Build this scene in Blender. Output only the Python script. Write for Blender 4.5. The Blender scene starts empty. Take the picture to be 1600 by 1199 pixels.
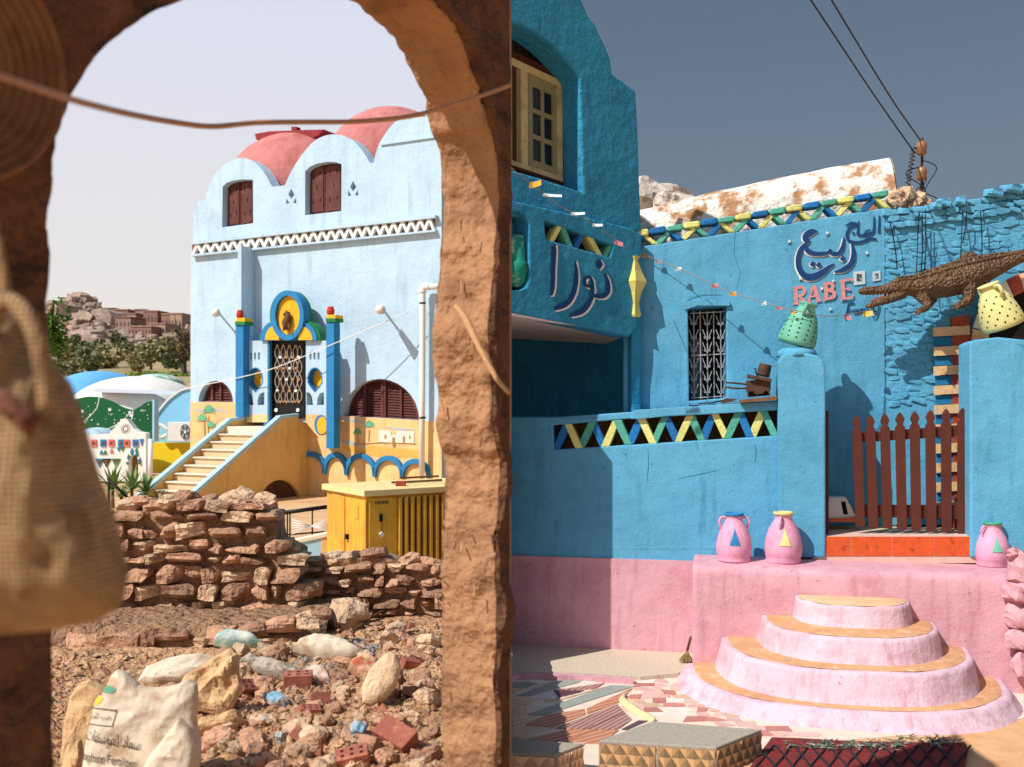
import bpy, bmesh, math, random
from mathutils import Vector, Matrix, noise
from mathutils.geometry import tessellate_polygon
R = math.radians
rnd = random.Random(7)
sc = bpy.context.scene
col = sc.collection

# ------------------------------------------------------------ camera, sky, sun
F, HZ, E = 1600.0, 630.0, 2.13          # focal length in pixels of a 1600 wide picture, horizon row, eye height
cam_d = bpy.data.cameras.new('camera')
cam_d.sensor_width = 36; cam_d.lens = 36.0
cam_d.shift_y = (HZ - 599.5) / 1600
cam_d.clip_start = 0.05; cam_d.clip_end = 3000
cam_d.dof.use_dof = True; cam_d.dof.focus_distance = 9.5; cam_d.dof.aperture_fstop = 3.0
cam = bpy.data.objects.new('camera', cam_d); col.objects.link(cam)
cam.location = (0, 0, E); cam.rotation_euler = (R(90), 0, 0)
sc.camera = cam

SUN_EL = R(47); SUN_V = Vector((-0.8 * math.cos(SUN_EL), -0.6 * math.cos(SUN_EL), math.sin(SUN_EL)))
sun_d = bpy.data.lights.new('sun', 'SUN'); sun_d.energy = 5.0; sun_d.angle = R(0.53); sun_d.color = (1, .96, .90)
sun = bpy.data.objects.new('sun', sun_d); col.objects.link(sun)
sun.rotation_euler = SUN_V.to_track_quat('Z', 'Y').to_euler()

world = bpy.data.worlds.new('World'); sc.world = world; world.use_nodes = True
nt = world.node_tree; nt.nodes.clear()
out = nt.nodes.new('ShaderNodeOutputWorld'); bg = nt.nodes.new('ShaderNodeBackground')
sky = nt.nodes.new('ShaderNodeTexSky'); sky.sky_type = 'NISHITA'; sky.sun_disc = False
sky.sun_elevation = SUN_EL; sky.sun_rotation = math.atan2(SUN_V.x, SUN_V.y)
sky.air_density = 1.0; sky.dust_density = 2.0
tc = nt.nodes.new('ShaderNodeTexCoord'); sep = nt.nodes.new('ShaderNodeSeparateXYZ')
nt.links.new(tc.outputs['Generated'], sep.inputs[0])
def ramp(inp, stops):
    r = nt.nodes.new('ShaderNodeValToRGB'); nt.links.new(inp, r.inputs[0])
    el = r.color_ramp.elements
    while len(el) < len(stops): el.new(.5)
    for e, (p, c) in zip(el, stops): e.position = p; e.color = (*c, 1)
    return r
# the air is hazy and pale towards the river on the left, clear and deep over the hill on the right
haze_l = ramp(sep.outputs['Z'], [(0, (9.6, 8.9, 8.2)), (.10, (8.9, 8.4, 8.2)), (.36, (7.9, 8.1, 9.4)), (.6, (3.8, 4.5, 6.6)), (1, (1.9, 2.6, 4.6))])
deep_r = ramp(sep.outputs['Z'], [(0, (1.9, 2.35, 2.9)), (.2, (1.6, 2.1, 2.75)), (.4, (1.05, 1.6, 2.2)), (1, (.8, 1.3, 2.0))])
mr = nt.nodes.new('ShaderNodeMapRange'); mr.interpolation_type = 'SMOOTHSTEP'
mr.inputs['From Min'].default_value = -.07; mr.inputs['From Max'].default_value = .06
nt.links.new(sep.outputs['X'], mr.inputs['Value'])
mx = nt.nodes.new('ShaderNodeMix'); mx.data_type = 'RGBA'
nt.links.new(mr.outputs[0], mx.inputs['Factor']); nt.links.new(haze_l.outputs[0], mx.inputs['A']); nt.links.new(deep_r.outputs[0], mx.inputs['B'])
mx2 = nt.nodes.new('ShaderNodeMix'); mx2.data_type = 'RGBA'; mx2.inputs['Factor'].default_value = .12
nt.links.new(mx.outputs['Result'], mx2.inputs['A']); nt.links.new(sky.outputs[0], mx2.inputs['B'])
nt.links.new(mx2.outputs['Result'], bg.inputs['Color'])
bg.inputs['Strength'].default_value = 0.1
nt.links.new(bg.outputs[0], out.inputs[0])
vs = sc.view_settings; vs.view_transform = 'Standard'; vs.look = 'None'; vs.exposure = 0; vs.gamma = 1

# ------------------------------------------------------------ materials
def lin(c):
    return tuple(((v / 255) / 12.92 if v / 255 <= .04045 else (((v / 255) + .055) / 1.055) ** 2.4) for v in c)
MATS = {}
def M(name, rgb, rough=.85, var=.12, scale=3., bump=.2, bscale=60., stain=None, stain_amt=.5, stain_scale=2., metal=0, bdist=.01, spec=.3, wscale=None, stain_pos=.56, grime=None, chips=None, gs=1.):
    """procedural material: rgb in sRGB 0-255, mottled colour, optional stain/peel colour, noise relief"""
    if name in MATS: return MATS[name]
    m = bpy.data.materials.new(name); m.use_nodes = True; t = m.node_tree; b = t.nodes['Principled BSDF']
    N, L = t.nodes.new, t.links.new
    b.inputs['Roughness'].default_value = rough; b.inputs['Metallic'].default_value = metal
    b.inputs['Specular IOR Level'].default_value = spec
    g = N('ShaderNodeNewGeometry'); c = lin(rgb)
    n = N('ShaderNodeTexNoise'); n.inputs['Scale'].default_value = scale; n.inputs['Detail'].default_value = 7; n.inputs['Roughness'].default_value = .62
    L(g.outputs['Position'], n.inputs['Vector'])
    r = N('ShaderNodeValToRGB'); L(n.outputs['Fac'], r.inputs[0])
    r.color_ramp.elements[0].position = .3; r.color_ramp.elements[1].position = .7
    r.color_ramp.elements[0].color = (*[v * (1 - var) for v in c], 1); r.color_ramp.elements[1].color = (*[min(1, v * (1 + var)) for v in c], 1)
    colr = r.outputs[0]
    if stain:
        n2 = N('ShaderNodeTexNoise'); n2.inputs['Scale'].default_value = stain_scale; n2.inputs['Detail'].default_value = 9; n2.inputs['Roughness'].default_value = .65
        L(g.outputs['Position'], n2.inputs['Vector'])
        r2 = N('ShaderNodeValToRGB'); L(n2.outputs['Fac'], r2.inputs[0])
        r2.color_ramp.elements[0].position = stain_pos - .04; r2.color_ramp.elements[1].position = stain_pos + .06
        r2.color_ramp.elements[0].color = (0, 0, 0, 1); r2.color_ramp.elements[1].color = (stain_amt,) * 3 + (1,)
        mixn = N('ShaderNodeMix'); mixn.data_type = 'RGBA'
        L(r2.outputs[0], mixn.inputs['Factor']); L(colr, mixn.inputs['A']); mixn.inputs['B'].default_value = (*lin(stain), 1)
        colr = mixn.outputs['Result']
    def layer(colr, c2, amt, pos, wid, sx, sz, det=6):
        mp = N('ShaderNodeMapping'); mp.inputs['Scale'].default_value = (sx, sx, sz); L(g.outputs['Position'], mp.inputs[0])
        n5 = N('ShaderNodeTexNoise'); n5.inputs['Scale'].default_value = 1; n5.inputs['Detail'].default_value = det; n5.inputs['Roughness'].default_value = .68; L(mp.outputs[0], n5.inputs['Vector'])
        r5_ = N('ShaderNodeValToRGB'); L(n5.outputs['Fac'], r5_.inputs[0]); r5_.color_ramp.elements[0].position = pos; r5_.color_ramp.elements[1].position = pos + wid
        r5_.color_ramp.elements[0].color = (0, 0, 0, 1); r5_.color_ramp.elements[1].color = (amt,) * 3 + (1,)
        m5 = N('ShaderNodeMix'); m5.data_type = 'RGBA'; L(r5_.outputs[0], m5.inputs['Factor']); L(colr, m5.inputs['A']); m5.inputs['B'].default_value = (*lin(c2), 1); return m5.outputs['Result']
    if grime:                                   # runs of dirt down the plaster, broad dusty clouds
        colr = layer(colr, grime, .6, .53, .16, 9 * gs, 1.1 * gs); colr = layer(colr, grime, .55, .47, .28, 1.1 * gs, 1.4 * gs, 9)
    if chips:                                   # flaked spots showing what lies under the paint
        colr = layer(colr, chips, .85, .665, .012, 16 * gs, 16 * gs, 4)
    L(colr, b.inputs['Base Color'])
    if bump:
        n3 = N('ShaderNodeTexNoise'); n3.inputs['Scale'].default_value = bscale; n3.inputs['Detail'].default_value = 5
        L(g.outputs['Position'], n3.inputs['Vector'])
        h = n3.outputs['Fac']
        if wscale:
            n4 = N('ShaderNodeTexNoise'); n4.inputs['Scale'].default_value = wscale; n4.inputs['Detail'].default_value = 3
            L(g.outputs['Position'], n4.inputs['Vector'])
            ad = N('ShaderNodeMath'); ad.operation = 'MULTIPLY_ADD'; ad.inputs[1].default_value = 4
            L(n4.outputs['Fac'], ad.inputs[0]); L(h, ad.inputs[2]); h = ad.outputs[0]
        bp = N('ShaderNodeBump'); bp.inputs['Strength'].default_value = bump; bp.inputs['Distance'].default_value = bdist
        L(h, bp.inputs['Height']); L(bp.outputs[0], b.inputs['Normal'])
    MATS[name] = m
    return m
def vary(m, amt=.25):
    """each object carrying the material gets its own lightness"""
    t = m.node_tree; b = t.nodes['Principled BSDF']; src = b.inputs['Base Color'].links[0].from_socket
    oi = t.nodes.new('ShaderNodeObjectInfo'); mp = t.nodes.new('ShaderNodeMapRange')
    mp.inputs['To Min'].default_value = 1 - amt; mp.inputs['To Max'].default_value = 1 + amt
    t.links.new(oi.outputs['Random'], mp.inputs['Value'])
    h = t.nodes.new('ShaderNodeHueSaturation'); t.links.new(src, h.inputs['Color']); t.links.new(mp.outputs[0], h.inputs['Value'])
    t.links.new(h.outputs[0], b.inputs['Base Color']); return m

# ------------------------------------------------------------ objects
WL = {}
def link(name, me, loc, parent=None):
    o = bpy.data.objects.new(name, me); col.objects.link(o)
    loc = Vector(loc); WL[o] = loc
    o.location = loc - (WL[parent] if parent else Vector())
    if parent: o.parent = parent
    return o
def tag(o, label, cat=None, group=None, kind=None):
    o['label'] = label
    if cat: o['category'] = cat
    if group: o['group'] = group
    if kind: o['kind'] = kind
    return o
def thing(name, loc, label, cat, group=None):
    return tag(link(name, None, loc), label, cat, group)
def mk(name, verts, faces, mat, parent=None, smooth=False, bevel=0, origin=None, fix=True, seg=2):
    vs_ = [Vector(v) for v in verts]
    if origin is None:
        origin = sum(vs_, Vector()) / len(vs_)
    origin = Vector(origin)
    me = bpy.data.meshes.new(name); me.from_pydata([v - origin for v in vs_], [], faces)
    if fix:
        b = bmesh.new(); b.from_mesh(me); bmesh.ops.recalc_face_normals(b, faces=b.faces); b.to_mesh(me); b.free()
    mats = mat if isinstance(mat, (list, tuple)) else [mat]
    for m in mats: me.materials.append(m)
    if smooth: me.polygons.foreach_set('use_smooth', [True] * len(me.polygons))
    me.update()
    o = link(name, me, origin, parent)
    if bevel:
        md = o.modifiers.new('bevel', 'BEVEL'); md.width = bevel; md.segments = seg; md.limit_method = 'ANGLE'; md.angle_limit = R(40)
    return o
def struct(o):
    o['kind'] = 'structure'; return o
def box_vf(a, b):
    x0, y0, z0 = a; x1, y1, z1 = b
    v = [(x0, y0, z0), (x1, y0, z0), (x1, y1, z0), (x0, y1, z0), (x0, y0, z1), (x1, y0, z1), (x1, y1, z1), (x0, y1, z1)]
    return v, [(0, 3, 2, 1), (4, 5, 6, 7), (0, 1, 5, 4), (1, 2, 6, 5), (2, 3, 7, 6), (3, 0, 4, 7)]
def box(name, a, b, mat, parent=None, bevel=0):
    v, f = box_vf(a, b); return mk(name, v, f, mat, parent, bevel=bevel)
def P(px, py, d):
    return Vector(((px - 800) / F * d, d, E + (HZ - py) / F * d))
def G(px, py, z=0.):
    d = (E - z) * F / (py - HZ); return Vector(((px - 800) / F * d, d, z))
class Plane:
    """a vertical plane: origin on the ground plan, d to the right as seen, n towards the viewer"""
    def __init__(s, ox, oy, dx, dy):
        s.o = Vector((ox, oy)); s.d = Vector((dx, dy)).normalized(); s.n = Vector((s.d.y, -s.d.x))
    def hit(s, px, py, o=0.):
        rx = (px - 800) / F
        t = (s.o.dot(s.n) + o) / (rx * s.n.x + s.n.y)
        p = Vector((rx * t, t)) - s.o
        return p.dot(s.d), E + (HZ - py) / F * t
    def w(s, u, z, o=0.):
        p = s.o + s.d * u + s.n * o; return Vector((p.x, p.y, z))
    def pw(s, px, py, o=0.):
        return s.w(*s.hit(px, py, o), o)
    def shift(s, o):
        p = s.o + s.n * o; return Plane(p.x, p.y, s.d.x, s.d.y)
def plate(name, pl, outer, mat, parent=None, holes=(), o=0., th=.05, px=True, bevel=0, smooth=False):
    """a slab cut to an outline in a vertical plane, front at offset o, going back th, holes cut right through"""
    loops = [[pl.hit(x, y, o) for x, y in lp] if px else [tuple(q) for q in lp] for lp in [outer, *holes]]
    tri = tessellate_polygon([[Vector((u, z, 0)) for u, z in lp] for lp in loops])
    flat = [q for lp in loops for q in lp]; n = len(flat)
    v = [pl.w(u, z, o) for u, z in flat] + [pl.w(u, z, o - th) for u, z in flat]
    f = [tuple(t) for t in tri] + [tuple(i + n for i in reversed(t)) for t in tri]
    k = 0
    for lp in loops:
        m = len(lp)
        f += [(k + i, k + (i + 1) % m, k + (i + 1) % m + n, k + i + n) for i in range(m)]
        k += m
    return mk(name, v, f, mat, parent, bevel=bevel, smooth=smooth)
def ell(cx, cy, rx, ry, a0=0, a1=360, n=24):
    full = abs(a1 - a0) >= 360
    return [(cx + rx * math.cos(R(a0 + (a1 - a0) * i / (n if full else n - 1))), cy - ry * math.sin(R(a0 + (a1 - a0) * i / (n if full else n - 1)))) for i in range(n)]
def rect(x0, y0, x1, y1): return [(x0, y0), (x1, y0), (x1, y1), (x0, y1)]
def spline(pts, k=6):
    pts = [tuple(p) for p in pts]
    if len(pts) < 3 or k <= 1: return pts
    q = [pts[0]] + pts + [pts[-1]]; r = []
    for i in range(1, len(q) - 2):
        a, b, c, d = q[i - 1:i + 3]
        for j in range(k):
            t = j / k
            r.append(tuple(.5 * (2 * b[m] + (c[m] - a[m]) * t + (2 * a[m] - 5 * b[m] + 4 * c[m] - d[m]) * t * t + (3 * b[m] - a[m] - 3 * c[m] + d[m]) * t ** 3) for m in range(len(b))))
    r.append(pts[-1]); return r
def strokes(name, pl, lst, mat, parent=None, o=.004, th=.004, k=6):
    """brush strokes (x, y, width in pixels) laid on a plane as thin raised paint, all in one mesh"""
    V, Fc = [], []
    for si, st in enumerate(lst):
        st = [tuple(p) if len(p) == 3 else (*p, 4) for p in st]
        sp = spline(st, k); oo = o + si * .0007; L_, R_ = [], []
        for i, (x, y, w) in enumerate(sp):
            a = sp[max(0, i - 1)]; b = sp[min(len(sp) - 1, i + 1)]
            dx, dy = b[0] - a[0], b[1] - a[1]; l = math.hypot(dx, dy) or 1
            nx, ny = -dy / l * w / 2, dx / l * w / 2
            L_.append((x + nx, y + ny)); R_.append((x - nx, y - ny))
        k0 = len(V); m = len(sp)
        for lp in (L_, R_):
            V += [pl.pw(x, y, oo) for x, y in lp]
        for lp in (L_, R_):
            V += [pl.w(*pl.hit(x, y, oo), oo - th) for x, y in lp]
        for i in range(m - 1):
            Fc.append((k0 + i, k0 + i + 1, k0 + m + i + 1, k0 + m + i))
            Fc.append((k0 + i, k0 + 2 * m + i, k0 + 2 * m + i + 1, k0 + i + 1))
            Fc.append((k0 + m + i, k0 + m + i + 1, k0 + 3 * m + i + 1, k0 + 3 * m + i))
        for i in (0, m - 1):
            Fc.append((k0 + i, k0 + m + i, k0 + 3 * m + i, k0 + 2 * m + i))
    return mk(name, V, Fc, mat, parent)
def tube(name, pts, rad, mat, parent=None, seg=8, smooth=True, k=1, flat=1.0):
    """round bar through points, one radius or one per point"""
    pts = [tuple(p) for p in pts]
    if not isinstance(rad, (list, tuple)): rad = [rad] * len(pts)
    q = [(*p, r) for p, r in zip(pts, rad)]
    if k > 1: q = spline(q, k)
    V, Fc = [], []; up = None
    for i, p in enumerate(q):
        a = Vector(q[max(0, i - 1)][:3]); b = Vector(q[min(len(q) - 1, i + 1)][:3]); t = (b - a).normalized()
        if up is None: up = t.orthogonal().normalized()
        up = (up - t * up.dot(t)).normalized(); s = t.cross(up)
        for j in range(seg):
            an = 2 * math.pi * j / seg
            V.append(Vector(p[:3]) + (up * math.cos(an) + s * math.sin(an) * flat) * p[3])
    n = len(q)
    for i in range(n - 1):
        for j in range(seg):
            Fc.append((i * seg + j, i * seg + (j + 1) % seg, (i + 1) * seg + (j + 1) % seg, (i + 1) * seg + j))
    Fc.append(tuple(range(seg))[::-1]); Fc.append(tuple((n - 1) * seg + j for j in range(seg)))
    if name is None: return V, Fc
    return mk(name, V, Fc, mat, parent, smooth=smooth)
def merge(parts):
    V, Fc = [], []
    for v, f in parts:
        k = len(V); V += list(v); Fc += [tuple(i + k for i in q) for q in f]
    return V, Fc
def lathe(name, base, prof, mat, parent=None, seg=28, lean=None, smooth=True, wob=0, caps=True):
    V, Fc = [], []; base = Vector(base); mrot = lean.to_matrix() if lean else Matrix.Identity(3)
    for i, (r, z) in enumerate(prof):
        for j in range(seg):
            a = 2 * math.pi * j / seg
            rr = r * (1 + wob * noise.noise((math.cos(a) * 1.3, math.sin(a) * 1.3, z * 6 + base.x)))
            V.append(base + mrot @ Vector((rr * math.cos(a), rr * math.sin(a), z)))
    n = len(prof)
    for i in range(n - 1):
        for j in range(seg):
            Fc.append((i * seg + j, i * seg + (j + 1) % seg, (i + 1) * seg + (j + 1) % seg, (i + 1) * seg + j))
    if caps:
        Fc.append(tuple(range(seg))[::-1]); Fc.append(tuple((n - 1) * seg + j for j in range(seg)))
    if name is None: return V, Fc
    return mk(name, V, Fc, mat, parent, smooth=smooth)
def inoutline(c, outl, x, y):
    """0 at the centre, 1 on the outline, along the ray through (x, y)"""
    dx, dy = x - c[0], y - c[1]
    best = 1e9
    for i in range(len(outl)):
        ax, ay = outl[i][0] - c[0], outl[i][1] - c[1]; bx, by = outl[(i + 1) % len(outl)][0] - c[0], outl[(i + 1) % len(outl)][1] - c[1]
        ex, ey = bx - ax, by - ay; den = dx * ey - dy * ex
        if abs(den) < 1e-12: continue
        t = (ax * ey - ay * ex) / den; s = (ax * dy - ay * dx) / den
        if t > 0 and -1e-6 <= s <= 1 + 1e-6: best = min(best, t)
    return min(1., 1 / best) if best < 1e9 else 0
class Pillow:
    """a soft closed body over an outline given in local (a, b) metres on a frame (origin, A, B, N)"""
    def __init__(s, org, A, B, outl, bulge, crum=.02, cfreq=6, back=.5, seed=0, power=.5, c=None):
        s.org, s.A, s.B = Vector(org), Vector(A).normalized(), Vector(B).normalized()
        s.N = s.A.cross(s.B).normalized(); s.outl = outl; s.bulge, s.crum, s.cf, s.back, s.seed, s.pw = bulge, crum, cfreq, back, seed, power
        s.c = c or (sum(p[0] for p in outl) / len(outl), sum(p[1] for p in outl) / len(outl))
    def h(s, a, b, t=None):
        if t is None: t = inoutline(s.c, s.outl, a, b)
        e = max(0, 1 - t ** 2.6) ** s.pw
        q = Vector((a * s.cf, b * s.cf, s.seed))
        u, v = a * s.cf, b * s.cf
        rg = lambda x, y, k: 1 - 2.2 * abs(noise.noise((x, y, s.seed + k)))
        f1 = rg(u * .55 + v * .5, v * 1.5 - u * .9, 0); f2 = rg(u * 1.7 - v * .4, v * .6 + u * .3, 5); f3 = rg(u * 3.1 + v * 1.2, v * 3.4 - u, 9); f4 = rg(u * 6.5, v * 6.5, 13)
        return s.bulge * e + s.crum * (.8 * f1 + .7 * f2 + .4 * f3 + .2 * f4) * min(1, 3.5 * (1 - t) + .25)
    def p(s, a, b, o=0.):
        return s.org + s.A * a + s.B * b + s.N * (s.h(a, b) + o)
    def build(s, name, mat, parent=None, rings=12, per=5, smooth=True, crease=None):
        O = []
        for i in range(len(s.outl)):
            a, b = s.outl[i], s.outl[(i + 1) % len(s.outl)]
            for j in range(per): O.append((a[0] + (b[0] - a[0]) * j / per, a[1] + (b[1] - a[1]) * j / per))
        n = len(O); V, Fc = [], []
        for side in (1, -1):
            k0 = len(V)
            for r in range(rings + 1):
                t = (r / rings) ** .8 if r else 0
                for a, b in O:
                    aa, bb = s.c[0] + (a - s.c[0]) * t, s.c[1] + (b - s.c[1]) * t
                    hh = s.h(aa, bb, t) if side == 1 else -s.back * s.bulge * max(0, 1 - t ** 2.6) ** s.pw - .003
                    V.append(s.org + s.A * aa + s.B * bb + s.N * hh)
            for r in range(rings):
                for j in range(n):
                    Fc.append((k0 + r * n + j, k0 + r * n + (j + 1) % n, k0 + (r + 1) * n + (j + 1) % n, k0 + (r + 1) * n + j))
        m = (rings + 1) * n
        for j in range(n): Fc.append((rings * n + j, rings * n + (j + 1) % n, m + rings * n + (j + 1) % n, m + rings * n + j))
        me = mk(name, V, Fc, mat, parent, smooth=smooth)
        b = bmesh.new(); b.from_mesh(me.data); bmesh.ops.remove_doubles(b, verts=b.verts, dist=1e-5); bmesh.ops.recalc_face_normals(b, faces=b.faces); b.to_mesh(me.data); b.free()
        if crease: me.data.set_sharp_from_angle(angle=R(crease))
        return me
def text_vf(body, size=1.0, shear=0.):
    """flat letter faces (x, y) from the built-in font"""
    c = bpy.data.curves.new('txt', 'FONT'); c.body = body; c.size = size; c.shear = shear; c.resolution_u = 2
    o = bpy.data.objects.new('txt', c); col.objects.link(o)
    dg = bpy.context.evaluated_depsgraph_get(); dg.update()
    m = o.evaluated_get(dg).to_mesh()
    v = [(q.co.x, q.co.y) for q in m.vertices]; f = [tuple(p.vertices) for p in m.polygons]
    bpy.data.objects.remove(o); bpy.data.curves.remove(c)
    return v, f
def rock_mesh(name, seed, mat, sharp=.25, cuts=3, blocky=.5, rough=.12):
    r = random.Random(seed); bm = bmesh.new(); bmesh.ops.create_cube(bm, size=1)
    bmesh.ops.subdivide_edges(bm, edges=bm.edges[:], cuts=cuts, use_grid_fill=True)
    off = Vector((r.random() * 50, r.random() * 50, r.random() * 50))
    planes = [(Vector((r.gauss(0, 1), r.gauss(0, 1), r.gauss(0, 1))).normalized(), r.uniform(.36, .52)) for _ in range(7)]
    for v in bm.verts:
        p = v.co.copy(); s = p.normalized() * .55
        p = p * blocky + s * (1 - blocky)
        for n, d in planes:
            e = p.dot(n) - d
            if e > 0: p -= n * e
        p += p.normalized() * rough * noise.noise(p * 2.6 + off) + p.normalized() * rough * .5 * noise.noise(p * 6 + off)
        v.co = p
    mx_ = [max(abs(v.co[i]) for v in bm.verts) for i in range(3)]
    for v in bm.verts: v.co = Vector((v.co[i] / mx_[i] / 2 for i in range(3)))
    me = bpy.data.meshes.new(name); bm.to_mesh(me); bm.free(); me.materials.append(mat)
    return me
def place(name, me, loc, size, rot=(0, 0, 0), parent=None):
    o = link(name, me, loc, parent); o.scale = size; o.rotation_euler = rot; return o
def fract(p, oct=4, lac=2.1, gain=.5):
    a, s, q = 1, 0, Vector(p)
    for _ in range(oct): s += a * noise.noise(q); q = q * lac + Vector((1.7, 9.2, 3.1)); a *= gain
    return s
# ------------------------------------------------------------ shared materials
mud = M('mud', (172, 120, 80), .95, .22, 4, .7, 28, stain=(120, 76, 48), stain_amt=.6, stain_scale=6, bdist=.03, wscale=7)
mud_wall = M('mud_wall', (166, 124, 90), .95, .22, 4, .7, 34, stain=(128, 92, 66), stain_amt=.6, stain_scale=7, bdist=.022, wscale=9)
earth = M('earth', (190, 148, 110), .97, .25, 5, .8, 45, stain=(148, 106, 74), stain_amt=.6, stain_scale=3, bdist=.03, wscale=12)
mortar = M('mortar', (154, 118, 90), .97, .25, 8, .9, 40, bdist=.03, wscale=14)
stone_m = vary(M('stone_red', (178, 136, 108), .92, .22, 9, .7, 45, stain=(140, 102, 80), stain_amt=.6, stain_scale=7, bdist=.02, wscale=16), .3)
stone_p = vary(M('stone_pale', (202, 170, 138), .92, .2, 9, .7, 45, stain=(150, 98, 70), stain_amt=.5, stain_scale=7, bdist=.02, wscale=16), .25)
brick_m = vary(M('brick_red', (150, 88, 72), .9, .2, 12, .4, 80, stain=(196, 130, 100), stain_amt=.5, stain_scale=14), .2)
hole_m = M('dark_hole', (60, 26, 18), .95, .2, 9, .3)
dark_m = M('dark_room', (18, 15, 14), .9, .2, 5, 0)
wood_m = M('old_wood', (120, 86, 58), .85, .3, 14, .4, 60)
black_iron = M('black_iron', (26, 24, 24), .5, .2, 9, .2, 80, metal=.4)
rope_m = M('rope', (196, 150, 108), .9, .2, 60, .6, 200)
cloth_w = M('sack_cloth', (210, 194, 170), .75, .1, 7, .35, 90, stain=(176, 142, 106), stain_amt=.75, stain_scale=6, wscale=14, stain_pos=.55, bdist=.006)
kraft = M('kraft_paper', (204, 166, 122), .85, .12, 9, .5, 40, stain=(160, 116, 78), stain_amt=.5, stain_scale=8, wscale=16)
ink = M('ink', (58, 52, 48), .8, .2, 30, .1, stain=(190, 172, 150), stain_amt=.8, stain_scale=60, stain_pos=.6)
def weave(name, rgb, scale=60):
    m = M(name, rgb, .9, .22, 9, .3, 60, stain=(120, 76, 44), stain_amt=.5, stain_scale=14)
    t = m.node_tree; b = t.nodes['Principled BSDF']; g = t.nodes['Geometry'] if 'Geometry' in t.nodes else t.nodes.new('ShaderNodeNewGeometry')
    bp = t.nodes['Bump']; s = bp.inputs['Height'].links[0].from_socket
    for ax, mul in (('X', 1), ('Z', 1)):
        w = t.nodes.new('ShaderNodeTexWave'); w.bands_direction = ax; w.inputs['Scale'].default_value = scale * mul; w.inputs['Distortion'].default_value = 2; w.inputs['Detail'].default_value = 2
        t.links.new(g.outputs['Position'], w.inputs['Vector'])
        a = t.nodes.new('ShaderNodeMath'); t.links.new(s, a.inputs[0]); t.links.new(w.outputs['Fac'], a.inputs[1]); s = a.outputs[0]
    t.links.new(s, bp.inputs['Height']); bp.inputs['Strength'].default_value = .8
    return m
straw = weave('straw_weave', (196, 158, 114), 48)

# ------------------------------------------------------------ the arch of the ruin we look through
AW = Plane(-.055, 3.8, .5, .866); TH = .285
left_px = [(90, 1330), (88, 1199), (90, 1000), (86, 850), (88, 700), (83, 560), (84, 480), (84, 380), (89, 300), (94, 245), (104, 205), (112, 170), (128, 140), (140, 118), (152, 98), (172, 74), (198, 50), (222, 34), (252, 14), (285, 2)]
right_px = [(548, 4), (570, 16), (588, 30), (604, 50), (622, 74), (632, 98), (640, 128), (654, 146), (664, 172), (670, 205), (682, 240), (687, 300), (689, 335), (682, 390), (678, 440), (671, 490), (672, 570), (676, 620), (682, 690), (690, 735), (686, 800), (682, 900), (684, 1000), (682, 1090), (688, 1199), (690, 1330)]
lu = [AW.hit(x, y, 0) for x, y in left_px]; ru = [AW.hit(x, y, -TH) for x, y in right_px]
a_, b_ = lu[-1], ru[0]
apex = [(a_[0] + (b_[0] - a_[0]) * t, max(a_[1], b_[1]) * 0 + a_[1] + (b_[1] - a_[1]) * t + .10 * math.sin(math.pi * t)) for t in (.2, .4, .6, .8)]
oc = spline(lu + apex + ru, 6)
def rough_edge(i, q):
    n1 = noise.noise((q[0] * 9, q[1] * 9, 4.)) * .014 + noise.noise((q[0] * 30, q[1] * 30, 1.)) * .008
    return (q[0] + n1, q[1] + n1 * .7)
oc = [rough_edge(i, q) for i, q in enumerate(oc)]
nO = len(oc); li = len(lu) * 6; ri = nO - len(ru) * 6
def bnd(uR):
    uL, zr = -3.4, E + 1.72
    zs0, zs1 = oc[120 if False else 60][1], oc[nO - 90][1]
    res = []
    i0, i1 = 60, nO - 90
    path = [(uL, zs0), (uL, E + 1.15), (uR, zr), (uR, zs1)]
    ln = [math.dist(path[k], path[k + 1]) for k in range(3)]; tot = sum(ln)
    for i, (u, z) in enumerate(oc):
        if i <= i0: res.append((uL, z))
        elif i >= i1: res.append((uR, z))
        else:
            s = (i - i0) / (i1 - i0) * tot; k = 0
            while k < 2 and s > ln[k]: s -= ln[k]; k += 1
            f = s / ln[k]; res.append((path[k][0] + (path[k + 1][0] - path[k][0]) * f, path[k][1] + (path[k + 1][1] - path[k][1]) * f))
    return res
NR = 16; NJ = 9; V, Fc = [], []
def add_grid(rows):
    k0 = len(V); n = len(rows[0])
    for r in rows: V.extend(r)
    for r in range(len(rows) - 1):
        for j in range(n - 1): Fc.append((k0 + r * n + j, k0 + r * n + j + 1, k0 + (r + 1) * n + j + 1, k0 + (r + 1) * n + j))
for off, uR in ((0., .092), (-TH, .60)):
    B = bnd(uR); rows = []
    for r in range(NR + 1):
        t = (r / NR) ** 1.7; row = []
        for (u, z), (bu, bz) in zip(oc, B):
            uu, zz = u + (bu - u) * t, z + (bz - z) * t
            d = (.03 * fract((uu * 4, zz * 4, off * 9)) - .022 * (1 - min(1, t * 14))) if 0 < r < NR else (0 if r == NR else -.022)
            row.append(AW.w(uu, zz, off + (d if off == 0 else -d)))
        rows.append(row)
    if off == 0: inner = rows
    else: outer = rows
    add_grid(rows)
rows = []
for k in range(NJ + 1):
    t = k / NJ; row = []
    for i, (u, z) in enumerate(oc):
        a, b = inner[0][i], outer[0][i]; p = a.lerp(b, t)
        if 0 < k < NJ:
            d = .011 * fract((z * 5, t * 3, u * 5)) + .02 * noise.noise((z * 2.2, t * 1.5, u * 3))
            nrm = Vector((oc[min(nO - 1, i + 1)][0] - oc[max(0, i - 1)][0], oc[min(nO - 1, i + 1)][1] - oc[max(0, i - 1)][1])).normalized()
            p = p + (Vector((AW.d.x, AW.d.y, 0)) * (-nrm.y) + Vector((0, 0, nrm.x))) * d
        row.append(p)
    rows.append(row)
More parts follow.
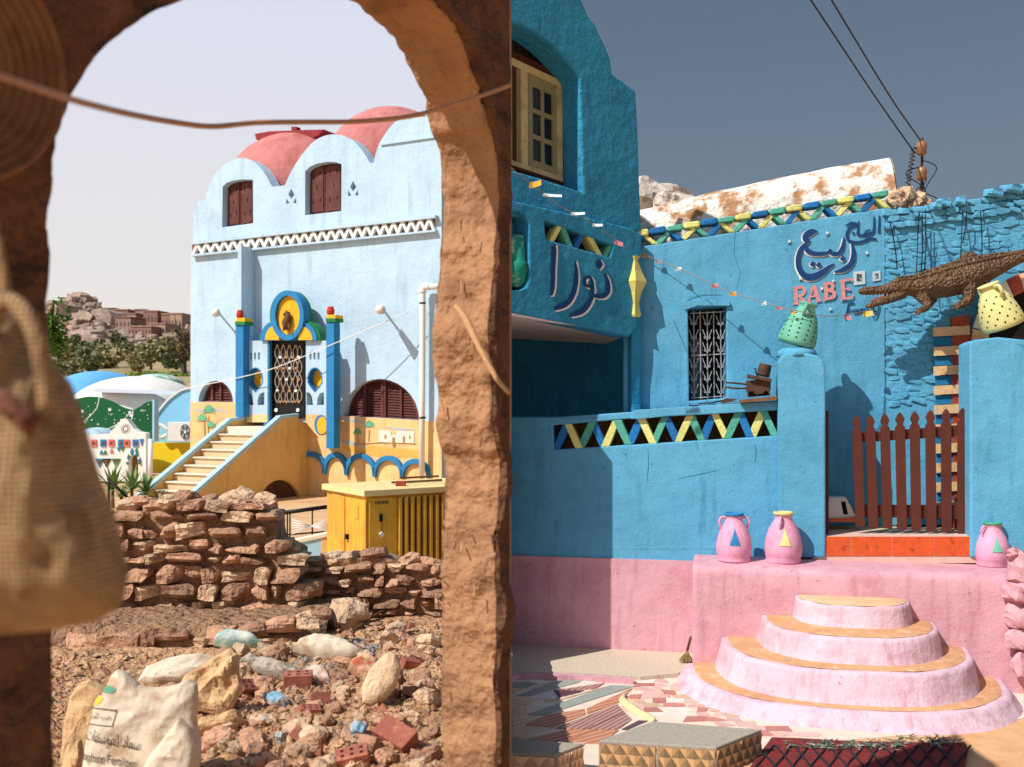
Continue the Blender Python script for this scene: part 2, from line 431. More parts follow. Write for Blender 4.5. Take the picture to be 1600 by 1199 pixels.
add_grid(rows); add_grid([inner[-1], outer[-1]])
arch = thing('ruined_arch_wall', (-.6, 3.2, .4), 'rough brown mud wall with an arched opening framing the pale blue house', 'wall')
aw = mk('wall', V, Fc, [mud_wall, M('shaded_plaster', (104, 70, 50), .95, .3, 5, .9, 30, stain=(62, 40, 30), stain_amt=.7, stain_scale=7, bdist=.03, wscale=9)], arch, smooth=True)  # second material puts the shade of the inner face into a darker brown
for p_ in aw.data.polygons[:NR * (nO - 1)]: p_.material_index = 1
b = bmesh.new(); b.from_mesh(aw.data); bmesh.ops.remove_doubles(b, verts=b.verts, dist=.0008); bmesh.ops.recalc_face_normals(b, faces=b.faces); b.to_mesh(aw.data); b.free()
# pits and straw in the lit jamb
pv = []
for i in range(26):
    x, y = rnd.uniform(690, 765), rnd.uniform(330, 1190)
    t = (x - 675) / 100; p = AW.w(.012 + .03 * rnd.random() - .03, E + (HZ - y) / F * 3.85, -TH + TH * t)
    tl = tube(None, [p + Vector((-.02, -.01, 0)), p + Vector((rnd.uniform(-.025, -.005), rnd.uniform(-.02, .02), rnd.uniform(-.05, .05)))], rnd.uniform(.002, .004), None, seg=5); pv.append(tl)
v, f = merge(pv); st_ = mk('straw_chaff', v, f, rope_m, arch); st_['kind'] = 'stuff'
pj = lambda x, y, k: P(x, y, 3.83 + k)
tag(tube('cord', [P(712, 478, 3.72), P(728, 500, 3.68), P(750, 545, 3.6), P(775, 590, 3.55), P(795, 614, 3.5)], [.010, .014, .011, .009, .008], rope_m, k=5), 'frayed straw cord knotted against the lit side of the mud arch', 'cord')

def tray(px, py, d, r, label, mat, turns=13):
    nn = Vector((AW.n.x, AW.n.y, 0)); prof = [(.001, .03)]
    for i in range(turns):
        for s in range(4):
            t = (i + s / 4) / turns; prof.append((r * (t + .02), .03 + .07 * r * t * t * 3 + .006 * math.sin(s * math.pi / 2) + .004))
    prof += [(r * 1.02, .16 * r), (r * 1.0, .02), (.02, .0)]
    u, z = AW.hit(px, py, .02)
    root = thing('woven_tray', AW.w(u, z - r, .02), label, 'basket')
    lathe('tray_disc', AW.w(u, z, .025), prof, mat, root, seg=48, lean=nn.to_track_quat('Z', 'Y'))
    return root
tray(-118, 88, 2.1, .245, 'round coiled straw tray hanging in the shade at the upper left', M('straw_dark', (122, 84, 54), .9, .3, 14, .5, 90))

# wire slung across the opening
wp = [(-40, 108, 1.35), (5, 121, 1.45), (60, 139, 1.6), (120, 158, 1.85), (200, 178, 2.25), (270, 191, 2.65), (332, 198, 2.8), (400, 192, 2.95), (480, 191, 3.1), (560, 190, 3.25), (640, 182, 3.4), (700, 166, 3.5), (760, 147, 3.6), (797, 133, 3.66)]
tag(tube('wire', [P(*p) for p in wp], [.0055, .0055, .006, .0065, .007] + [.0075] * 9, M('wire_sheath', (172, 128, 98), .6, .15, 30, .1), k=5, seg=8), 'slack brown wire slung across the top of the arch opening', 'wire')

# straw bag hanging close to the lens
k = 1.25 / F
bo = [(-8, 452), (22, 470), (44, 500), (56, 545), (92, 585), (112, 640), (128, 700), (146, 760), (164, 800), (180, 860), (192, 915), (186, 950), (150, 972), (80, 984), (0, 992), (-80, 985), (-130, 900), (-130, 700), (-80, 520)]
bag = thing('straw_bag', P(20, 985, 1.25), 'blurred woven straw bag hanging in the near left corner', 'bag')
pb = Pillow(P(20, 760, 1.25), (1, 0, 0), (0, 0, 1), [((x - 20) * k, (760 - y) * k) for x, y in bo][::-1], .085, .012, 9, 1.0, 5)
pb.build('bag_body', straw, bag, rings=14, per=4)
tube('handle', [P(-30, 600, 1.19), P(-18, 520, 1.18), P(10, 470, 1.18), P(45, 500, 1.17), P(64, 560, 1.165), P(74, 640, 1.165)], .010, straw, bag, k=5, seg=8)
tube('handle', [P(10, 470, 1.2), P(-6, 380, 1.2), P(-40, 240, 1.22), P(-80, 60, 1.25)], .007, straw, bag, k=4, seg=8)
sp_ = pb.build  # body frame reused for the woven badge
bd = Pillow(pb.p((78 - 20) * k, (760 - 640) * k, .004), (1, 0, -.8), (.8, 0, 1), [(-.03, -.012), (.03, -.012), (.032, .012), (-.028, .012)], .008, .003, 30, .5, 2)
bd.build('woven_badge', M('badge_red', (112, 70, 52), .9, .3, 60, .4, 120, stain=(60, 36, 26), stain_amt=.9, stain_scale=40), bag, rings=5, per=3)

# ------------------------------------------------------------ rubble floor
GZ = .5
def gz(x, y):
    m = max(0, 1 - abs(y - 5.3) / 1.6) * max(0, min(1, (x + 1.9) / 1.2)) * .06
    return GZ + m + .05 * fract((x * 1.3, y * 1.3, 0)) + .018 * fract((x * 6, y * 6, 3)) + .010 * noise.noise((x * 22, y * 22, 5))
NX, NY = 150, 190; V, Fc = [], []
for j in range(NY + 1):
    y = 2.2 + 6.6 * j / NY
    for i in range(NX + 1):
        x = -4.4 + 4.37 * i / NX; V.append((x, y, gz(x, y)))
for j in range(NY):
    for i in range(NX): a = j * (NX + 1) + i; Fc.append((a, a + 1, a + NX + 2, a + NX + 1))
struct(mk('rubble_ground', V, Fc, earth, smooth=True, fix=False))

# gravel, crumbs and ash nobody could count
chips = []
r2 = random.Random(21)
mats_ = [earth, stone_m, stone_p, brick_m, M('ash', (150, 140, 132), .95, .4, 30, .4, 60, stain=(40, 36, 34), stain_amt=.9, stain_scale=30)]
V, Fc, MI = [], [], []
def chip(x, y, s, mi):
    k0 = len(V); z = gz(x, y); a = r2.random() * 6.28
    for q in range(4):
        an = a + q * 1.57; V.append((x + s * math.cos(an) * r2.uniform(.6, 1.3), y + s * math.sin(an) * r2.uniform(.5, 1.2), z - s * .2 + r2.uniform(0, .4) * s))
    V.append((x + r2.uniform(-.4, .4) * s, y + r2.uniform(-.4, .4) * s, z + s * r2.uniform(.35, .9)))
    for q in range(4): Fc.append((k0 + q, k0 + (q + 1) % 4, k0 + 4)); MI.append(mi)
for i in range(13000):
    y = r2.uniform(4.3, 7.6); x = r2.uniform(-.47 * y, -.02)
    if y > 6.6 and x < -1.3: continue
    s = min(.045, r2.expovariate(1 / .012) + .004); px_ = 800 + x / y * F; py_ = HZ + (E - GZ) / y * F
    ash = math.hypot((px_ - 510) / 90, (py_ - 1035) / 40) < 1 and r2.random() < .75
    chip(x, y, s, 4 if ash else r2.choices([0, 1, 2, 3], [.55, .2, .17, .08])[0])
gr = mk('gravel', V, Fc, mats_); gr.data.polygons.foreach_set('material_index', MI)
tag(gr, 'small stone crumbs and ash scattered over the rubble floor', 'gravel', kind='stuff')

# ------------------------------------------------------------ stone wall
SW = Plane(-2, 7.5, 1, .02)
RM = [rock_mesh('stone_block', s, stone_m, blocky=.92, rough=.09) for s in range(8)] + [rock_mesh('stone_block_pale', 40 + s, stone_p, blocky=.9, rough=.09) for s in range(3)]
RB = [rock_mesh('rubble_stone', 100 + s, stone_m, blocky=.45, rough=.16) for s in range(6)] + [rock_mesh('rubble_stone_pale', 150 + s, stone_p, blocky=.45, rough=.16) for s in range(4)]
tops = [(60, 800), (180, 786), (230, 786), (300, 776), (405, 778), (428, 800), (434, 832), (468, 850), (490, 868)]
tops2 = [(474, 872), (520, 870), (600, 866), (645, 878), (700, 884)]
def itop(x, T):
    for (a, b), (c, d) in zip(T, T[1:]):
        if a <= x <= c: return b + (d - b) * (x - a) / (c - a)
    return 2000
wall = thing('dry_stone_wall', SW.w(0, .6), 'high part of the broken wall of reddish stones set in mud mortar', 'stone wall')
plate('mortar', SW, [(60, 958)] + [(x, y + 14) for x, y in tops[:-1]] + [(466, 958)], mortar, wall, o=-.07, th=.34)
wall2 = thing('dry_stone_wall', SW.w(1.2, .6, -.3), 'low crumbling right part of the stone wall below the yellow cabinet', 'stone wall')
plate('mortar', SW, [(470, 962)] + [(x, y + 6) for x, y in tops2] + [(700, 968)], mortar, wall2, o=-.36, th=.3)
r3 = random.Random(5)
def lay(T, x0, x1, yb, o, parent, wmin, wmax, hs, pool):
    y = yb; row = 0
    while y > 760:
        h = r3.uniform(*hs); x = x0 + r3.uniform(-25, 0)
        while x < x1:
            w = r3.uniform(wmin, wmax) * (1 if r3.random() > .2 else .55)
            xc, yc = x + w / 2, y - h / 2
            if yc - h * .5 > itop(xc, T) - 5 and xc < x1:
                hh = h * r3.uniform(.80, 1.0) if r3.random() > .15 else h * .55
                d = 7.5 - o
                p = SW.w(SW.hit(xc, yc, o)[0], SW.hit(xc, yc + (h - hh) / 2, o)[1], o + r3.uniform(-.03, .025))
                place('stone', r3.choice(pool), p, (w * 1.03 / F * d, r3.uniform(.22, .32), hh * 1.05 / F * d), (r3.uniform(-.06, .06), r3.uniform(-.09, .09), r3.uniform(-.12, .12)), parent)
            x += w
        y -= h; row += 1
lay(tops, 64, 486, 958, -.10, wall, 26, 62, (16, 29), RM)
lay(tops2, 474, 694, 962, -.40, wall2, 22, 46, (14, 22), RM + RB[:4])
for (x, y, w, h) in [(200, 788, 46, 20), (243, 790, 40, 20), (290, 776, 52, 18), (330, 784, 30, 22), (372, 776, 60, 26), (410, 786, 44, 30), (222, 778, 36, 14), (265, 780, 30, 16), (455, 852, 36, 14), (520, 868, 40, 16), (585, 862, 50, 18), (640, 872, 40, 18), (548, 868, 30, 18), (670, 878, 36, 18)]:
    pr, o = (wall, -.18) if x < 470 else (wall2, -.45)
    place('stone', r3.choice(RB), SW.pw(x, y + 4, o), (w / F * 7.6, .26, h * 1.4 / F * 7.6), (r3.uniform(-.3, .3), r3.uniform(-.25, .25), r3.uniform(-.6, .6)), pr)
# ledge along the foot of the wall
V, Fc = [], []; n = 70; prof = [(7.6, .63), (7.3, .64), (7.02, .63), (6.9, .60), (6.84, .52), (6.82, .38)]
for i in range(n + 1):
    x = -3.6 + 2.3 * i / n
    for (y, z) in prof:
        V.append((x, y + .05 * fract((x * 3, z * 5, 1)) - (0 if i < n - 6 else -.05 * (i - n + 6)), z + .035 * fract((x * 4, y * 4, 2))))
m = len(prof)
for i in range(n):
    for j in range(m - 1): Fc.append((i * m + j, (i + 1) * m + j, (i + 1) * m + j + 1, i * m + j + 1))
ledge = thing('mud_ledge', (-2.4, 7.0, .5), 'low mud ledge faced with stones at the foot of the wall', 'ledge')
mk('ledge_body', V, Fc, mortar, ledge, smooth=True)
for (x, y, w, h) in [(130, 1003, 52, 30), (190, 1000, 64, 26), (238, 996, 22, 26), (272, 992, 56, 24), (318, 1006, 40, 20), (345, 990, 46, 22), (395, 985, 56, 24), (440, 975, 60, 24), (482, 968, 44, 26), (505, 958, 34, 24), (160, 1022, 30, 16), (290, 1016, 40, 14), (420, 1004, 40, 14)]:
    place('stone', r3.choice(RM), P(x, y, 6.88), (w / F * 6.9, .2, h / F * 6.9 * 1.1), (r3.uniform(-.2, .2), r3.uniform(-.15, .15), r3.uniform(-.2, .2)), ledge)

# ------------------------------------------------------------ things lying in the rubble
def on_ground(px, py):
    q = G(px, py, GZ + .03); return Vector((q.x, q.y, gz(q.x, q.y)))
def flatpil(name, outl, tilt, bulge, mat, label, cat, crum=.02, cf=7, seed=0, root=True, group=None, back=.6, lift=.0, yaw=0., rings=12, per=5, d=None, power=.5):
    """a soft or crumpled body: outline in pixels, standing on the ground at its lowest row"""
    yb = max(y for x, y in outl); cx = sum(x for x, y in outl) / len(outl)
    q = on_ground(cx, yb); d = d or q.y; k = d / F; z0 = q.z if d == q.y else E + (HZ - yb) / F * d
    fct = math.cos(tilt) + math.sin(tilt) * (yb - HZ) / F
    O = [((x - cx) * k, (yb - y) * k / fct) for x, y in outl]
    ar = sum(O[i][0] * O[(i + 1) % len(O)][1] - O[(i + 1) % len(O)][0] * O[i][1] for i in range(len(O)))
    if ar < 0: O = O[::-1]
    A = Vector((math.cos(yaw), math.sin(yaw), 0)); B = Vector((-math.sin(yaw) * math.sin(tilt), math.cos(yaw) * math.sin(tilt), math.cos(tilt)))
    org = Vector(((cx - 800) / F * d, d, z0 + lift))
    p = Pillow(org, A, B, O, bulge, crum, cf, back, seed, power)
    t = thing(name, org, label, cat, group); return p, t
ol = [(124, 1240), (124, 1199), (127, 1150), (134, 1090), (150, 1062), (158, 1038), (168, 1028), (180, 1032), (205, 1054), (232, 1058), (262, 1054), (285, 1044), (297, 1052), (301, 1085), (299, 1110), (308, 1140), (311, 1175), (303, 1205), (296, 1240)]
p, t = flatpil('fertilizer_sack', ol, .22, .055, cloth_w, 'crumpled white fertilizer sack with Arabic and Latin print standing in the rubble', 'sack', .012, 5, 3, back=.8, power=.34, rings=22, per=7)
p.build('sack_cloth', cloth_w, t, rings=22, per=6, crease=26)
kx = p.org.y / F; yb = 1240; fct = math.cos(.22) + math.sin(.22) * (yb - HZ) / F; cxs = sum(x for x, y in ol) / len(ol)
def sk(x, y, o=.006): return p.p((x - cxs) * kx, (yb - y) * kx / fct, o)
fo_ = [(212, 1215), (236, 1165), (262, 1128), (280, 1104), (296, 1122), (308, 1146), (311, 1176), (304, 1215)]
pf_ = Pillow(p.p((260 - cxs) * kx, (yb - 1165) * kx / fct, -.02), p.A, p.B, [((x - 260) * kx, (1165 - y) * kx / fct) for x, y in fo_][::-1], .05, .009, 8, .3, 71, .4)
pf_.build('folded_flap', cloth_w, t, rings=14, per=5, crease=26)
def print_on(name, body, x0, y0, x1, y1, hpx, mat, parent, shear=0.):
    v, f = text_vf(body, 1, shear); mnx, mxx = min(q[0] for q in v), max(q[0] for q in v)
    V = []
    for (a, b_) in v:
        s = (a - mnx) / (mxx - mnx); V.append(sk(x0 + (x1 - x0) * s, y0 + (y1 - y0) * s - b_ * hpx))
    return mk(name, V, f, mat, parent, fix=False)
AR1 = "\ufe95\ufe8e\ufed4\ufeb3\ufeee\ufed4\ufedf\ufe8d \ufea9\ufe8e\ufee4\ufeb3"
print_on('printed_lettering', AR1, 132, 1140, 222, 1156, 26, ink, t)
print_on('printed_lettering', "osphate Fertilizer", 128, 1172, 218, 1184, 20, ink, t)
print_on('printed_lettering', "\ufe8e\ufef4\ufee7\ufeae\ufee3\ufee0\ufedb - \ufe90\ufef3\ufeaa\ufee3", 134, 1106, 172, 1108, 13, ink, t)
def line_on(name, pts, w, mat, parent):
    parts = []
    for (a, b_) in zip(pts, pts[1:]):
        q = [sk(a[0] + (b_[0] - a[0]) * i / 8, a[1] + (b_[1] - a[1]) * i / 8, .003) for i in range(9)]
        parts.append(tube(None, q, w, None, seg=4))
    v, f = merge(parts); return mk(name, v, f, mat, parent)
line_on('printed_frame', [(132, 1090), (180, 1094), (176, 1119), (130, 1116)], .0016, ink, t)
# coloured emblem on the sack
def patch_on(name, pts, mat, parent):
    c = (sum(q[0] for q in pts) / len(pts), sum(q[1] for q in pts) / len(pts)); V = []; Fc = []; n = len(pts)
    for r in range(5):
        for (x, y) in pts: V.append(sk(c[0] + (x - c[0]) * r / 4, c[1] + (y - c[1]) * r / 4, .003))
    for r in range(4):
        for j in range(n): Fc.append((r * n + j, r * n + (j + 1) % n, (r + 1) * n + (j + 1) % n, (r + 1) * n + j))
    return mk(name, V, Fc, mat, parent, smooth=True)
patch_on('printed_emblem', spline([(136, 1082), (142, 1072), (154, 1074), (148, 1084), (138, 1087), (136, 1082)], 4), M('print_yellow', (226, 186, 70), .85, .2, 40, .1), t)
patch_on('printed_emblem', spline([(150, 1062), (160, 1054), (176, 1060), (170, 1066), (156, 1066), (150, 1062)], 4), M('print_green', (96, 150, 120), .85, .2, 40, .1), t)

def simple(name, outl, tilt, bulge, mat, label, cat, part, **kw):
    rings, per = kw.pop('rings', 12), kw.pop('per', 5); cr = 14 if mat is kraft else 30
    p, t = flatpil(name, outl, tilt, bulge, mat, label, cat, **kw); p.build(part, mat, t, rings=rings, per=per, crease=cr); return t
simple('cardboard_box', [(96, 1185), (94, 1120), (99, 1060), (112, 1040), (128, 1036), (150, 1046), (168, 1060), (160, 1120), (150, 1185)], .25, .04, kraft, 'squashed brown carton standing left of the white sack', 'carton', 'carton_body', crum=.018, cf=5, power=.2, seed=9, rings=8, per=3)
simple('paper_sack', [(92, 1210), (95, 1150), (105, 1122), (118, 1132), (126, 1160), (124, 1215)], .3, .03, kraft, 'torn scrap of brown paper at the foot of the carton', 'paper scrap', 'paper', crum=.02, cf=6, seed=19, rings=7, per=3)
simple('paper_sack', [(262, 1108), (275, 1060), (300, 1040), (330, 1018), (345, 1008), (358, 1022), (364, 1056), (372, 1078), (362, 1105), (352, 1120), (310, 1112)], .65, .03, kraft, 'crumpled brown paper sack behind the white sack', 'paper sack', 'paper', crum=.030, cf=6, seed=4, rings=11, per=3, power=.3)
simple('paper_sack', [(300, 1148), (305, 1130), (350, 1118), (368, 1112), (376, 1126), (368, 1136), (330, 1146)], .9, .03, kraft, 'flattened strip of torn brown paper right of the white sack', 'paper scrap', 'paper', crum=.02, cf=6, seed=14, rings=7, per=3)
simple('paper_sack', [(212, 1058), (220, 1034), (255, 1016), (300, 1012), (330, 1014), (318, 1040), (280, 1056), (240, 1060)], .8, .02, cloth_w, 'dirty pale cloth sheet rumpled behind the paper sack', 'cloth', 'cloth', crum=.022, cf=6, seed=24, rings=12, per=4, power=.3)
simple('plank_sack', [(360, 1032), (372, 1018), (420, 1028), (470, 1046), (480, 1058), (455, 1058), (410, 1048)], 1.0, .04, M('grey_cloth', (176, 164, 146), .9, .2, 12, .5, 90, stain=(70, 62, 56), stain_amt=.7, stain_scale=12), 'rolled grey cloth lying across the rubble', 'cloth', 'cloth', crum=.02, cf=10, seed=31)
simple('cushion', [(330, 1004), (332, 994), (345, 988), (372, 988), (398, 996), (412, 1006), (395, 1010), (360, 1010)], 1.0, .07, M('cushion_teal', (204, 208, 196), .9, .1, 12, .5, 90, stain=(120, 164, 152), stain_amt=.8, stain_scale=10, stain_pos=.5), 'pale teal stained cushion lying against the ledge', 'cushion', 'cushion_body', crum=.012, seed=33)
simple('cushion', [(452, 1018), (458, 1004), (480, 996), (508, 996), (545, 1010), (566, 1022), (548, 1030), (505, 1030)], 1.05, .07, cloth_w, 'dusty beige cushion lying on the ashes', 'cushion', 'cushion_body', crum=.012, seed=36)
simple('cushion', [(540, 1050), (545, 1034), (566, 1022), (590, 1034), (592, 1046), (570, 1058)], 1.0, .05, M('cushion_rust', (206, 166, 130), .9, .12, 12, .5, 90, stain=(176, 78, 52), stain_amt=.9, stain_scale=9, stain_pos=.54), 'beige cushion with a rust red corner beside the leaning slab', 'cushion', 'cushion_body', crum=.016, seed=39)
simple('cushion', [(470, 1050), (486, 1036), (506, 1040), (520, 1062), (490, 1064), (474, 1062)], 1.0, .04, M('cloth_pink', (214, 184, 168), .9, .12, 12, .5, 90), 'small dusty pink cushion behind the perforated brick', 'cushion', 'cushion_body', crum=.014, seed=41)
# leaning slab
ps, t = flatpil('stone_slab', [(566, 1118), (562, 1090), (572, 1062), (590, 1040), (606, 1028), (616, 1034), (624, 1056), (618, 1086), (600, 1108), (580, 1120)], .5, .05, stone_p, 'large pale stone slab leaning upright in the rubble', 'stone', crum=.008, cf=8, seed=50, back=1.2, power=.3)
ps.build('slab', M('slab_stone', (214, 182, 146), .92, .14, 12, .6, 60), t, rings=9, per=4, smooth=False)
place_list = [(545, 955, 62, 40, 'large reddish boulder at the foot of the low wall', 2)]
tb = place('boulder', rock_mesh('boulder', 303, stone_p, blocky=.5, rough=.14, cuts=5), on_ground(548, 972) + Vector((0, 0, .09)), (.32, .24, .22), (.1, .15, .4)); tag(tb, 'large pale boulder lying at the foot of the low wall', 'boulder')

def brick(px, py, w, rot, label, holes=True):
    """perforated clay brick, half as long as it is wide where broken"""
    q = on_ground(px, py); t = thing('clay_brick', q, label, 'brick')
    k = q.y / F; L_ = w * k; W_, H_ = L_ * .62, L_ * .55
    mrot = Matrix.Rotation(rot[2], 3, 'Z') @ Matrix.Rotation(rot[0], 3, 'X') @ Matrix.Rotation(rot[1], 3, 'Y')
    c = q + Vector((0, 0, H_ * .42))
    v, f = box_vf((-L_ / 2, -W_ / 2, -H_ / 2), (L_ / 2, W_ / 2, H_ / 2))
    mk('brick_body', [c + mrot @ Vector(p) for p in v], f, brick_m, t, bevel=.004)
    if holes:
        for i in range(3):
            for j in range(2):
                a = Vector((L_ * (-.3 + .3 * i), W_ * (-.2 + .4 * j), H_ / 2 + .0006)); r_ = W_ * .11
                v = [c + mrot @ (a + Vector((r_ * math.cos(x * .785), r_ * math.sin(x * .785), 0))) for x in range(8)] + [c + mrot @ (a + Vector((r_ * math.cos(x * .785), r_ * math.sin(x * .785), -H_ * .4))) for x in range(8)]
                mk('hole', v, [tuple(range(8))], hole_m, t, fix=False)
    return t
for a in [(466, 1072, 44, (.1, 0, .15), 'perforated red brick lying flat in the middle of the rubble'), (386, 1072, 40, (.6, .3, .8), 'tilted perforated red brick right of the paper sack'), (484, 1122, 32, (.2, .1, .3), 'small broken red brick end lying below the flat perforated brick'),
          (618, 1170, 62, (.5, .35, -.7), 'big red brick tilted on edge near the arch side'), (552, 1195, 50, (.3, -.2, .2), 'perforated brick cut off by the bottom of the view'), (641, 1052, 30, (.2, .3, .5), 'red brick piece right of the leaning slab'), (500, 1105, 30, (.9, .2, .2), 'dark red brick shard standing on end'), (470, 1165, 36, (.5, .6, 1.2), 'crumbled red brick half buried in the earth near the bottom')]:
    brick(*a, holes='perforated' in a[4])
# loose rubble stones
r4 = random.Random(77); spots = []
blue_st = M('painted_rubble', (196, 172, 150), .9, .15, 12, .4, 60, stain=(126, 172, 196), stain_amt=.95, stain_scale=12, stain_pos=.48)
RBLUE = [rock_mesh('painted_rubble', 170 + s, blue_st, blocky=.5, rough=.16) for s in range(2)]
named = [(432, 1098, 46, 'grey blue painted rubble stone left of the brick end', 1), (416, 1136, 22, 'small blue painted rubble stone in the hollow', 1), (440, 1165, 28, 'pale blue chip of rubble near the bottom edge', 1), (424, 1020, 36, 'tan stone leaning on the grey cloth', 0), (408, 1012, 22, 'small ochre stone beside the teal cushion', 0), (420, 1076, 32, 'tan lump of stone below the grey cloth', 0), (340, 1170, 62, 'dark angular stone right of the white sack', 0), (668, 1098, 40, 'grey angular stone against the arch side', 0), (640, 1140, 34, 'grey green stone in front of the leaning slab', 0), (536, 1088, 30, 'flat tan stone left of the leaning slab', 0), (390, 1180, 50, 'tan stone near the bottom middle', 0), (620, 985, 34, 'pale stone among the broken tiles', 0), (664, 1030, 36, 'brown stone by the arch side', 0), (452, 1016, 30, 'ochre stone in front of the beige cushion', 0), (560, 1160, 40, 'pale blue grey stone above the bottom brick', 1)]
for (x, y, w, lb, b_) in named:
    q = on_ground(x, y); s = w * q.y / F
    o = place('rubble_stone', r4.choice(RBLUE if b_ else RB), q + Vector((0, 0, s * .25)), (s, s * r4.uniform(.7, 1), s * r4.uniform(.55, .8)), (r4.uniform(-.5, .5), r4.uniform(-.5, .5), r4.uniform(0, 6))); tag(o, lb, 'stone')
for i in range(440):
    x, y = r4.uniform(92, 690), 965 + 250 * r4.random() ** .8
    if x < 330 and y > 1010 or (y < 1015 and x < 510): continue
    q = on_ground(x, y); w = 9 + 40 * r4.random() ** 1.9; s = w * q.y / F
    o = place('rubble_piece', r4.choice(RB), q + Vector((0, 0, s * .2)), (s, s * r4.uniform(.6, 1), s * r4.uniform(.4, .8)), (r4.uniform(-.5, .5), r4.uniform(-.5, .5), r4.uniform(0, 6)))
    tag(o, 'small loose rubble piece among the debris below the stone wall', 'rubble', 'loose rubble pieces')
tile_m = vary(M('tile_shard', (196, 126, 98), .9, .15, 20, .3, 80), .2)
for i in range(26):
    x, y = r4.uniform(525, 625), r4.uniform(972, 1010); q = on_ground(x, y); w = r4.uniform(10, 26) * q.y / F
    o = place('tile_shard', RM[i % 8], q + Vector((0, 0, .012)), (w, w * .6, .014), (r4.uniform(-.2, .2), r4.uniform(-.2, .2), r4.uniform(0, 6)))
    tag(o, 'thin broken tile shard in the patch before the boulder', 'tile shard', 'broken tile shards')
for (a, b_, w, lb) in [((548, 985), (600, 955), .012, 'thin wooden lath leaning over the broken tiles'), ((575, 968), (618, 948), .018, 'short brown plank end beside the boulder'), ((296, 1116), (322, 1098), .010, 'thin stick on the torn brown paper')]:
    p0, p1 = on_ground(*a) + Vector((0, 0, .03)), on_ground(*b_) + Vector((0, 0, .06))
    tag(tube('wood_lath', [p0, p1], w, wood_m, seg=4, smooth=False, flat=.5), lb, 'stick')
# ------------------------------------------------------------ ground, far bank and hill on the left
sand = M('sand', (206, 166, 122), .97, .15, 2, .5, 20, stain=(170, 126, 88), stain_amt=.6, stain_scale=.8)
bank_m = M('bank', (164, 142, 104), .97, .25, .08, .4, 2, stain=(120, 134, 74), stain_amt=.7, stain_scale=.06)
hill_m = M('hill_rock', (164, 140, 124), .97, .3, .25, .9, 1.2, stain=(120, 92, 80), stain_amt=.7, stain_scale=.35, bdist=.6)
V = []; n = 60
for j in range(n + 1):
    for i in range(n + 1):
        x = -900 + 1800 * i / n; y = -60 + 1960 * (j / n) ** 2; V.append((x, y, -.38 - (0 if y < 60 else min(4, (y - 60) * .05))))
struct(mk('ground', V, [(j * (n + 1) + i, j * (n + 1) + i + 1, (j + 1) * (n + 1) + i + 1, (j + 1) * (n + 1) + i) for j in range(n) for i in range(n)], sand, fix=False))
ridge = [(-150, 492), (60, 480), (95, 474), (112, 468), (126, 467), (142, 474), (154, 486), (168, 494), (200, 500), (250, 506), (300, 510), (420, 520), (700, 540)]
def far_y(x, d):
    top = itop(max(-149, min(699, x)), ridge)
    prof = [(70, 606), (95, 592), (115, 578), (140, 566), (165, 553), (195, 536), (225, top + 12), (250, top), (300, top + 22)]
    for (a, b_), (c, e) in zip(prof, prof[1:]):
        if a <= d <= c: return b_ + (e - b_) * (d - a) / (c - a)
def far_p(x, d):
    q = P(x, far_y(x, d), d); k = max(0, min(1, (d - 130) / 60))
    q.z += (1.3 * fract((q.x * .07, q.y * .07, 1), 5) + .9 * abs(fract((q.x * .2, q.y * .2, 4), 3))) * k + .35 * fract((q.x * .15, q.y * .15, 8)) * (1 - k); return q
V, Fc = [], []; nx, ny = 150, 70
for j in range(ny + 1):
    for i in range(nx + 1): V.append(far_p(-150 + 850 * i / nx, 70 + 230 * j / ny))
MI = []
for j in range(ny):
    for i in range(nx): a = j * (nx + 1) + i; Fc.append((a, a + 1, a + nx + 2, a + nx + 1)); MI.append(0 if 70 + 230 * j / ny < 150 else 1)
hl = mk('rocky_hill', V, Fc, [bank_m, hill_m], fix=False); hl.data.polygons.foreach_set('material_index', MI); struct(hl)
# boulders on the slope
r5 = random.Random(3); V, Fc = [], []
BM = [rock_mesh('hb%d' % s, 500 + s, hill_m, cuts=1, blocky=.4, rough=.2) for s in range(4)]
for i in range(1500):
    x = r5.uniform(70, 320); d = r5.uniform(140, 248); q = far_p(x, d); s = min(4.0, .4 + r5.expovariate(1 / .6)) * (1.3 if x < 170 else .7)
    me = r5.choice(BM); k0 = len(V); rot = Matrix.Rotation(r5.uniform(0, 6), 3, 'Z') @ Matrix.Rotation(r5.uniform(-.5, .5), 3, 'X')
    for v in me.vertices: V.append(q + rot @ Vector((v.co.x * s * 1.4, v.co.y * s, v.co.z * s * .9 + s * .2)))
    for p_ in me.polygons: Fc.append(tuple(k0 + i_ for i_ in p_.vertices))
ob = mk('boulders', V, Fc, M('boulder_far', (168, 146, 130), .97, .3, .5, .6, 2, bdist=.3), fix=False); tag(ob, 'tumbled granite boulders covering the far hillside', 'boulders', kind='stuff')
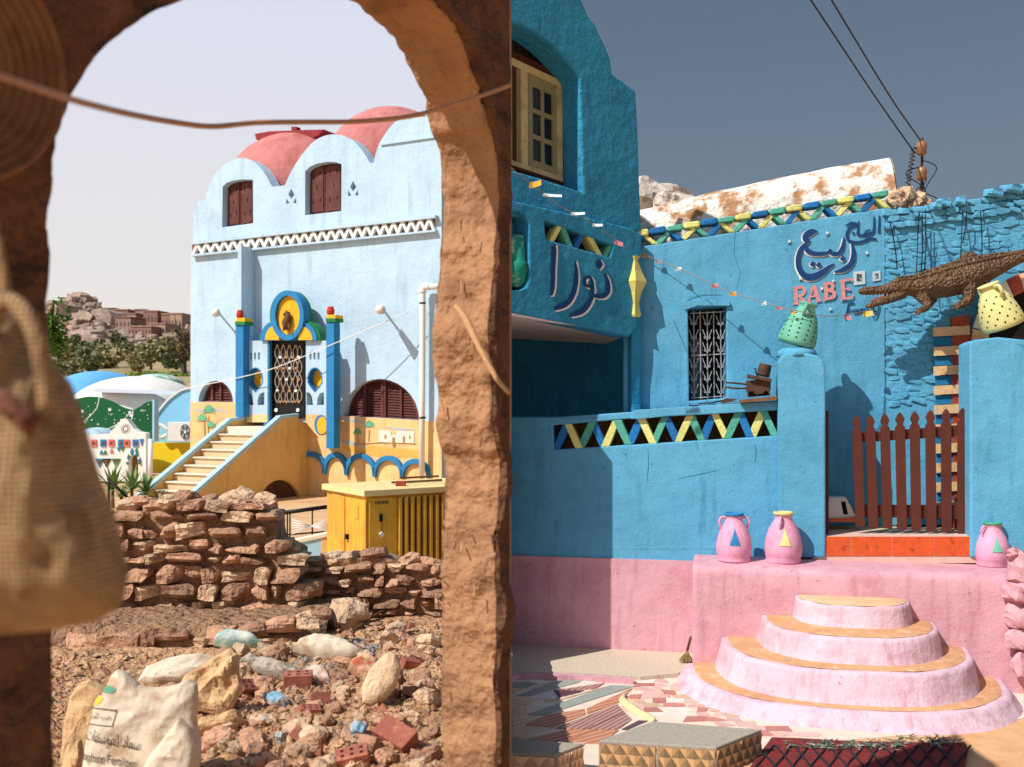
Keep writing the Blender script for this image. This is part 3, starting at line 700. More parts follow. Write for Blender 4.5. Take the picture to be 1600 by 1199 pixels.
# houses along the ridge
mudh = [M('far_house_a', (160, 132, 116), .95, .12, .4, .3, 2), M('far_house_b', (150, 114, 100), .95, .12, .4, .3, 2), M('far_house_c', (176, 146, 126), .95, .12, .4, .3, 2)]
far_win = M('far_window', (78, 62, 58), .8, .1, 1, 0)
names = ['leftmost brown block house beside the rocky peak', 'tall brown house on the ridge with two window rows', 'low tan house stepping down the ridge', 'reddish square house in the middle of the ridge row', 'wide brown ridge house with many small windows', 'narrow tan tower house on the ridge', 'long low reddish house below the ridge line', 'pale tan house near the right end of the ridge', 'brown house half hidden behind the bare tree', 'small pale house closest to the blue house edge', 'orange brown house in front of the ridge row', 'low dusty house at the foot of the ridge row']
for i, (x0, x1, y0, y1, d) in enumerate((a_[0], a_[1], a_[2] - 6, a_[3], a_[4] - 14) for a_ in [(160, 178, 488, 512, 246), (178, 200, 490, 515, 243), (200, 212, 496, 515, 240), (210, 226, 490, 516, 245), (224, 246, 492, 518, 241), (244, 252, 494, 518, 243), (180, 204, 502, 522, 232), (252, 268, 497, 524, 240), (266, 284, 496, 528, 236), (283, 299, 499, 520, 244), (205, 236, 516, 530, 222), (232, 258, 512, 530, 226)]):
    pl = Plane(P(x0, 0, d).x, d, 1, -.12); h = thing('ridge_house', P((x0 + x1) / 2, y1, d), names[i], 'house', 'houses along the far ridge')
    nwx = max(2, int((x1 - x0) / 5)); holes = []
    rows_ = [(.3, .52)] + ([(.66, .86)] if y1 - y0 > 20 else [])
    for (a, b_) in rows_:
        for k in range(nwx):
            xa = x0 + (x1 - x0) * (k + .3) / nwx; holes.append(rect(xa, y0 + (y1 - y0) * a, xa + 1.7, y0 + (y1 - y0) * b_))
    plate('wall', pl, [(x0, y1 + 14), (x0, y0), (x1, y0 + rnd.uniform(-1, 1.5)), (x1, y1 + 14)], mudh[i % 3], h, o=0, th=7)
    for hh in holes: plate('window', pl, hh, far_win, h, o=.04, th=.3)
    plate('roof', pl, rect(x0 - .4, y0 - 1, x1 + .4, y0 + .6), mudh[(i + 1) % 3], h, o=.15, th=7.3)

def crown(name, c, rx, ry, rz, n, ls, mat, parent, seed=0, clump=7, gap=.25):
    r = random.Random(seed); V, Fc = [], []; c = Vector(c)
    cl = []
    for _ in range(clump):
        d = Vector((r.gauss(0, 1), r.gauss(0, 1), r.gauss(0, 1))).normalized() * r.uniform(.25, .8); cl.append((d, r.uniform(.28, .5)))
    for i in range(n):
        d, s = r.choice(cl); e = Vector((r.gauss(0, 1), r.gauss(0, 1), r.gauss(0, 1))).normalized() * s * r.random() ** .35
        q = d + e; p = c + Vector((q.x * rx, q.y * ry, q.z * rz))
        a = Vector((r.gauss(0, 1), r.gauss(0, 1), r.gauss(0, .7))).normalized(); b_ = a.orthogonal().normalized(); b_.rotate(Matrix.Rotation(r.random() * 6.28, 3, a)); l = ls * r.uniform(.6, 1.4)
        k0 = len(V); V += [p - a * l, p + b_ * l * .35, p + a * l, p - b_ * l * .35]; Fc.append((k0, k0 + 1, k0 + 2, k0 + 3))
    return mk(name, V, Fc, mat, parent, fix=False)
leafs = [M('leaf_olive', (146, 144, 104), .9, .3, .7, 0), M('leaf_dark', (124, 128, 92), .9, .3, .7, 0), M('leaf_dry', (162, 150, 108), .9, .3, .7, 0), M('leaf_tree', (84, 122, 48), .8, .35, 5, 0)]
for m_ in leafs: m_.node_tree.nodes['Principled BSDF'].inputs['Subsurface Weight'].default_value = 0
bs = [(104, 586, 22, 22, 100, 0), (128, 574, 30, 26, 108, 1), (160, 566, 34, 26, 116, 2), (140, 548, 24, 20, 126, 1), (122, 542, 18, 18, 132, 1), (180, 556, 28, 20, 124, 0), (188, 544, 22, 20, 134, 1), (214, 572, 20, 22, 112, 2), (236, 566, 24, 34, 108, 0), (258, 562, 24, 32, 112, 0), (276, 566, 18, 34, 106, 1), (246, 548, 22, 18, 128, 2), (112, 560, 22, 18, 120, 2)]
bl = ['dry green bush at the water edge, leftmost by the hanging tree', 'dark rounded bush left of the middle of the bank', 'wide dry bush in the middle of the far bank', 'dark bush on the slope above the wide dry bush', 'dark bush below the rocky peak', 'olive bush right of the wide dry bush', 'dark green bush highest on the bank', 'small dry bush left of the leafy trees', 'olive tree shape left in the clump before the ridge', 'olive tree shape in the middle of the clump before the ridge', 'dark tree shape beside the bare tree', 'pale dry bush behind the leafy clump', 'pale bush behind the leftmost bush']
for i, (x, y, rx, h, d, mi) in enumerate(bs):
    b0 = P(x, y + 12, d); t = thing('bush', b0, bl[i], 'bush', 'bushes on the far river bank')
    w = rx / F * d; hh = h / F * d
    crown('crown', P(x, y - h * .35, d), w * 1.15, w * .8, hh * .85, 1500, .34, leafs[mi], t, seed=i, clump=9)
    tube('trunk', [b0, P(x, y - h * .3, d)], [.18, .08], wood_m, t, seg=5)
bt = thing('bare_tree', P(288, 586, 104), 'bare dark tree standing at the left edge of the blue house', 'tree')
br = [tube(None, [P(288, 590, 104), P(287, 560, 104), P(285, 530, 104)], [.35, .25, .15], None, seg=6)]; tw = []
r6 = random.Random(8)
for i in range(26):
    s = P(r6.uniform(284, 289), r6.uniform(525, 572), 104); e = P(r6.uniform(262, 306), r6.uniform(498, 545), 104 + r6.uniform(-3, 3)); m_ = s.lerp(e, .5) + Vector((r6.uniform(-.5, .5), 0, r6.uniform(-.4, .5)))
    br.append(tube(None, [s, m_, e], [.12, .07, .03], None, seg=5))
    for j in range(5): q = m_.lerp(e, r6.random()); tw.append(tube(None, [q, q + Vector((r6.uniform(-1, 1), r6.uniform(-.5, .5), r6.uniform(-.2, 1.2)))], [.04, .02], None, seg=4))
bark_d = M('bark_dark', (84, 68, 60), .95, .2, 3, 0)
v, f = merge(br); mk('trunk', v, f, bark_d, bt); v, f = merge(tw); mk('twigs', v, f, bark_d, bt)
crown('crown', P(282, 540, 104), 2.0, 1.2, 2.4, 900, .16, leafs[2], bt, seed=77)
ft = thing('leafy_tree', P(66, 640, 14), 'bright green leafy branch hanging beside the left side of the arch', 'tree')
tube('trunk', [P(55, 900, 14), P(62, 640, 14), P(72, 540, 14), P(84, 470, 14)], [.12, .10, .06, .02], wood_m, ft, k=4)
crown('crown', P(80, 525, 14), .27, .3, .62, 900, .05, leafs[3], ft, seed=5, clump=14)
grass = crown('grass', P(250, 588, 98), 4.5, 3, .35, 1500, .3, M('grass_green', (132, 150, 74), .9, .2, 1, 0), None, seed=6, clump=20); tag(grass, 'strip of green grass along the far water edge', 'grass', kind='stuff')

# ------------------------------------------------------------ pale blue house
HL = Plane(-1.836, 26, .885, -.466)
pb_m = M('pale_blue_plaster', (182, 208, 226), .9, .05, .9, .35, 14, stain=(190, 214, 230), stain_amt=.5, stain_scale=.8, wscale=1.6, bdist=.03, grime=(150, 176, 192), chips=(206, 220, 228), gs=.4)
sandp = M('sand_paint', (234, 196, 136), .9, .06, 1.2, .3, 16, stain=(214, 170, 112), stain_amt=.5, stain_scale=1.3, wscale=2, grime=(190, 150, 104), gs=.5)
yel_p = M('yellow_paint', (236, 192, 116), .85, .07, 1.5, .3, 18, stain=(222, 172, 98), stain_amt=.5, stain_scale=1.5, grime=(190, 138, 84), chips=(226, 206, 176), gs=.5)
cream = M('cream_stone', (228, 212, 188), .85, .08, 3, .2, 30)
mid_blue = M('mid_blue_paint', (40, 124, 178), .75, .1, 4, .2, 30)
coping_b = M('coping_blue', (168, 208, 226), .85, .06, 3, .2, 30)
green_p = M('green_paint', (30, 120, 66), .75, .12, 4, .2, 30)
gold_p = M('gold_paint', (236, 176, 36), .8, .08, 3, .2, 30)
red_p = M('red_paint', (178, 54, 40), .8, .1, 4, .2, 30)
pink_roof = M('pink_roof', (196, 126, 120), .92, .1, 1.2, .5, 10, stain=(176, 100, 96), stain_amt=.6, stain_scale=1.2, wscale=2, bdist=.04, grime=(160, 84, 84), gs=.4)
rim_red = M('roof_rim', (140, 52, 54), .9, .15, 2, .3, 14)
shut = M('shutter_brown', (92, 48, 44), .65, .15, 5, .2, 40, stain=(130, 78, 70), stain_amt=.4, stain_scale=3)
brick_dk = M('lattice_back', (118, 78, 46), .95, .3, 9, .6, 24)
white_p = M('white_paint', (232, 230, 224), .8, .05, 4, .2, 30)
H = thing('blue_house', HL.w(-4, -.35), 'pale blue house with scalloped parapet, pink domes and yellow stairs', 'house')
sc1 = [(320, 313), (324, 299), (332, 279), (344, 263), (363, 250), (379, 247), (395, 252), (408, 264), (417, 277), (425, 292)]
sc2 = [(445, 290), (453, 272), (464, 253), (477, 235), (493, 219), (512, 211), (531, 211), (547, 217), (560, 228), (571, 243), (578, 255)]
sc3 = [(584, 255), (587, 240), (592, 226), (600, 212), (610, 198), (622, 188), (645, 184)]
outl = [(297, 800), (298, 400), (301, 378), (306.5, 376), (307, 316)] + spline(sc1, 3) + spline(sc2, 3) + spline(sc3, 3) + [(690, 180), (690, 800)]
w1 = [(347, 355.5), (348, 292), (354, 286), (364, 282.5), (378, 280.5), (395, 281), (395.5, 349)]
w2 = [(476.6, 336.6), (477, 268), (484, 261), (495, 256), (512, 253), (526, 254), (533.5, 257), (533, 330)]
def semi(xa, ya, xb, yb, h, n=15):
    return [((xa + xb) / 2 - (xb - xa) / 2 * math.cos(math.pi * i / (n - 1)), (ya + (yb - ya) * (.5 - .5 * math.cos(math.pi * i / (n - 1)))) - h * math.sin(math.pi * i / (n - 1))) for i in range(n)]
lw1, lw2 = semi(310, 628, 364, 628.5, 33), semi(537, 650, 655, 657, 61)
dia = []
for (x, y) in ((455, 304), (551.6, 292)):
    dia += [[(x, y - 9), (x + 4.6, y), (x, y + 8), (x - 4.6, y)], [(x - 8, y + 15), (x - 7.5, y + 6), (x - 3, y + 13.5)], [(x + 8, y + 14), (x + 7.5, y + 5), (x + 3, y + 13)]]
plate('wall', HL, outl, pb_m, H, holes=[w1, w2, lw1, lw2] + dia, o=0, th=.42, bevel=.015)
for x in ((455, 304), (551.6, 292)):
    plate('diamond_backing', HL, rect(x[0] - 11, x[1] - 11, x[0] + 11, x[1] + 18), M('slate_blue', (60, 92, 110), .9, .2, 4, .2), H, o=-.2, th=.1)
plate('wall', HL, [(302, 800), (302, 330), (330, 320), (420, 300), (600, 262), (690, 230), (690, 800)], pb_m, H, o=-.43, th=3.2)
# molding line and crease on the upper wall
plate('molding', HL, [(594, 224.5), (690, 211), (690, 213.5), (594, 227)], pb_m, H, o=.05, th=.05)
def ellipsoid(name, c, d, n, ru, rn, rz, mat, parent, seg=40, rings=20, low=-.3):
    V, Fc = [], []; c = Vector(c); d = Vector((d.x, d.y, 0)); n = Vector((n.x, n.y, 0))
    for i in range(rings + 1):
        f_ = R(-18) + (R(90) + R(18)) * i / rings
        for j in range(seg):
            a = 2 * math.pi * j / seg; V.append(c + d * ru * math.cos(f_) * math.cos(a) + n * rn * math.cos(f_) * math.sin(a) + Vector((0, 0, rz * math.sin(f_))))
    for i in range(rings):
        for j in range(seg): Fc.append((i * seg + j, i * seg + (j + 1) % seg, (i + 1) * seg + (j + 1) % seg, (i + 1) * seg + j))
    return mk(name, V, Fc, mat, parent, smooth=True)
def dome(name, pl, px, py, o, rx, ry, rn, mat, parent):
    u, z = pl.hit(px, py, o); dp = pl.w(u, z, o).y
    return ellipsoid(name, pl.w(u, z, o), pl.d, pl.n, rx / F * dp * 1.12, rn, ry / F * dp, mat, parent)
dome('roof_dome', HL, 462, 302, -2.4, 104, 92, 1.9, pink_roof, H)
dome('roof_dome', HL, 612, 270, -2.4, 94, 100, 1.9, pink_roof, H)
plate('roof_rim', HL, [(397, 209), (420, 205), (470, 203), (506, 202), (498, 212), (488, 216), (440, 215), (400, 219)], rim_red, H, o=-1.7, th=1.3, bevel=.03)
plate('roof_vent', HL, rect(455, 198, 463, 203), rim_red, H, o=-2.2, th=.2)
# upstairs shuttered windows
def shutter_window(hole, xs, name_o):
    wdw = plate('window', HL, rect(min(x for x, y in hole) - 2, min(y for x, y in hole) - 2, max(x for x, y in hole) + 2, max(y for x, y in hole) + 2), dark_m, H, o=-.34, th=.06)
    (xa, xm, xb), (yt, yb0, yb1) = xs
    for (p, q, ya, yc) in ((xa, xm - .5, yb0, (yb0 + yb1) / 2), (xm + .5, xb, (yb0 + yb1) / 2, yb1)):
        dy = (yb1 - yb0) / (xb - xa)
        f_ = plate('shutter', HL, [(p, yb0 + dy * (p - xa)), (p, yt(p)), ((p + q) / 2, yt((p + q) / 2)), (q, yt(q)), (q, yb0 + dy * (q - xa))], shut, wdw, o=-.22, th=.08)
        m_ = 2.6; holes = []
        for (cx, fy) in [(.28, .2), (.72, .16), (.5, .45), (.28, .75), (.72, .72)]:
            x = p + (q - p) * cx; y = yt(x) + (yb0 + dy * (x - xa) - yt(x)) * fy; holes.append([(x, y - 5), (x + .9, y), (x, y + 5), (x - .9, y)])
        plate('shutter_panel', HL, [(p + m_, yb0 + dy * (p - xa) - m_), (p + m_, yt(p + m_) + m_ * 1.2), (q - m_, yt(q - m_) + m_ * 1.2), (q - m_, yb0 + dy * (q - xa) - m_)], shut, wdw, holes=holes, o=-.195, th=.02)
        for hh in holes: plate('cut_slot', HL, hh, dark_m, wdw, o=-.214, th=.004)
shutter_window(w1, ((354, 376.5, 396), (lambda x: 288 - 5.5 * math.sin(max(0, min(1, (x - 354) / 42)) * 2.2), 354.5, 349)), 0)
shutter_window(w2, ((483, 508, 534), (lambda x: 264 - 9 * math.sin(max(0, min(1, (x - 483) / 50)) * 1.9), 335.5, 330)), 1)
# lattice cornice
def lattice(pl, x0, x1, top, bot, n, wpx, mats, parent, o, th, name='lattice_bar', bevel=0, jit=0.):
    r = random.Random(int(x0)); k = 0
    for i in range(n):
        xa = x0 + (x1 - x0) * i / n; xb = x0 + (x1 - x0) * (i + 1) / n; xm = (xa + xb) / 2
        for (p, q) in ((xa, xm), (xm, xb)):
            yb_, yt_ = (bot(p), top(q)) if p == xa else (bot(q), top(p))
            lo, hi = (p, q) if p == xa else (q, p)
            j = lambda: r.uniform(-jit, jit)
            plate(name, pl, [(lo - wpx / 2 + j(), yb_), (hi - wpx / 2 + j(), yt_), (hi + wpx / 2 + j(), yt_), (lo + wpx / 2 + j(), yb_)], mats[k % len(mats)], parent, o=o + .0015 * (k % 2) + r.uniform(0, jit * .004), th=th, bevel=bevel); k += 1
ct = lambda x: 379 + (x - 300) * (337.5 - 379) / 379; cb = lambda x: 398.5 + (x - 300) * (360 - 398.5) / 379
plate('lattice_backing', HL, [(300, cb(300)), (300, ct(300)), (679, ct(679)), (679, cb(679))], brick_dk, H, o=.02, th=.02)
plate('lattice_rail', HL, [(299, ct(299) + 3), (299, ct(299) - 1.5), (680, ct(680) - 1.5), (680, ct(680) + 3)], pb_m, H, o=.17, th=.17)
plate('lattice_rail', HL, [(298, cb(298) + 2), (298, cb(298) - 1), (680, cb(680) - 1), (680, cb(680) + 2)], pb_m, H, o=.14, th=.14)
lattice(HL, 301, 677, lambda x: ct(x) + 3.2, lambda x: cb(x) - 1.2, 27, 4.2, [white_p], H, .12, .1)
# projecting fin and sand coloured base
plate('pilaster', HL, rect(371.5, 384, 377, 660), pb_m, H, o=.55, th=.55)
plate('painted_base', HL, [(297.3, 628.5), (371, 628.5), (371, 800), (297.2, 800)], sandp, H, o=.016, th=.016)
plate('painted_base', HL, [(478, 640), (535, 650), (656, 657.2), (690, 660), (690, 800), (478, 800)], sandp, H, o=.016, th=.016)
# louvred half round windows
def louvre(hole, xa, ya, xb, yb, h, mull):
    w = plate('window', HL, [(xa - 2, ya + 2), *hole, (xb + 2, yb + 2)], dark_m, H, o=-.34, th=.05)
    inn = semi(xa + 3.2, ya - .3, xb - 3.2, yb - .3, h - 4)
    plate('window_frame', HL, hole, shut, w, holes=[[(x, min(y, ya + (yb - ya) * (x - xa) / (xb - xa) - 1.8)) for x, y in inn]], o=-.16, th=.12)
    n = int(h / 4.2)
    for i in range(n):
        y_ = 2.5 + i * 4.2; k = math.sqrt(max(0, 1 - ((y_ + 2) / h) ** 2)); xm, hw = (xa + xb) / 2, (xb - xa) / 2 * k - 2
        if hw < 4: continue
        sl = (yb - ya) / (xb - xa); y0 = (ya + yb) / 2 - y_
        u0, z0 = HL.hit(xm - hw, y0 - hw * sl, -.2); u1, z1 = HL.hit(xm + hw, y0 + hw * sl, -.2)
        V = [HL.w(u0, z0 + .03, -.26), HL.w(u1, z1 + .03, -.26), HL.w(u1, z1 - .03, -.2), HL.w(u0, z0 - .03, -.2)]
        V += [v + Vector((0, 0, .012)) for v in V]
        mk('louvre_slat', V, [(0, 1, 2, 3), (7, 6, 5, 4), (0, 4, 5, 1), (1, 5, 6, 2), (2, 6, 7, 3), (3, 7, 4, 0)], shut, w)
    for x in mull:
        k = math.sqrt(max(0, 1 - ((x - (xa + xb) / 2) / ((xb - xa) / 2)) ** 2)); y0 = ya + (yb - ya) * (x - xa) / (xb - xa)
        plate('mullion', HL, rect(x - 1.6, y0 - h * k + 2, x + 1.6, y0 - 1), shut, w, o=-.15, th=.1)
louvre(lw1, 310, 628, 364, 628.5, 33, (331, 344)); louvre(lw2, 537, 650, 655, 657, 61, (570, 597, 601, 626))
# entrance: door, flanks, emblem, posts
blk = M('door_black', (22, 20, 22), .5, .2, 5, .2, 40)
plate('portal_block', HL, [(384, 660), (384, 532), (511, 532), (511, 660)], pb_m, H, o=.38, th=.37)
dr = plate('door', HL, [(421, 656), (421, 533), (475.5, 533), (475.5, 654)], blk, H, o=.44, th=.05)
sv = M('grille_wire', (190, 172, 150), .5, .1, 9, .1, metal=.3)
lst = []
for cx in (433, 442.5, 452, 461.5, 468):
    for s in (-1, 1):
        lst.append([(cx + s * 3.6 * math.sin(i * math.pi / 4), 540 + i * 5.6, .8) for i in range(17)])
strokes('grille', HL, lst, sv, dr, o=.47, th=.015, k=3)
for i in range(6):
    for j in range(4):
        x = 433 + j * 9.6 + (4.7 if i % 2 else 0); y = 541 + i * 17.4
        if x > 470: continue
        plate('boss', HL, ell(x, y, 2.1, 2.2, n=10), white_p if (i + j) % 3 == 1 and 0 < i < 5 else M('copper_boss', (176, 132, 96), .5, .1, 9, .1, metal=.3), dr, o=.50, th=.03)
for x in (431, 465): plate('boss', HL, ell(x, 641, 2.4, 2.8, n=12), white_p, dr, o=.49, th=.03)
for (s, mats3) in ((385, (red_p, mid_blue, green_p)), (478, (green_p, mid_blue, red_p))):
    ov = [(s + 14 + 11 * math.cos(R(a)), 592 - 17 * math.sin(R(a))) for a in range(0, 181, 15)] + [(s + 3, 598), (s + 8, 606), (s + 14, 613), (s + 20, 606), (s + 25, 598)]
    sl = [rect(s + 5.5 + 6.3 * i, 551, s + 8.6 + 6.3 * i, 562) for i in range(3)]
    qa = [(s + 1, 633), (s + 1, 613), (s + 6, 614), (s + 9.5, 620), (s + 11, 633)]; qb = [(s + 17, 633), (s + 18, 622), (s + 21.5, 615), (s + 28, 612.5), (s + 28, 633)]
    plate('portal_flank', HL, [(s, 648), (s, 532.5), (s + 33, 532.5), (s + 33, 648)], pb_m, H, holes=[ov, qa, qb] + sl, o=.62, th=.23)
    plate('painted_niche', HL, rect(s + 2, 573, s + 27, 614), gold_p, H, o=.405, th=.02)
    plate('painted_niche', HL, rect(s + .6, 614.5, s + 13, 640), green_p, H, o=.405, th=.02); plate('painted_niche', HL, rect(s + 15, 614.5, s + 29, 640), mid_blue if s < 400 else green_p, H, o=.407, th=.02)
    for i in range(3): plate('painted_niche', HL, rect(s + 5 + 6.3 * i, 550, s + 9 + 6.3 * i, 563), mats3[i], H, o=.41, th=.02)
    strokes('niche_edge', HL, [[(x, y, 1.6) for x, y in ov + ov[:1]]], mid_blue, H, o=.626, th=.2, k=1)
    plate('portal_base', HL, [(s, 660), (s, 648), (s + 33, 648), (s + 33, 700 if s > 400 else 660)], sandp, H, o=.62, th=.2)
plate('round_niche', HL, ell(501, 664, 10, 15.5), mid_blue, H, o=.64, th=.03); plate('round_niche_back', HL, ell(503, 665, 8, 13.5), gold_p, H, o=.655, th=.03)
plate('portal_step', HL, rect(412, 533, 421, 665), mid_blue, H, o=.60, th=.1)
for (a, b_, nm, mt, o, th) in [((449, 493), (27.5, 39), 'emblem_edge', green_p, .66, .3)]:
    plate(nm, HL, ell(*a, *b_, n=36), mt, H, o=o, th=th)
plate('emblem_lobe', HL, [(434, 532), *ell(432, 532, 26, 31, 90, 180, 12), (408, 532)], mid_blue, H, o=.70, th=.3); plate('emblem_field', HL, [(436, 531.5), *ell(434, 531.5, 20, 24, 90, 180, 12)], gold_p, H, o=.72, th=.3)
plate('emblem_lobe', HL, [(466, 532), *ell(468, 532, 32, 33, 0, 90, 12)], green_p, H, o=.68, th=.3); plate('emblem_lobe', HL, [(466, 532), *ell(467, 532, 28, 30, 0, 90, 12)], mid_blue, H, o=.73, th=.28); plate('emblem_field', HL, [(466, 531.5), *ell(467, 531.5, 21, 22, 0, 90, 12)], gold_p, H, o=.745, th=.28)
plate('emblem_ring', HL, ell(448.5, 493, 26, 39, n=40), mid_blue, H, holes=[ell(449, 493, 19, 31, n=40)], o=.80, th=.24)
em = plate('emblem_field', HL, ell(449, 493, 20, 32, n=40), gold_p, H, o=.70, th=.1)
hp = M('figure_brown', (104, 74, 46), .8, .2, 9, .2)
ep = lambda x, y, o=.80: HL.pw(x, y, o)
v, f = merge([tube(None, [ep(446, 516), ep(447, 506), ep(449, 498), ep(450, 490)], [.05, .12, .11, .07], None), tube(None, [ep(450, 491), ep(448, 488), ep(443, 492, .9)], [.07, .06, .03], None), tube(None, [ep(443, 506, .86), ep(443, 517, .9)], [.03, .02], None), tube(None, [ep(451, 506, .86), ep(452, 517, .9)], [.03, .02], None)])
mk('emblem_figure', v, f, hp, em, smooth=True)
for (x0, x1, ys) in ((368, 380, (484, 497, 502.5, 508, 652)), (509.7, 521.6, (477, 492, 497.5, 503, 701))):
    ps_ = plate('blue_post', HL, rect(x0, ys[3], x1, ys[4]), mid_blue, H, o=.86, th=.26)
    plate('post_cap', HL, rect(x0 - 1, ys[2], x1 + 2.5, ys[3]), green_p, H, o=.90, th=.34); plate('post_cap', HL, rect(x0 + 1, ys[1], x1 + 2.5, ys[2]), gold_p, H, o=.88, th=.32)
    lathe('post_jar', HL.pw((x0 + x1) / 2 + 1, ys[1], .74), [(.07, 0), (.10, .03), (.10, .14), (.075, .17), (.085, .21)], red_p, H, seg=14)
# arcade of blue painted scallops
for (a, b_, t0, b0) in ((460, 505.5, 707, 737), (505.5, 539.5, 708, 741), (539.5, 583.5, 710, 743), (583.5, 626.6, 713, 746), (626.6, 668, 718, 748)):
    m_ = (a + b_) / 2; pts = [(m_ - (b_ - a) / 2 * math.cos(math.pi * i / 12) , b0 - (b0 - t0 - 3) * math.sin(math.pi * i / 12) ** .8, 4 + 3.5 * math.sin(math.pi * i / 12)) for i in range(13)]
    if a == 460: pts = pts[5:]
    strokes('scallop', HL, [pts], mid_blue, H, o=.12, th=.12, k=2)
# murals
pg = M('mural_green', (96, 176, 140), .9, .2, 9, 0); pw_ = M('mural_white', (226, 214, 200), .9, .08, 5, 0); pbz = M('mural_brown', (158, 116, 66), .9, .2, 5, 0); pgd = M('mural_sand', (222, 170, 84), .9, .12, 3, 0); pgrey = M('mural_grey', (176, 180, 186), .9, .1, 3, 0)
strokes('mural_cloud', HL, [[(530, 652, 2), (550, 657, 5), (570, 660, 2)], [(303, 640, 1), (318, 643, 5), (340, 641, 4), (360, 645, 1)], [(600, 668, 1), (625, 671, 4), (650, 672, 1)]], pgrey, H, o=.02, th=.003)
strokes('mural_ground', HL, [[(536, 700, 3), (560, 701, 14), (600, 707, 16), (660, 710, 12)]], pgd, H, o=.02, th=.003)
strokes('mural_water', HL, [[(532, 690, 1), (545, 692, 7), (560, 696, 4), (575, 700, 1)]], pgrey, H, o=.024, th=.003)
strokes('mural_trunk', HL, [[(577, 672, 1.3), (576, 690, 1.6)], [(558, 680, 1), (560, 692, 1.4)], [(319, 655, 1.2), (320, 682, 1.8)], [(326, 650, 1), (325, 682, 1.4)], [(553, 695, 1), (600, 692, 1), (650, 694, 1)]], pbz, H, o=.03, th=.003)
fr = []
for (x, y, s) in ((577, 665, 8), (558, 676, 6), (326, 642, 10), (315, 655, 8), (329, 665, 7)):
    for i in range(9): a = R(-20 + 27 * i); fr.append([(x, y + 2, 1), (x + s * .6 * math.cos(a), y - s * .8 * math.sin(a) - 1, 2), (x + s * math.cos(a), y - s * .8 * math.sin(a) + 2, .6)])
strokes('mural_palm', HL, fr, pg, H, o=.032, th=.003, k=2)
plate('mural_building', HL, [(591, 691), (592, 672), (611, 673), (611, 680), (620, 680), (620, 673), (647, 674), (647, 693)], pw_, H, o=.034, th=.004)
strokes('mural_detail', HL, [[(602, 680, 3), (602, 686, 3)], [(631, 682, 3), (631, 692, 3)], [(640, 681, 2), (640, 686, 2)], [(615, 684, 4), (615, 698, 4)]], pbz, H, o=.04, th=.003)
strokes('mural_pyramid', HL, [[(330, 672, 1), (345, 654, 1), (362, 660, 1)], [(338, 668, 2), (352, 662, 2)]], pgrey, H, o=.026, th=.003)
# stairs in front of the door
SP = Plane(-5.535, 27.95, .466, .885)           # right flank of the stairs, square to the front
niche = semi(404, 797, 472, 797, 47)
plate('stair_wall', SP, [(296, 815), (299, 777), (440, 652), (483, 647), (483, 815)], yel_p, H, holes=[niche], o=0, th=.11)
plate('niche_backing', SP, rect(398, 742, 478, 812), M('niche_brown', (92, 62, 42), .95, .3, 3, .4, 12), H, o=-.108, th=.004)
strokes('stair_coping', SP, [[(297, 778, 5), (440, 652, 5)], [(438, 652, 4.6), (483, 647, 4.6)]], coping_b, H, o=.02, th=.15, k=1)
SPL = SP.shift(-1.75)
plate('stair_wall', SPL, [(208, 815), (214, 783), (362, 656), (420, 651), (420, 815)], yel_p, H, o=0, th=.11)
strokes('stair_coping', SPL, [[(213, 782, 5), (362, 656, 5)], [(361, 656, 4.6), (420, 651, 4.6)]], coping_b, H, o=.02, th=.15, k=1)
zz = []
for i in range(9): x = 240 + i * 13.2; y = 792 - i * 14.2; zz += [(x, y, 1.1), (x, y - 13, 1.1), (x + 13, y - 13.8, 1.1)]
strokes('stepped_trim', SPL, [zz], M('trim_brown', (196, 146, 84), .9, .1, 5, 0), H, o=.01, th=.01, k=1)
top_z = 1.5
plate_l = lambda name, L0, L1, z0, z1, ext, mat: mk(name, [SP.w(-L_, z, o) for z in (z0, z1) for (L_, o) in ((L0 + .0, -.115), (L1 + ext, -.115), (L1 + ext, -1.747), (L0, -1.747))], [(0, 1, 2, 3), (7, 6, 5, 4), (0, 4, 5, 1), (1, 5, 6, 2), (2, 6, 7, 3), (3, 7, 4, 0)], mat, H, bevel=.01)
plate_l('landing', -.3, 1.35, -.36, top_z, 0, cream)
for i in range(10):
    z1 = top_z - .19 * (i + 1); plate_l('stair_step', 1.35 + .31 * i, 1.35 + .31 * (i + 1), -.36, z1 - .035, -.04, M('riser_dull', (214, 186, 148), .9, .1, 3, .2, 20)); plate_l('stair_tread', 1.35 + .31 * i, 1.35 + .31 * (i + 1), z1 - .035, z1, .01, cream)
# things fixed to the front
for i, (x, y) in enumerate(((337, 487), (594, 482))):
    t = thing('wall_lamp', HL.pw(x, y, 0), ['small white spotlight on the blue wall left of the entrance', 'small white spotlight on the blue wall right of the entrance'][i], 'lamp', 'spotlights on the blue house')
    lathe('base', HL.pw(x + 3, y, .0), [(.09, 0), (.09, .05), (.03, .07)], white_p, t, seg=14, lean=Vector((HL.n.x, HL.n.y, 0)).to_track_quat('Z', 'Y'))
    tube('arm', [HL.pw(x + 3, y, .06), HL.pw(x + 1, y - 1, .7)], .03, white_p, t)
    tube('head', [HL.pw(x + 2, y - 1, .5), HL.pw(x, y + 2, .95)], [.07, .12], white_p, t, seg=12)
pp = thing('drain_pipe', HL.pw(660, 745, .2), 'white plastic drain pipe bent over at the right of the blue house', 'pipe')
tube('pipe', [HL.pw(690, 448, .25), HL.pw(668, 448, .25), HL.pw(662, 449, .25), HL.pw(660.5, 455, .25), HL.pw(660, 600, .25), HL.pw(659, 760, .25)], .075, white_p, pp, seg=12)
for y in (474, 653): tube('clamp', [HL.pw(660.3, y - 1.4, .25), HL.pw(660.3, y + 1.4, .25)], .083, black_iron, pp, seg=12)
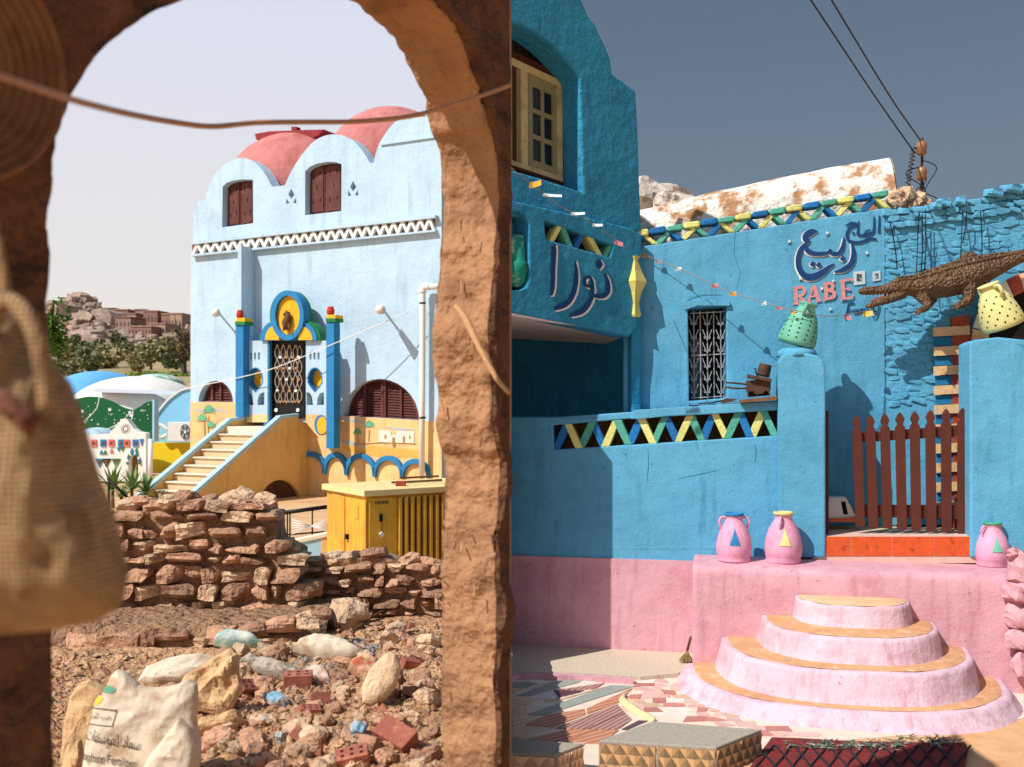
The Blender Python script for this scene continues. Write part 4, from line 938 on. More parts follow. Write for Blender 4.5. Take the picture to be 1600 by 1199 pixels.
tube('elbow', [HL.pw(672, 448, .25), HL.pw(664, 448, .25), HL.pw(661, 450, .25), HL.pw(660.5, 458, .25)], .092, white_p, pp, seg=12, k=3)
tag(tube('cable', [HL.pw(298, 606, .9), HL.pw(370, 591, .9), HL.pw(430, 575, .95), HL.pw(520, 538, 1.), HL.pw(640, 487, .5)], .012, white_p, k=5, seg=5), 'thin pale cable sagging across the front of the blue house', 'cable')

# ------------------------------------------------------------ yellow cabinet
cab_y = M('cabinet_yellow', (226, 170, 56), .6, .08, 3, .12, 30, stain=(196, 140, 40), stain_amt=.5, stain_scale=4, grime=(150, 104, 60), chips=(120, 70, 40))
cab_t = M('cabinet_top', (234, 208, 146), .7, .08, 3, .15, 30, stain=(206, 160, 84), stain_amt=.4, stain_scale=3)
CA = Vector((.83, .56)).normalized(); CB = Vector((-.56, .83)).normalized(); CC = Vector((-1.71, 12.0)); ztop = E - (776 - HZ) / F * 12
cab = thing('metal_cabinet', (CC.x, CC.y, -.35), 'yellow metal utility cabinet with corrugated side behind the low wall', 'cabinet')
def cbox(name, a0, a1, b0, b1, z0, z1, mat, parent=cab, bevel=.006):
    pts = [CC + CA * a + CB * b_ for a, b_ in ((a0, b0), (a1, b0), (a1, b1), (a0, b1))]
    return mk(name, [(p.x, p.y, z) for z in (z0, z1) for p in pts], [(0, 3, 2, 1), (4, 5, 6, 7), (0, 1, 5, 4), (1, 2, 6, 5), (2, 3, 7, 6), (3, 0, 4, 7)], mat, parent, bevel=bevel)
cbox('cabinet_body', 0, 1.9, 0, 1.12, -.36, ztop, cab_y)
cbox('cabinet_roof', -.05, 1.96, -.05, 1.17, ztop + .003, ztop + .075, cab_t)
CF = Plane(CC.x, CC.y, CA.x, CA.y); CS = Plane(CC.x + CB.x * 1.12, CC.y + CB.y * 1.12, -CB.x, -CB.y)
d1 = plate('door', CF, [(577, 900), (577, 779), (620, 777), (620, 900)], cab_y, cab, o=.018, th=.018, bevel=.004)
plate('lock', CF, rect(594, 804, 598, 815), black_iron, d1, o=.045, th=.03); plate('padlock_tag', CF, [(593, 835), (597, 831), (601, 835), (597, 840)], white_p, d1, o=.05, th=.02)
tube('lock_wire', [CF.pw(596, 815, .04), CF.pw(597, 832, .045)], .004, black_iron, d1, seg=5)
strokes('stencil_lettering', CF, [[(587 + i * 3.2, 783.5 - i * .12, 1.2), (587 + i * 3.2, 788.5 - i * .12, 1.2)] for i in range(7)] + [[(586.6 + i * 3.2, 784 + (i % 2) * 2.4 - i * .1, 1), (589.4 + i * 3.2, 784 + (i % 2) * 2.4 - i * .1, 1)] for i in range(6)], ink, d1, o=.021, th=.002, k=1)
for i in range(8):
    x = 624 + i * 9.6; plate('corrugation', CF, [(x, 905), (x, 777.5 - i * .8), (x + 4.6, 777 - i * .8), (x + 4.6, 905)], cab_y, cab, o=.045, th=.045, bevel=.006)
    plate('groove', CF, [(x + 5.0, 905), (x + 5.0, 778 - i * .8), (x + 8.9, 778 - i * .8), (x + 8.9, 905)], M('groove_grey', (96, 84, 60), .8, .2, 5, .1), cab, o=.003, th=.002)
d2 = plate('door', CS, [(520, 890), (520, 771), (538, 776), (538, 894)], cab_y, cab, o=.014, th=.014, bevel=.003); plate('door', CS, [(540, 894), (540, 776.5), (571, 784), (571, 900)], cab_y, cab, o=.014, th=.014, bevel=.003)
plate('handle', CS, rect(538, 835, 541, 843), black_iron, d2, o=.05, th=.04); plate('vent_panel', CS, rect(554, 791, 559, 811), cab_y, d2, o=.022, th=.008)
bn = P(626, 760, 12.6); tz = ztop + .075
tag(box('brick', (bn.x - .06, bn.y - .05, tz), (bn.x + .06, bn.y + .05, tz + .06), M('red_block', (150, 62, 48), .9, .2, 20, .3), bevel=.006), 'small dark red brick lying on top of the yellow cabinet', 'brick')
for i, (xa, xb, dd) in enumerate(((612, 690, 12.9), (635, 690, 12.7), (625, 685, 13.1))):
    a, b_ = P(xa, 755, dd), P(xb, 752, dd + .35); a.z = b_.z = tz + .02 + .02 * i
    tag(tube('wood_lath', [a, b_], .018, wood_m, seg=4, smooth=False), ['long lath nearest the front edge on the cabinet roof', 'short lath on the cabinet roof above the red brick', 'lath lying at the back of the cabinet roof'][i], 'lath')
# bed, kerb and railing behind the wall
bed = mk('garden_bed', [G(410, 862, 0), G(560, 862, 0), G(560, 790, 0), G(410, 790, 0), *[q - Vector((0, 0, .4)) for q in (G(410, 862, 0), G(560, 862, 0), G(560, 790, 0), G(410, 790, 0))]], [(0, 1, 2, 3), (0, 4, 5, 1), (1, 5, 6, 2), (3, 7, 4, 0)], sand); struct(bed)
KP = Plane(P(440, 0, 13.6).x, 13.6, 1, .12)
kb = thing('planter_kerb', KP.pw(480, 880, 0), 'low kerb painted pale blue and yellow beside the cabinet', 'kerb')
plate('kerb', KP, [(430, 890), (430, 857), (502, 841), (502, 890)], coping_b, kb, o=0, th=.2); plate('kerb', KP, [(502, 890), (502, 841), (520, 837), (520, 890)], yel_p, kb, o=.004, th=.2); plate('kerb_top', KP, [(428, 857), (428, 852), (520, 832), (520, 837)], cream, kb, o=.02, th=.25)
RP = Plane(P(425, 0, 15).x, 15, 1, .1)
rl = thing('garden_railing', RP.pw(470, 840, 0), 'black railing with white fan shaped rods left of the yellow cabinet', 'railing')
tube('top_rail', [RP.pw(424, 804), RP.pw(520, 791)], .03, black_iron, rl)
tube('bottom_rail', [RP.pw(424, 838), RP.pw(520, 830)], .012, black_iron, rl)
for x in (444, 449, 488, 453, 516): tube('post', [RP.pw(x, 802 - (x - 424) * .13), RP.pw(x, 842)], .012, black_iron, rl, seg=6)
for s in (-1, 1):
    for i in range(6): tube('fan_rod', [RP.pw(486, 822, .02), RP.pw(486 + s * 30, 812 + i * 4.6 - (2 if s > 0 else 0), .02)], .007, white_p, rl, seg=5)
    
# ------------------------------------------------------------ small painted houses further left
GP = Plane(P(137, 0, 32).x, 32, 1, -.08)
gw = thing('white_gate_wall', GP.pw(185, 750), 'white ornamental gate wall with stepped gable and coloured painted squares', 'gate wall')
gate_o = [(120, 752), (120, 680), (172, 678), (172, 674), (176, 674), (176, 670), (180, 670), (180, 665), (184, 665), (184, 660), (188, 660), (188, 655), (198, 655), (203, 662), (209, 670), (216, 675), (228, 677), (228, 752)]
arch_h = [(200, 748), *[(208 - 8 * math.cos(R(a)), 724 - 15 * math.sin(R(a))) for a in range(0, 181, 15)], (216, 748)]
plate('wall', GP, gate_o, white_p, gw, holes=[arch_h], o=0, th=.3)
plate('doorway', GP, rect(198, 705, 218, 750), M('warm_shade', (140, 92, 60), .9, .2, 3, .2), gw, o=-.32, th=.05)
for i in range(13):
    a = 15 * i - 7; plate('arch_stripe', GP, [(208 - r_ * math.cos(R(b_)), 724 - r_ * 1.7 * math.sin(R(b_))) for r_, b_ in ((8, a), (11, a), (11, a + 13), (8, a + 13))], [green_p, white_p, mid_blue][i % 3], gw, o=.05, th=.05)
salmon = M('salmon_paint', (222, 110, 104), .85, .1, 4, .1)
for (x, m_) in ((146, salmon), (160.6, mid_blue), (173.4, salmon), (188.5, mid_blue), (197.5, salmon), (211, mid_blue)):
    sq = plate('painted_square', GP, rect(x - 4.3, 687, x + 4.3, 698), m_, gw, o=.04, th=.04); plate('square_inlay', GP, rect(x - 2, 690.5, x + 2, 695), brick_dk, sq, o=.05, th=.02)
for (x, y, s, m_) in ((158, 707, 1, mid_blue), (164, 707, 1, green_p), (174, 705, 1, salmon), (185, 702, -1, mid_blue), (191, 702, -1, green_p), (206, 704, 1, mid_blue), (213, 704, 1, green_p), (221, 691, -1.6, mid_blue)):
    plate('painted_triangle', GP, [(x - 3, y + 3 * s), (x + 3, y + 3 * s), (x, y - 4 * s)], m_, gw, o=.03, th=.03)
for i, x in enumerate((155, 166, 181)): plate('painted_triangle', GP, [(x - 7, 717), (x + 7, 717), (x, 731)], [mid_blue, dark_m, green_p][i], gw, o=.03, th=.03); plate('triangle_inlay', GP, [(x - 4, 719), (x + 4, 719), (x, 727)], brick_dk, gw, o=.04, th=.02)
strokes('sun_drawing', GP, [ell(196, 670, 3.6, 3.8, n=16) + [(199.6, 670)]] + [[(196 + 5 * math.cos(a), 670 - 5 * math.sin(a), .7), (196 + 9 * math.cos(a), 670 - 9 * math.sin(a), .5)] for a in [i * .52 for i in range(12)]] if False else [[(x, y, .8) for x, y in ell(196, 670, 3.6, 3.8, n=16) + [(199.6, 670)]]] + [[(196 + 5 * math.cos(i * .524), 670 - 5 * math.sin(i * .524), .7), (196 + 8 * math.cos(i * .524), 670 - 8 * math.sin(i * .524), .5)] for i in range(12)], ink, gw, o=.01, th=.01, k=1)
tag(tube('white_post', [P(235, 750, 31.5), P(235, 686, 31.5)], .07, white_p, seg=12), 'white post at the right end of the white gate wall', 'post')
NP = Plane(P(110, 0, 36).x, 36, 1, -.05)
gs = thing('green_star_wall', NP.pw(178, 690), 'dark green wavy wall sprinkled with white stars', 'wall')
gt = spline([(95, 630), (118, 624), (136, 620), (152, 621), (170, 627), (190, 637), (206, 641), (218, 636), (228, 629), (238, 627)], 4)
plate('wall', NP, [(95, 690)] + gt + [(238, 690)], M('star_green', (20, 92, 52), .8, .1, 1, .2, 10), gs, o=0, th=.25); plate('wall_end', NP, [(238, 690), (238, 626), (241, 624), (241, 690)], coping_b, gs, o=.02, th=.4)
r_st = random.Random(9)
for i in range(40):
    x = r_st.uniform(122, 236); y = r_st.uniform(itop(x, gt) + 4, 672); s = r_st.choice([.5, .6, .8, 1.8]); st = [(x + s * (1 if k % 2 else 2.0) * math.cos(k * .628), y - s * (1 if k % 2 else 2.0) * math.sin(k * .628)) for k in range(10)]
    plate('painted_star', NP, st, white_p, gs, o=.015, th=.015)
OP = Plane(P(243, 0, 38).x, 38, 1, -.05)
bg_ = thing('blue_gable_house', OP.pw(270, 692), 'small sky blue gable house with a cooling unit on it', 'house')
skyb = M('sky_blue_paint', (140, 204, 238), .85, .05, 1, .2, 10)
plate('wall', OP, [(241, 692), (241, 652), (250, 640), (262, 626), (276, 615), (288, 609), (310, 606), (310, 692)], skyb, bg_, o=0, th=3); strokes('gable_edge', OP, [[(241, 651, 3), (250, 639, 3), (262, 625, 3), (276, 614, 3), (288, 608, 3), (310, 605, 3)]], white_p, bg_, o=.06, th=.3)
yw = thing('yellow_wall', OP.pw(270, 752, 1), 'bright yellow wall below the blue gable house', 'wall'); plate('wall', OP, [(236, 760), (236, 692), (312, 692), (312, 760)], M('bright_yellow', (238, 206, 40), .85, .08, 1, .2, 10, stain=(206, 170, 60), stain_amt=.5, stain_scale=1), yw, o=.5, th=.4)
ac = thing('cooling_unit', OP.pw(278, 690, .6), 'white outdoor cooling unit with a round fan on the blue gable house', 'cooling unit')
plate('casing', OP, rect(262, 660, 297, 690), white_p, ac, o=.9, th=.5, bevel=.02)
fan = plate('fan_ring', OP, ell(289, 675, 7.5, 12, n=24), M('fan_grey', (96, 100, 100), .6, .2, 5, .1), ac, o=.93, th=.03); plate('fan_hub', OP, ell(289, 675, 1.8, 2.8, n=14), white_p, fan, o=.96, th=.03)
for i in range(5): a = R(72 * i); plate('fan_blade', OP, [(289 + 1.8 * math.cos(a), 675 - 2.8 * math.sin(a)), (289 + 6.8 * math.cos(a), 675 - 11 * math.sin(a)), (289 + 6.8 * math.cos(a + .5), 675 - 11 * math.sin(a + .5))], M('blade_grey', (170, 172, 170), .6, .1, 5, 0), fan, o=.95, th=.01)
tube('hose', [OP.pw(262, 672, .7), OP.pw(250, 664, .7), OP.pw(246, 674, .7), OP.pw(252, 684, .7), OP.pw(260, 680, .7)], .07, white_p, ac, k=5)
tag(dome('white_dome', Plane(P(215, 0, 44).x, 44, 1, 0), 217, 648, 0, 92, 60, 3.5, white_p, None), 'white plastered dome roof between the green wall and the blue gable', 'dome')
dl = plate('dome_ledge', Plane(P(215, 0, 40.4).x, 40.4, 1, 0), [(146, 613), (150, 607), (282, 612), (284, 617)], M('shade_white', (214, 222, 236), .85, .05, 1, .1), None, o=0, th=1.2); tag(dl, 'flat white ledge running along the foot of the white dome', 'ledge')
tag(dome('blue_dome', Plane(P(160, 0, 52).x, 52, 1, 0), 158, 630, 0, 64, 50, 4, M('dome_blue', (104, 176, 226), .85, .05, .6, .2, 6), None), 'sky blue dome roof left of the white dome', 'dome')
tag(dome('green_dome', Plane(P(248, 0, 56).x, 56, 1, 0), 248, 604, 0, 30, 20, 3, M('dome_green', (120, 190, 150), .85, .2, 1.5, .2, 6, stain=(230, 236, 230), stain_amt=1, stain_scale=1.2, stain_pos=.5), None), 'small green and white dome behind the white dome', 'dome')
tag(dome('small_dome', Plane(P(155, 0, 34).x, 34.5, 1, 0), 152, 690, 0, 30, 22, 1, M('dome_pale', (178, 206, 224), .85, .05, .6, .2, 6), None), 'little pale blue dome peeping over the white gate wall', 'dome')
# yucca plants
yuc = M('yucca_green', (110, 146, 74), .8, .25, 3, 0)
def yucca(px, py, d, h, label, seed):
    r = random.Random(seed); b0 = P(px, py, d); t = thing('yucca_plant', b0, label, 'plant', 'spiky plants by the stairs'); L_ = h / F * d
    tube('stem', [b0 - Vector((0, 0, .3)), b0 + Vector((0, 0, L_ * .35))], [.05, .04], wood_m, t, seg=6)
    V, Fc = [], []
    for i in range(34):
        a = r.uniform(0, 6.28); el_ = r.uniform(-.1, 1.35); l = L_ * r.uniform(.55, .85); c = b0 + Vector((0, 0, L_ * .33))
        dr_ = Vector((math.cos(a) * math.cos(el_), math.sin(a) * math.cos(el_), math.sin(el_))); s = dr_.cross(Vector((0, 0, 1))).normalized() * L_ * .035
        k0 = len(V); V += [c - s, c + s, c + dr_ * l * .5 + s * 1.2, c + dr_ * l * .5 - s * 1.2, c + dr_ * l - Vector((0, 0, l * .1))]
        Fc += [(k0, k0 + 1, k0 + 2, k0 + 3), (k0 + 3, k0 + 2, k0 + 4)]
    mk('leaves', V, Fc, yuc, t, fix=False)
for i, a in enumerate([(176, 785, 24, 62), (206, 785, 24.5, 58), (228, 785, 25, 48), (190, 790, 23, 36), (240, 782, 26, 34)]):
    yucca(*a, ['tallest spiky yucca left of the stairs', 'fan leaved yucca in front of the white gate door', 'spiky yucca touching the stair parapet', 'low spiky plant in front of the tall yucca', 'small spiky plant by the foot of the stairs'][i], i)
fr_ = thing('dark_railing', P(180, 790, 23), 'dark sloping handrail among the yucca plants', 'railing')
tube('rail', [P(168, 748, 22.5), P(206, 784, 22.5)], .035, black_iron, fr_); tube('post', [P(170, 746, 22.5), P(170, 800, 22.5)], .03, black_iron, fr_)
for i, (a, b_, c) in enumerate((((130, 660, 34), (150, 640, 33), (155, 622, 33)), ((165, 672, 33), (185, 662, 32), (208, 642, 34)), ((208, 642, 34), (206, 655, 33), (196, 680, 32)))):
    tag(tube('power_line', [P(*a), P(*b_), P(*c)], .014, white_p, k=4, seg=5), ['white cable rising over the left end of the green star wall', 'white cable sagging across the green star wall', 'white cable dropping from the dip of the green wall'][i], 'cable')
# ------------------------------------------------------------ right: the blue courtyard
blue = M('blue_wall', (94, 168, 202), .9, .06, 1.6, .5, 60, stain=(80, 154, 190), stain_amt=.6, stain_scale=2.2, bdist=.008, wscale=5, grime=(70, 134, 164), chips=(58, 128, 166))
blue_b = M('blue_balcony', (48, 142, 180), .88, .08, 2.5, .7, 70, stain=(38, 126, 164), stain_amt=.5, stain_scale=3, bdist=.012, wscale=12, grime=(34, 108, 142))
pink = M('pink_wall', (210, 160, 170), .9, .07, 2.2, .5, 50, stain=(196, 136, 150), stain_amt=.6, stain_scale=3, bdist=.008, wscale=5, grime=(176, 120, 128), chips=(168, 108, 108))
pink_l = M('pink_step', (222, 188, 200), .88, .07, 3, .5, 50, stain=(202, 156, 168), stain_amt=.6, stain_scale=5, bdist=.008, wscale=8, grime=(178, 134, 140), chips=(160, 110, 104), gs=1.6)
navy = M('navy_paint', (20, 62, 110), .85, .08, 6, .2, 60)
lat_b = vary(M('lattice_blue', (30, 112, 176), .85, .12, 12, .8, 50, bdist=.01), .12); lat_y = vary(M('lattice_yellow', (214, 214, 130), .85, .12, 12, .8, 50, bdist=.01), .1); lat_g = vary(M('lattice_green', (84, 168, 146), .85, .12, 12, .8, 50, bdist=.01), .12)
orange_s = M('orange_sand', (216, 168, 122), .95, .12, 6, .5, 90, stain=(204, 142, 92), stain_amt=.5, stain_scale=4)
LW = Plane(0, 8.9, .98, -.2); PF = LW.shift(.62); PZ, KZ = .86, .806
def U(pl, x, o=0.): return pl.hit(x, 700, o)[0]
def slab(name, pts, z0, z1, mat, parent=None, bevel=0, ztops=None):
    n = len(pts); zt = ztops or [z1] * n
    return mk(name, [(p[0], p[1], z0) for p in pts] + [(p[0], p[1], z) for p, z in zip(pts, zt)], [tuple(range(n))[::-1], tuple(range(n, 2 * n))] + [(i, (i + 1) % n, (i + 1) % n + n, i + n) for i in range(n)], mat, parent, bevel=bevel)
def pxslab(name, pxs, z0, z1, mat, parent=None, bevel=0):
    return slab(name, [G(x, y, z1)[:2] for x, y in pxs], z0, z1, mat, parent, bevel)
struct(slab('courtyard_floor', [(0.0, 3.5), (9, 3.5), (9, 9.2), (0.0, 9.2)], -.5, -.006, orange_s))

# low front wall with lattice
fw = thing('courtyard_wall', LW.w(1, 0), 'low blue wall with a coloured lattice band and pink painted base', 'wall')
lt = lambda x: (665 + (x - 863) * (654 - 665) / 128) if x < 991 else (654 + (x - 991) * (641 - 654) / 224)
lb_ = lambda x: 703 + (x - 866) * (681 - 703) / 349
hole = [(866, lb_(866)), (864, lt(864)), (991, lt(991)), (1216, lt(1216)), (1216, lb_(1216))]
plate('wall', LW, [(735, 860), (735, 652), (870, 652), (985, 644), (1010, 640), (1100, 634), (1222, 625), (1222, 860)], blue, fw, holes=[hole], o=0, th=.30, bevel=.02)
u0, u1 = U(LW, 735), U(LW, 1290)
plate('wall', LW, [(u0, KZ), (u1, KZ), (u1, KZ + .2), (u0, KZ + .2)], blue, fw, o=-.002, th=.28, px=False)
plate('painted_base', LW, [(u0, -.02), (u1, -.02), (u1, KZ), (u0, KZ)], pink, fw, o=.012, th=.30, px=False)
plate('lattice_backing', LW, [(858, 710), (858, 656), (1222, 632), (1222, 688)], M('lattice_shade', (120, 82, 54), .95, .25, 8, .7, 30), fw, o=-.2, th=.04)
lattice(LW, 868, 1212, lambda x: lt(x) - 1, lambda x: lb_(x) + 1, 9, 13, [lat_b, lat_y, lat_g], fw, -.01, .14, bevel=.012, jit=1.2)
plate('coping', LW, [(985, 655), (990, 641), (1040, 638), (1090, 635), (1150, 631), (1216, 626), (1216, 641), (1100, 648), (1050, 650), (1000, 655)], blue, fw, o=.03, th=.36, bevel=.02)
# pillars either side of the gate
pl1 = thing('gate_pillar', LW.w(U(LW, 1252), 0, .1), 'square blue pillar left of the gate carrying the green pot', 'pillar')
plate('shaft', LW, [(1216, 872), (1216, 566), (1220, 556), (1230, 552), (1262, 552), (1278, 556), (1287, 564), (1290, 580), (1290, 872)], blue, pl1, o=.12, th=.34, bevel=.025)
lathe('cap_mound', LW.pw(1245, 554, -.04), [(.17, -.02), (.15, .03), (.12, .05), (.02, .06)], blue, pl1, seg=20)
pl2 = thing('gate_pillar', LW.w(U(LW, 1560), 0, .1), 'blue pillar right of the gate carrying the yellow pot', 'pillar')
plate('shaft', LW, [(1516, 872), (1515, 536), (1525, 531), (1560, 527), (1590, 530), (1640, 534), (1640, 872)], blue, pl2, o=.12, th=.40, bevel=.03)

# platform and rounded steps
pf = thing('pink_platform', PF.w(U(PF, 1330), 0), 'broad pink plastered platform in front of the gate', 'platform')
ua, ub = U(PF, 1082), U(PF, 1640)
V = []; nU, prof = 60, [(0, -.02), (0, .25), (.004, .5), (.0, .7), (-.004, PZ - .06), (-.02, PZ - .02), (-.06, PZ), (-.3, PZ + .004), (-.62, PZ)]
for i in range(nU + 1):
    u = ua + (ub - ua) * i / nU
    for (o, z) in prof: V.append(PF.w(u, z + (.012 * fract((u * 2, o * 3, 5)) if z > .6 else 0), o + .016 * fract((u * 1.6, z * 2.5, 2))))
m = len(prof); Fc = [(i * m + j, (i + 1) * m + j, (i + 1) * m + j + 1, i * m + j + 1) for i in range(nU) for j in range(m - 1)] + [tuple(range(m)), tuple(nU * m + j for j in range(m))]
mk('platform_body', V, Fc, pink, pf, smooth=True)
plate('platform_end', PF, [(ua + .002, -.02), (ua + .002, PZ - .05), (ua + .4, PZ - .05), (ua + .4, -.02)], pink, pf, o=-.03, th=.58, px=False, bevel=.02)
cu = U(PF, 1330)
heights = [.0, .105, .32, .50, .66]; half = [1.15, .89, .625, .41]; prot = [1.08, .90, .68, .36]; shift = [-.085, -.07, -.035, .0]
names_ = ['lowest and widest of the rounded pink steps with orange tread', 'second rounded pink step from the ground', 'third rounded pink step from the ground', 'topmost and smallest of the rounded pink steps']
for s in range(4):
    t = thing('rounded_step', PF.w(cu, heights[s]), names_[s], 'step', 'rounded steps up to the gate')
    z0, z1 = heights[s] - .02, heights[s + 1]; V, Fc = [], []; n = 140
    def rim(sc, z, k=0.):
        r = []
        for i in range(n + 1):
            a = math.pi * i / n; ca, sa = math.cos(a), math.sin(a); e = .82
            x = half[s] * sc * abs(ca) ** e * (1 if ca > 0 else -1); y = prot[s] * sc * abs(sa) ** e
            w_ = 1 + .014 * noise.noise((math.cos(a) * 3, math.sin(a) * 3, s * 3.)) + .005 * noise.noise((math.cos(a) * 14, math.sin(a) * 14, z * 9 + s * 3.)) + .003 * noise.noise((math.cos(a) * 40, math.sin(a) * 40, z * 20 + s * 3.)); r.append(PF.w(cu + shift[s] + x * w_, z + k * noise.noise((a * 3, s * 1., 2.)), y * w_ - .0))
        return r
    rings = [rim(1.075, z0), rim(1.05, z0 + .03, .004), rim(1.025, (z0 + z1) / 2), rim(1.005, z1 - .03, .006), rim(.995, z1 - .008, .009), rim(.97, z1, .007), rim(.90, z1 - .002, .003), rim(.4, z1 - .002), rim(.01, z1 - .002)]
    for r_ in rings: V += r_
    for j in range(len(rings) - 1):
        for i in range(n): Fc.append((j * (n + 1) + i, j * (n + 1) + i + 1, (j + 1) * (n + 1) + i + 1, (j + 1) * (n + 1) + i))
    mk('riser', V, Fc, pink_l, t, smooth=True)
    V, Fc = [], []; rr = [rim(.945, z1 + .002), rim(.93, z1 + .0075), rim(.5, z1 + .0075), rim(.01, z1 + .0075)]
    for r_ in rr: V += r_
    for j in range(len(rr) - 1):
        for i in range(n): Fc.append((j * (n + 1) + i, j * (n + 1) + i + 1, (j + 1) * (n + 1) + i + 1, (j + 1) * (n + 1) + i))
    mk('tread', V, Fc, M('tread_orange', (212, 158, 112), .93, .14, 6, .5, 120, stain=(226, 190, 160), stain_amt=.7, stain_scale=9, grime=(176, 128, 100), chips=(232, 206, 190), gs=1.6) if s < 3 else M('tread_sand', (220, 180, 140), .93, .1, 6, .5, 120), t, smooth=True)
# pink painted rocks at the right end
RPK = [rock_mesh('pink_rock', 700 + s, pink, blocky=.5, rough=.14) for s in range(4)]
for i, (x, y, w, h) in enumerate([(1592, 885, 34, 44), (1590, 925, 36, 40), (1594, 962, 30, 40), (1596, 1000, 26, 40), (1598, 1040, 24, 40), (1586, 868, 26, 16)]):
    tag(place('painted_rock', RPK[i % 4], P(x, y, 7.45), (w / F * 7.5, .25, h / F * 7.5 * 1.15), (.1 * i, .2, .5 * i)), ['large pink painted rock second from the top at the right edge', 'pink painted rock third from the top at the right edge', 'pink painted rock halfway down the right edge', 'pink painted rock second from the bottom at the right edge', 'lowest pink painted rock at the right edge', 'topmost small pink rock beside the pink jar at the right'][i], 'rock', 'pink rocks at the right edge')

# ------------------------------------------------------------ gate, threshold and terrace
red_tile = M('red_tile', (206, 84, 34), .35, .18, 14, .1, 40, stain=(120, 44, 22), stain_amt=.7, stain_scale=18, spec=.5, stain_pos=.6)
th_ = thing('threshold', LW.w(U(LW, 1395), PZ, .1), 'threshold of glossy orange red tiles under the gate', 'threshold')
xs_ = [1270, 1329, 1393, 1459, 1527]
for i in range(4): plate('tile', LW, rect(xs_[i] + .7, 839, xs_[i + 1] - .7, 869), red_tile, th_, o=.10, th=.02)
plate('grout_base', LW, rect(1269, 838, 1528, 880), M('grout', (210, 176, 160), .9, .1, 9, .3), th_, o=.094, th=.36)
TZ = LW.hit(1400, 838, .09)[1]
struct(slab('terrace', [LW.w(U(LW, 1225), 0, -.28)[:2], LW.w(U(LW, 1640), 0, -.28)[:2], (5.6, 9.6), (3.2, 10.6), (1.9, 10.6)], 0, TZ - .004, M('terrace_sand', (216, 190, 160), .95, .15, 4, .4, 40, stain=(176, 146, 118), stain_amt=.5, stain_scale=3)))
brown = M('gate_brown', (86, 40, 28), .7, .12, 6, .25, 60)
gt_ = thing('picket_gate', LW.w(U(LW, 1420), TZ, -.05), 'dark brown wooden picket gate between the blue pillars', 'gate')
cxs_ = [1341.7, 1362.6, 1385, 1408.3, 1431, 1455, 1479.3, 1504.5]
for i, x in enumerate(cxs_):
    f_ = i / 7; yt = 649 - 12 * f_; yb_ = 823 + 11 * f_; w = 7.3 + .6 * f_; lean = 3.5 * (1 - f_)
    X = lambda dx, y: (x + dx + lean * (y - 740) / 100, y)
    plate('picket', LW, [X(-w, yb_), X(-w, yt + 24), X(-w * .55, yt + 19), X(-w * .95, yt + 12), X(-w * .55, yt + 5), X(0, yt), X(w * .55, yt + 5), X(w * .95, yt + 12), X(w * .55, yt + 19), X(w, yt + 24), X(w, yb_)], brown, gt_, o=-.05, th=.03, bevel=.003)
plate('rail', LW, [(1340, 692), (1340, 677), (1505, 664), (1505, 681)], brown, gt_, o=-.082, th=.03); plate('rail', LW, [(1344, 808), (1344, 789), (1506, 790), (1506, 811)], brown, gt_, o=-.082, th=.03)
tag(plate('gate_post', LW, rect(1287.5, 642, 1295, 838), brown, o=-.02, th=.06, bevel=.004), 'slim dark brown post beside the left gate pillar', 'post')
blk_ = thing('concrete_block', G(1318, 815, TZ), 'white concrete block on the terrace behind the gate', 'block')
BK = Plane(P(1297, 0, 8.66).x, 8.66, 1, -.2)
plate('block', BK, [(1290, 812), (1296, 778), (1322, 778), (1338, 808), (1338, 812)], white_p, blk_, o=0, th=.18); plate('slot', BK, [(1314, 784), (1321, 784), (1325, 804), (1318, 804)], dark_m, blk_, o=.004, th=.01)
plate('block_base', BK, [(1290, 816), (1290, 811), (1340, 809), (1340, 816)], red_tile, blk_, o=.03, th=.2)

# ------------------------------------------------------------ balcony house at the left of the courtyard
BP = Plane(.80, 8.73, .84, .543)
bb = thing('balcony_house', BP.w(-.5, 0, -.3), 'deep blue balcony house with Arabic lettering and a tall window', 'house')
whole = [(745, 40), (790, 33), (803, 36), (820, 42), (838, 51), (858, 66), (876, 84), (892, 103), (905, 122), (908, 200), (911, 300), (850, 280), (745, 250)]
uL = -1.38
def cl(pts, o=0.):
    return [(max(uL, q[0]), q[1]) for q in (BP.hit(x, y, o) for x, y in pts)]
upo = [(735, 330), (735, -80), (895, -80), (905, -8), (912, 8), (920, 26), (930, 38), (938, 56), (947, 74), (954, 92), (957, 116), (975, 128), (994, 142), (997, 200), (1000, 290), (1003, 362)]
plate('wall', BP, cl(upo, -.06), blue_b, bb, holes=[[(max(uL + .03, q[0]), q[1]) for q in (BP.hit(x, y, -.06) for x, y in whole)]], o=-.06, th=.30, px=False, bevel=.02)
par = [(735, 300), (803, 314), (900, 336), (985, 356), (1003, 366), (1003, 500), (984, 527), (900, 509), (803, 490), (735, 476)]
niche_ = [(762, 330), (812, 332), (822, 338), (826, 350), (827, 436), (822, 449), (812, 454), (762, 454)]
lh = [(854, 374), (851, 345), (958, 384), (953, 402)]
plate('balcony_parapet', BP, cl(par), blue_b, bb, holes=[[(max(uL + .03, q[0]), q[1]) for q in (BP.hit(x, y) for x, y in niche_)], [BP.hit(x, y) for x, y in lh]], o=0, th=.20, px=False, bevel=.015)
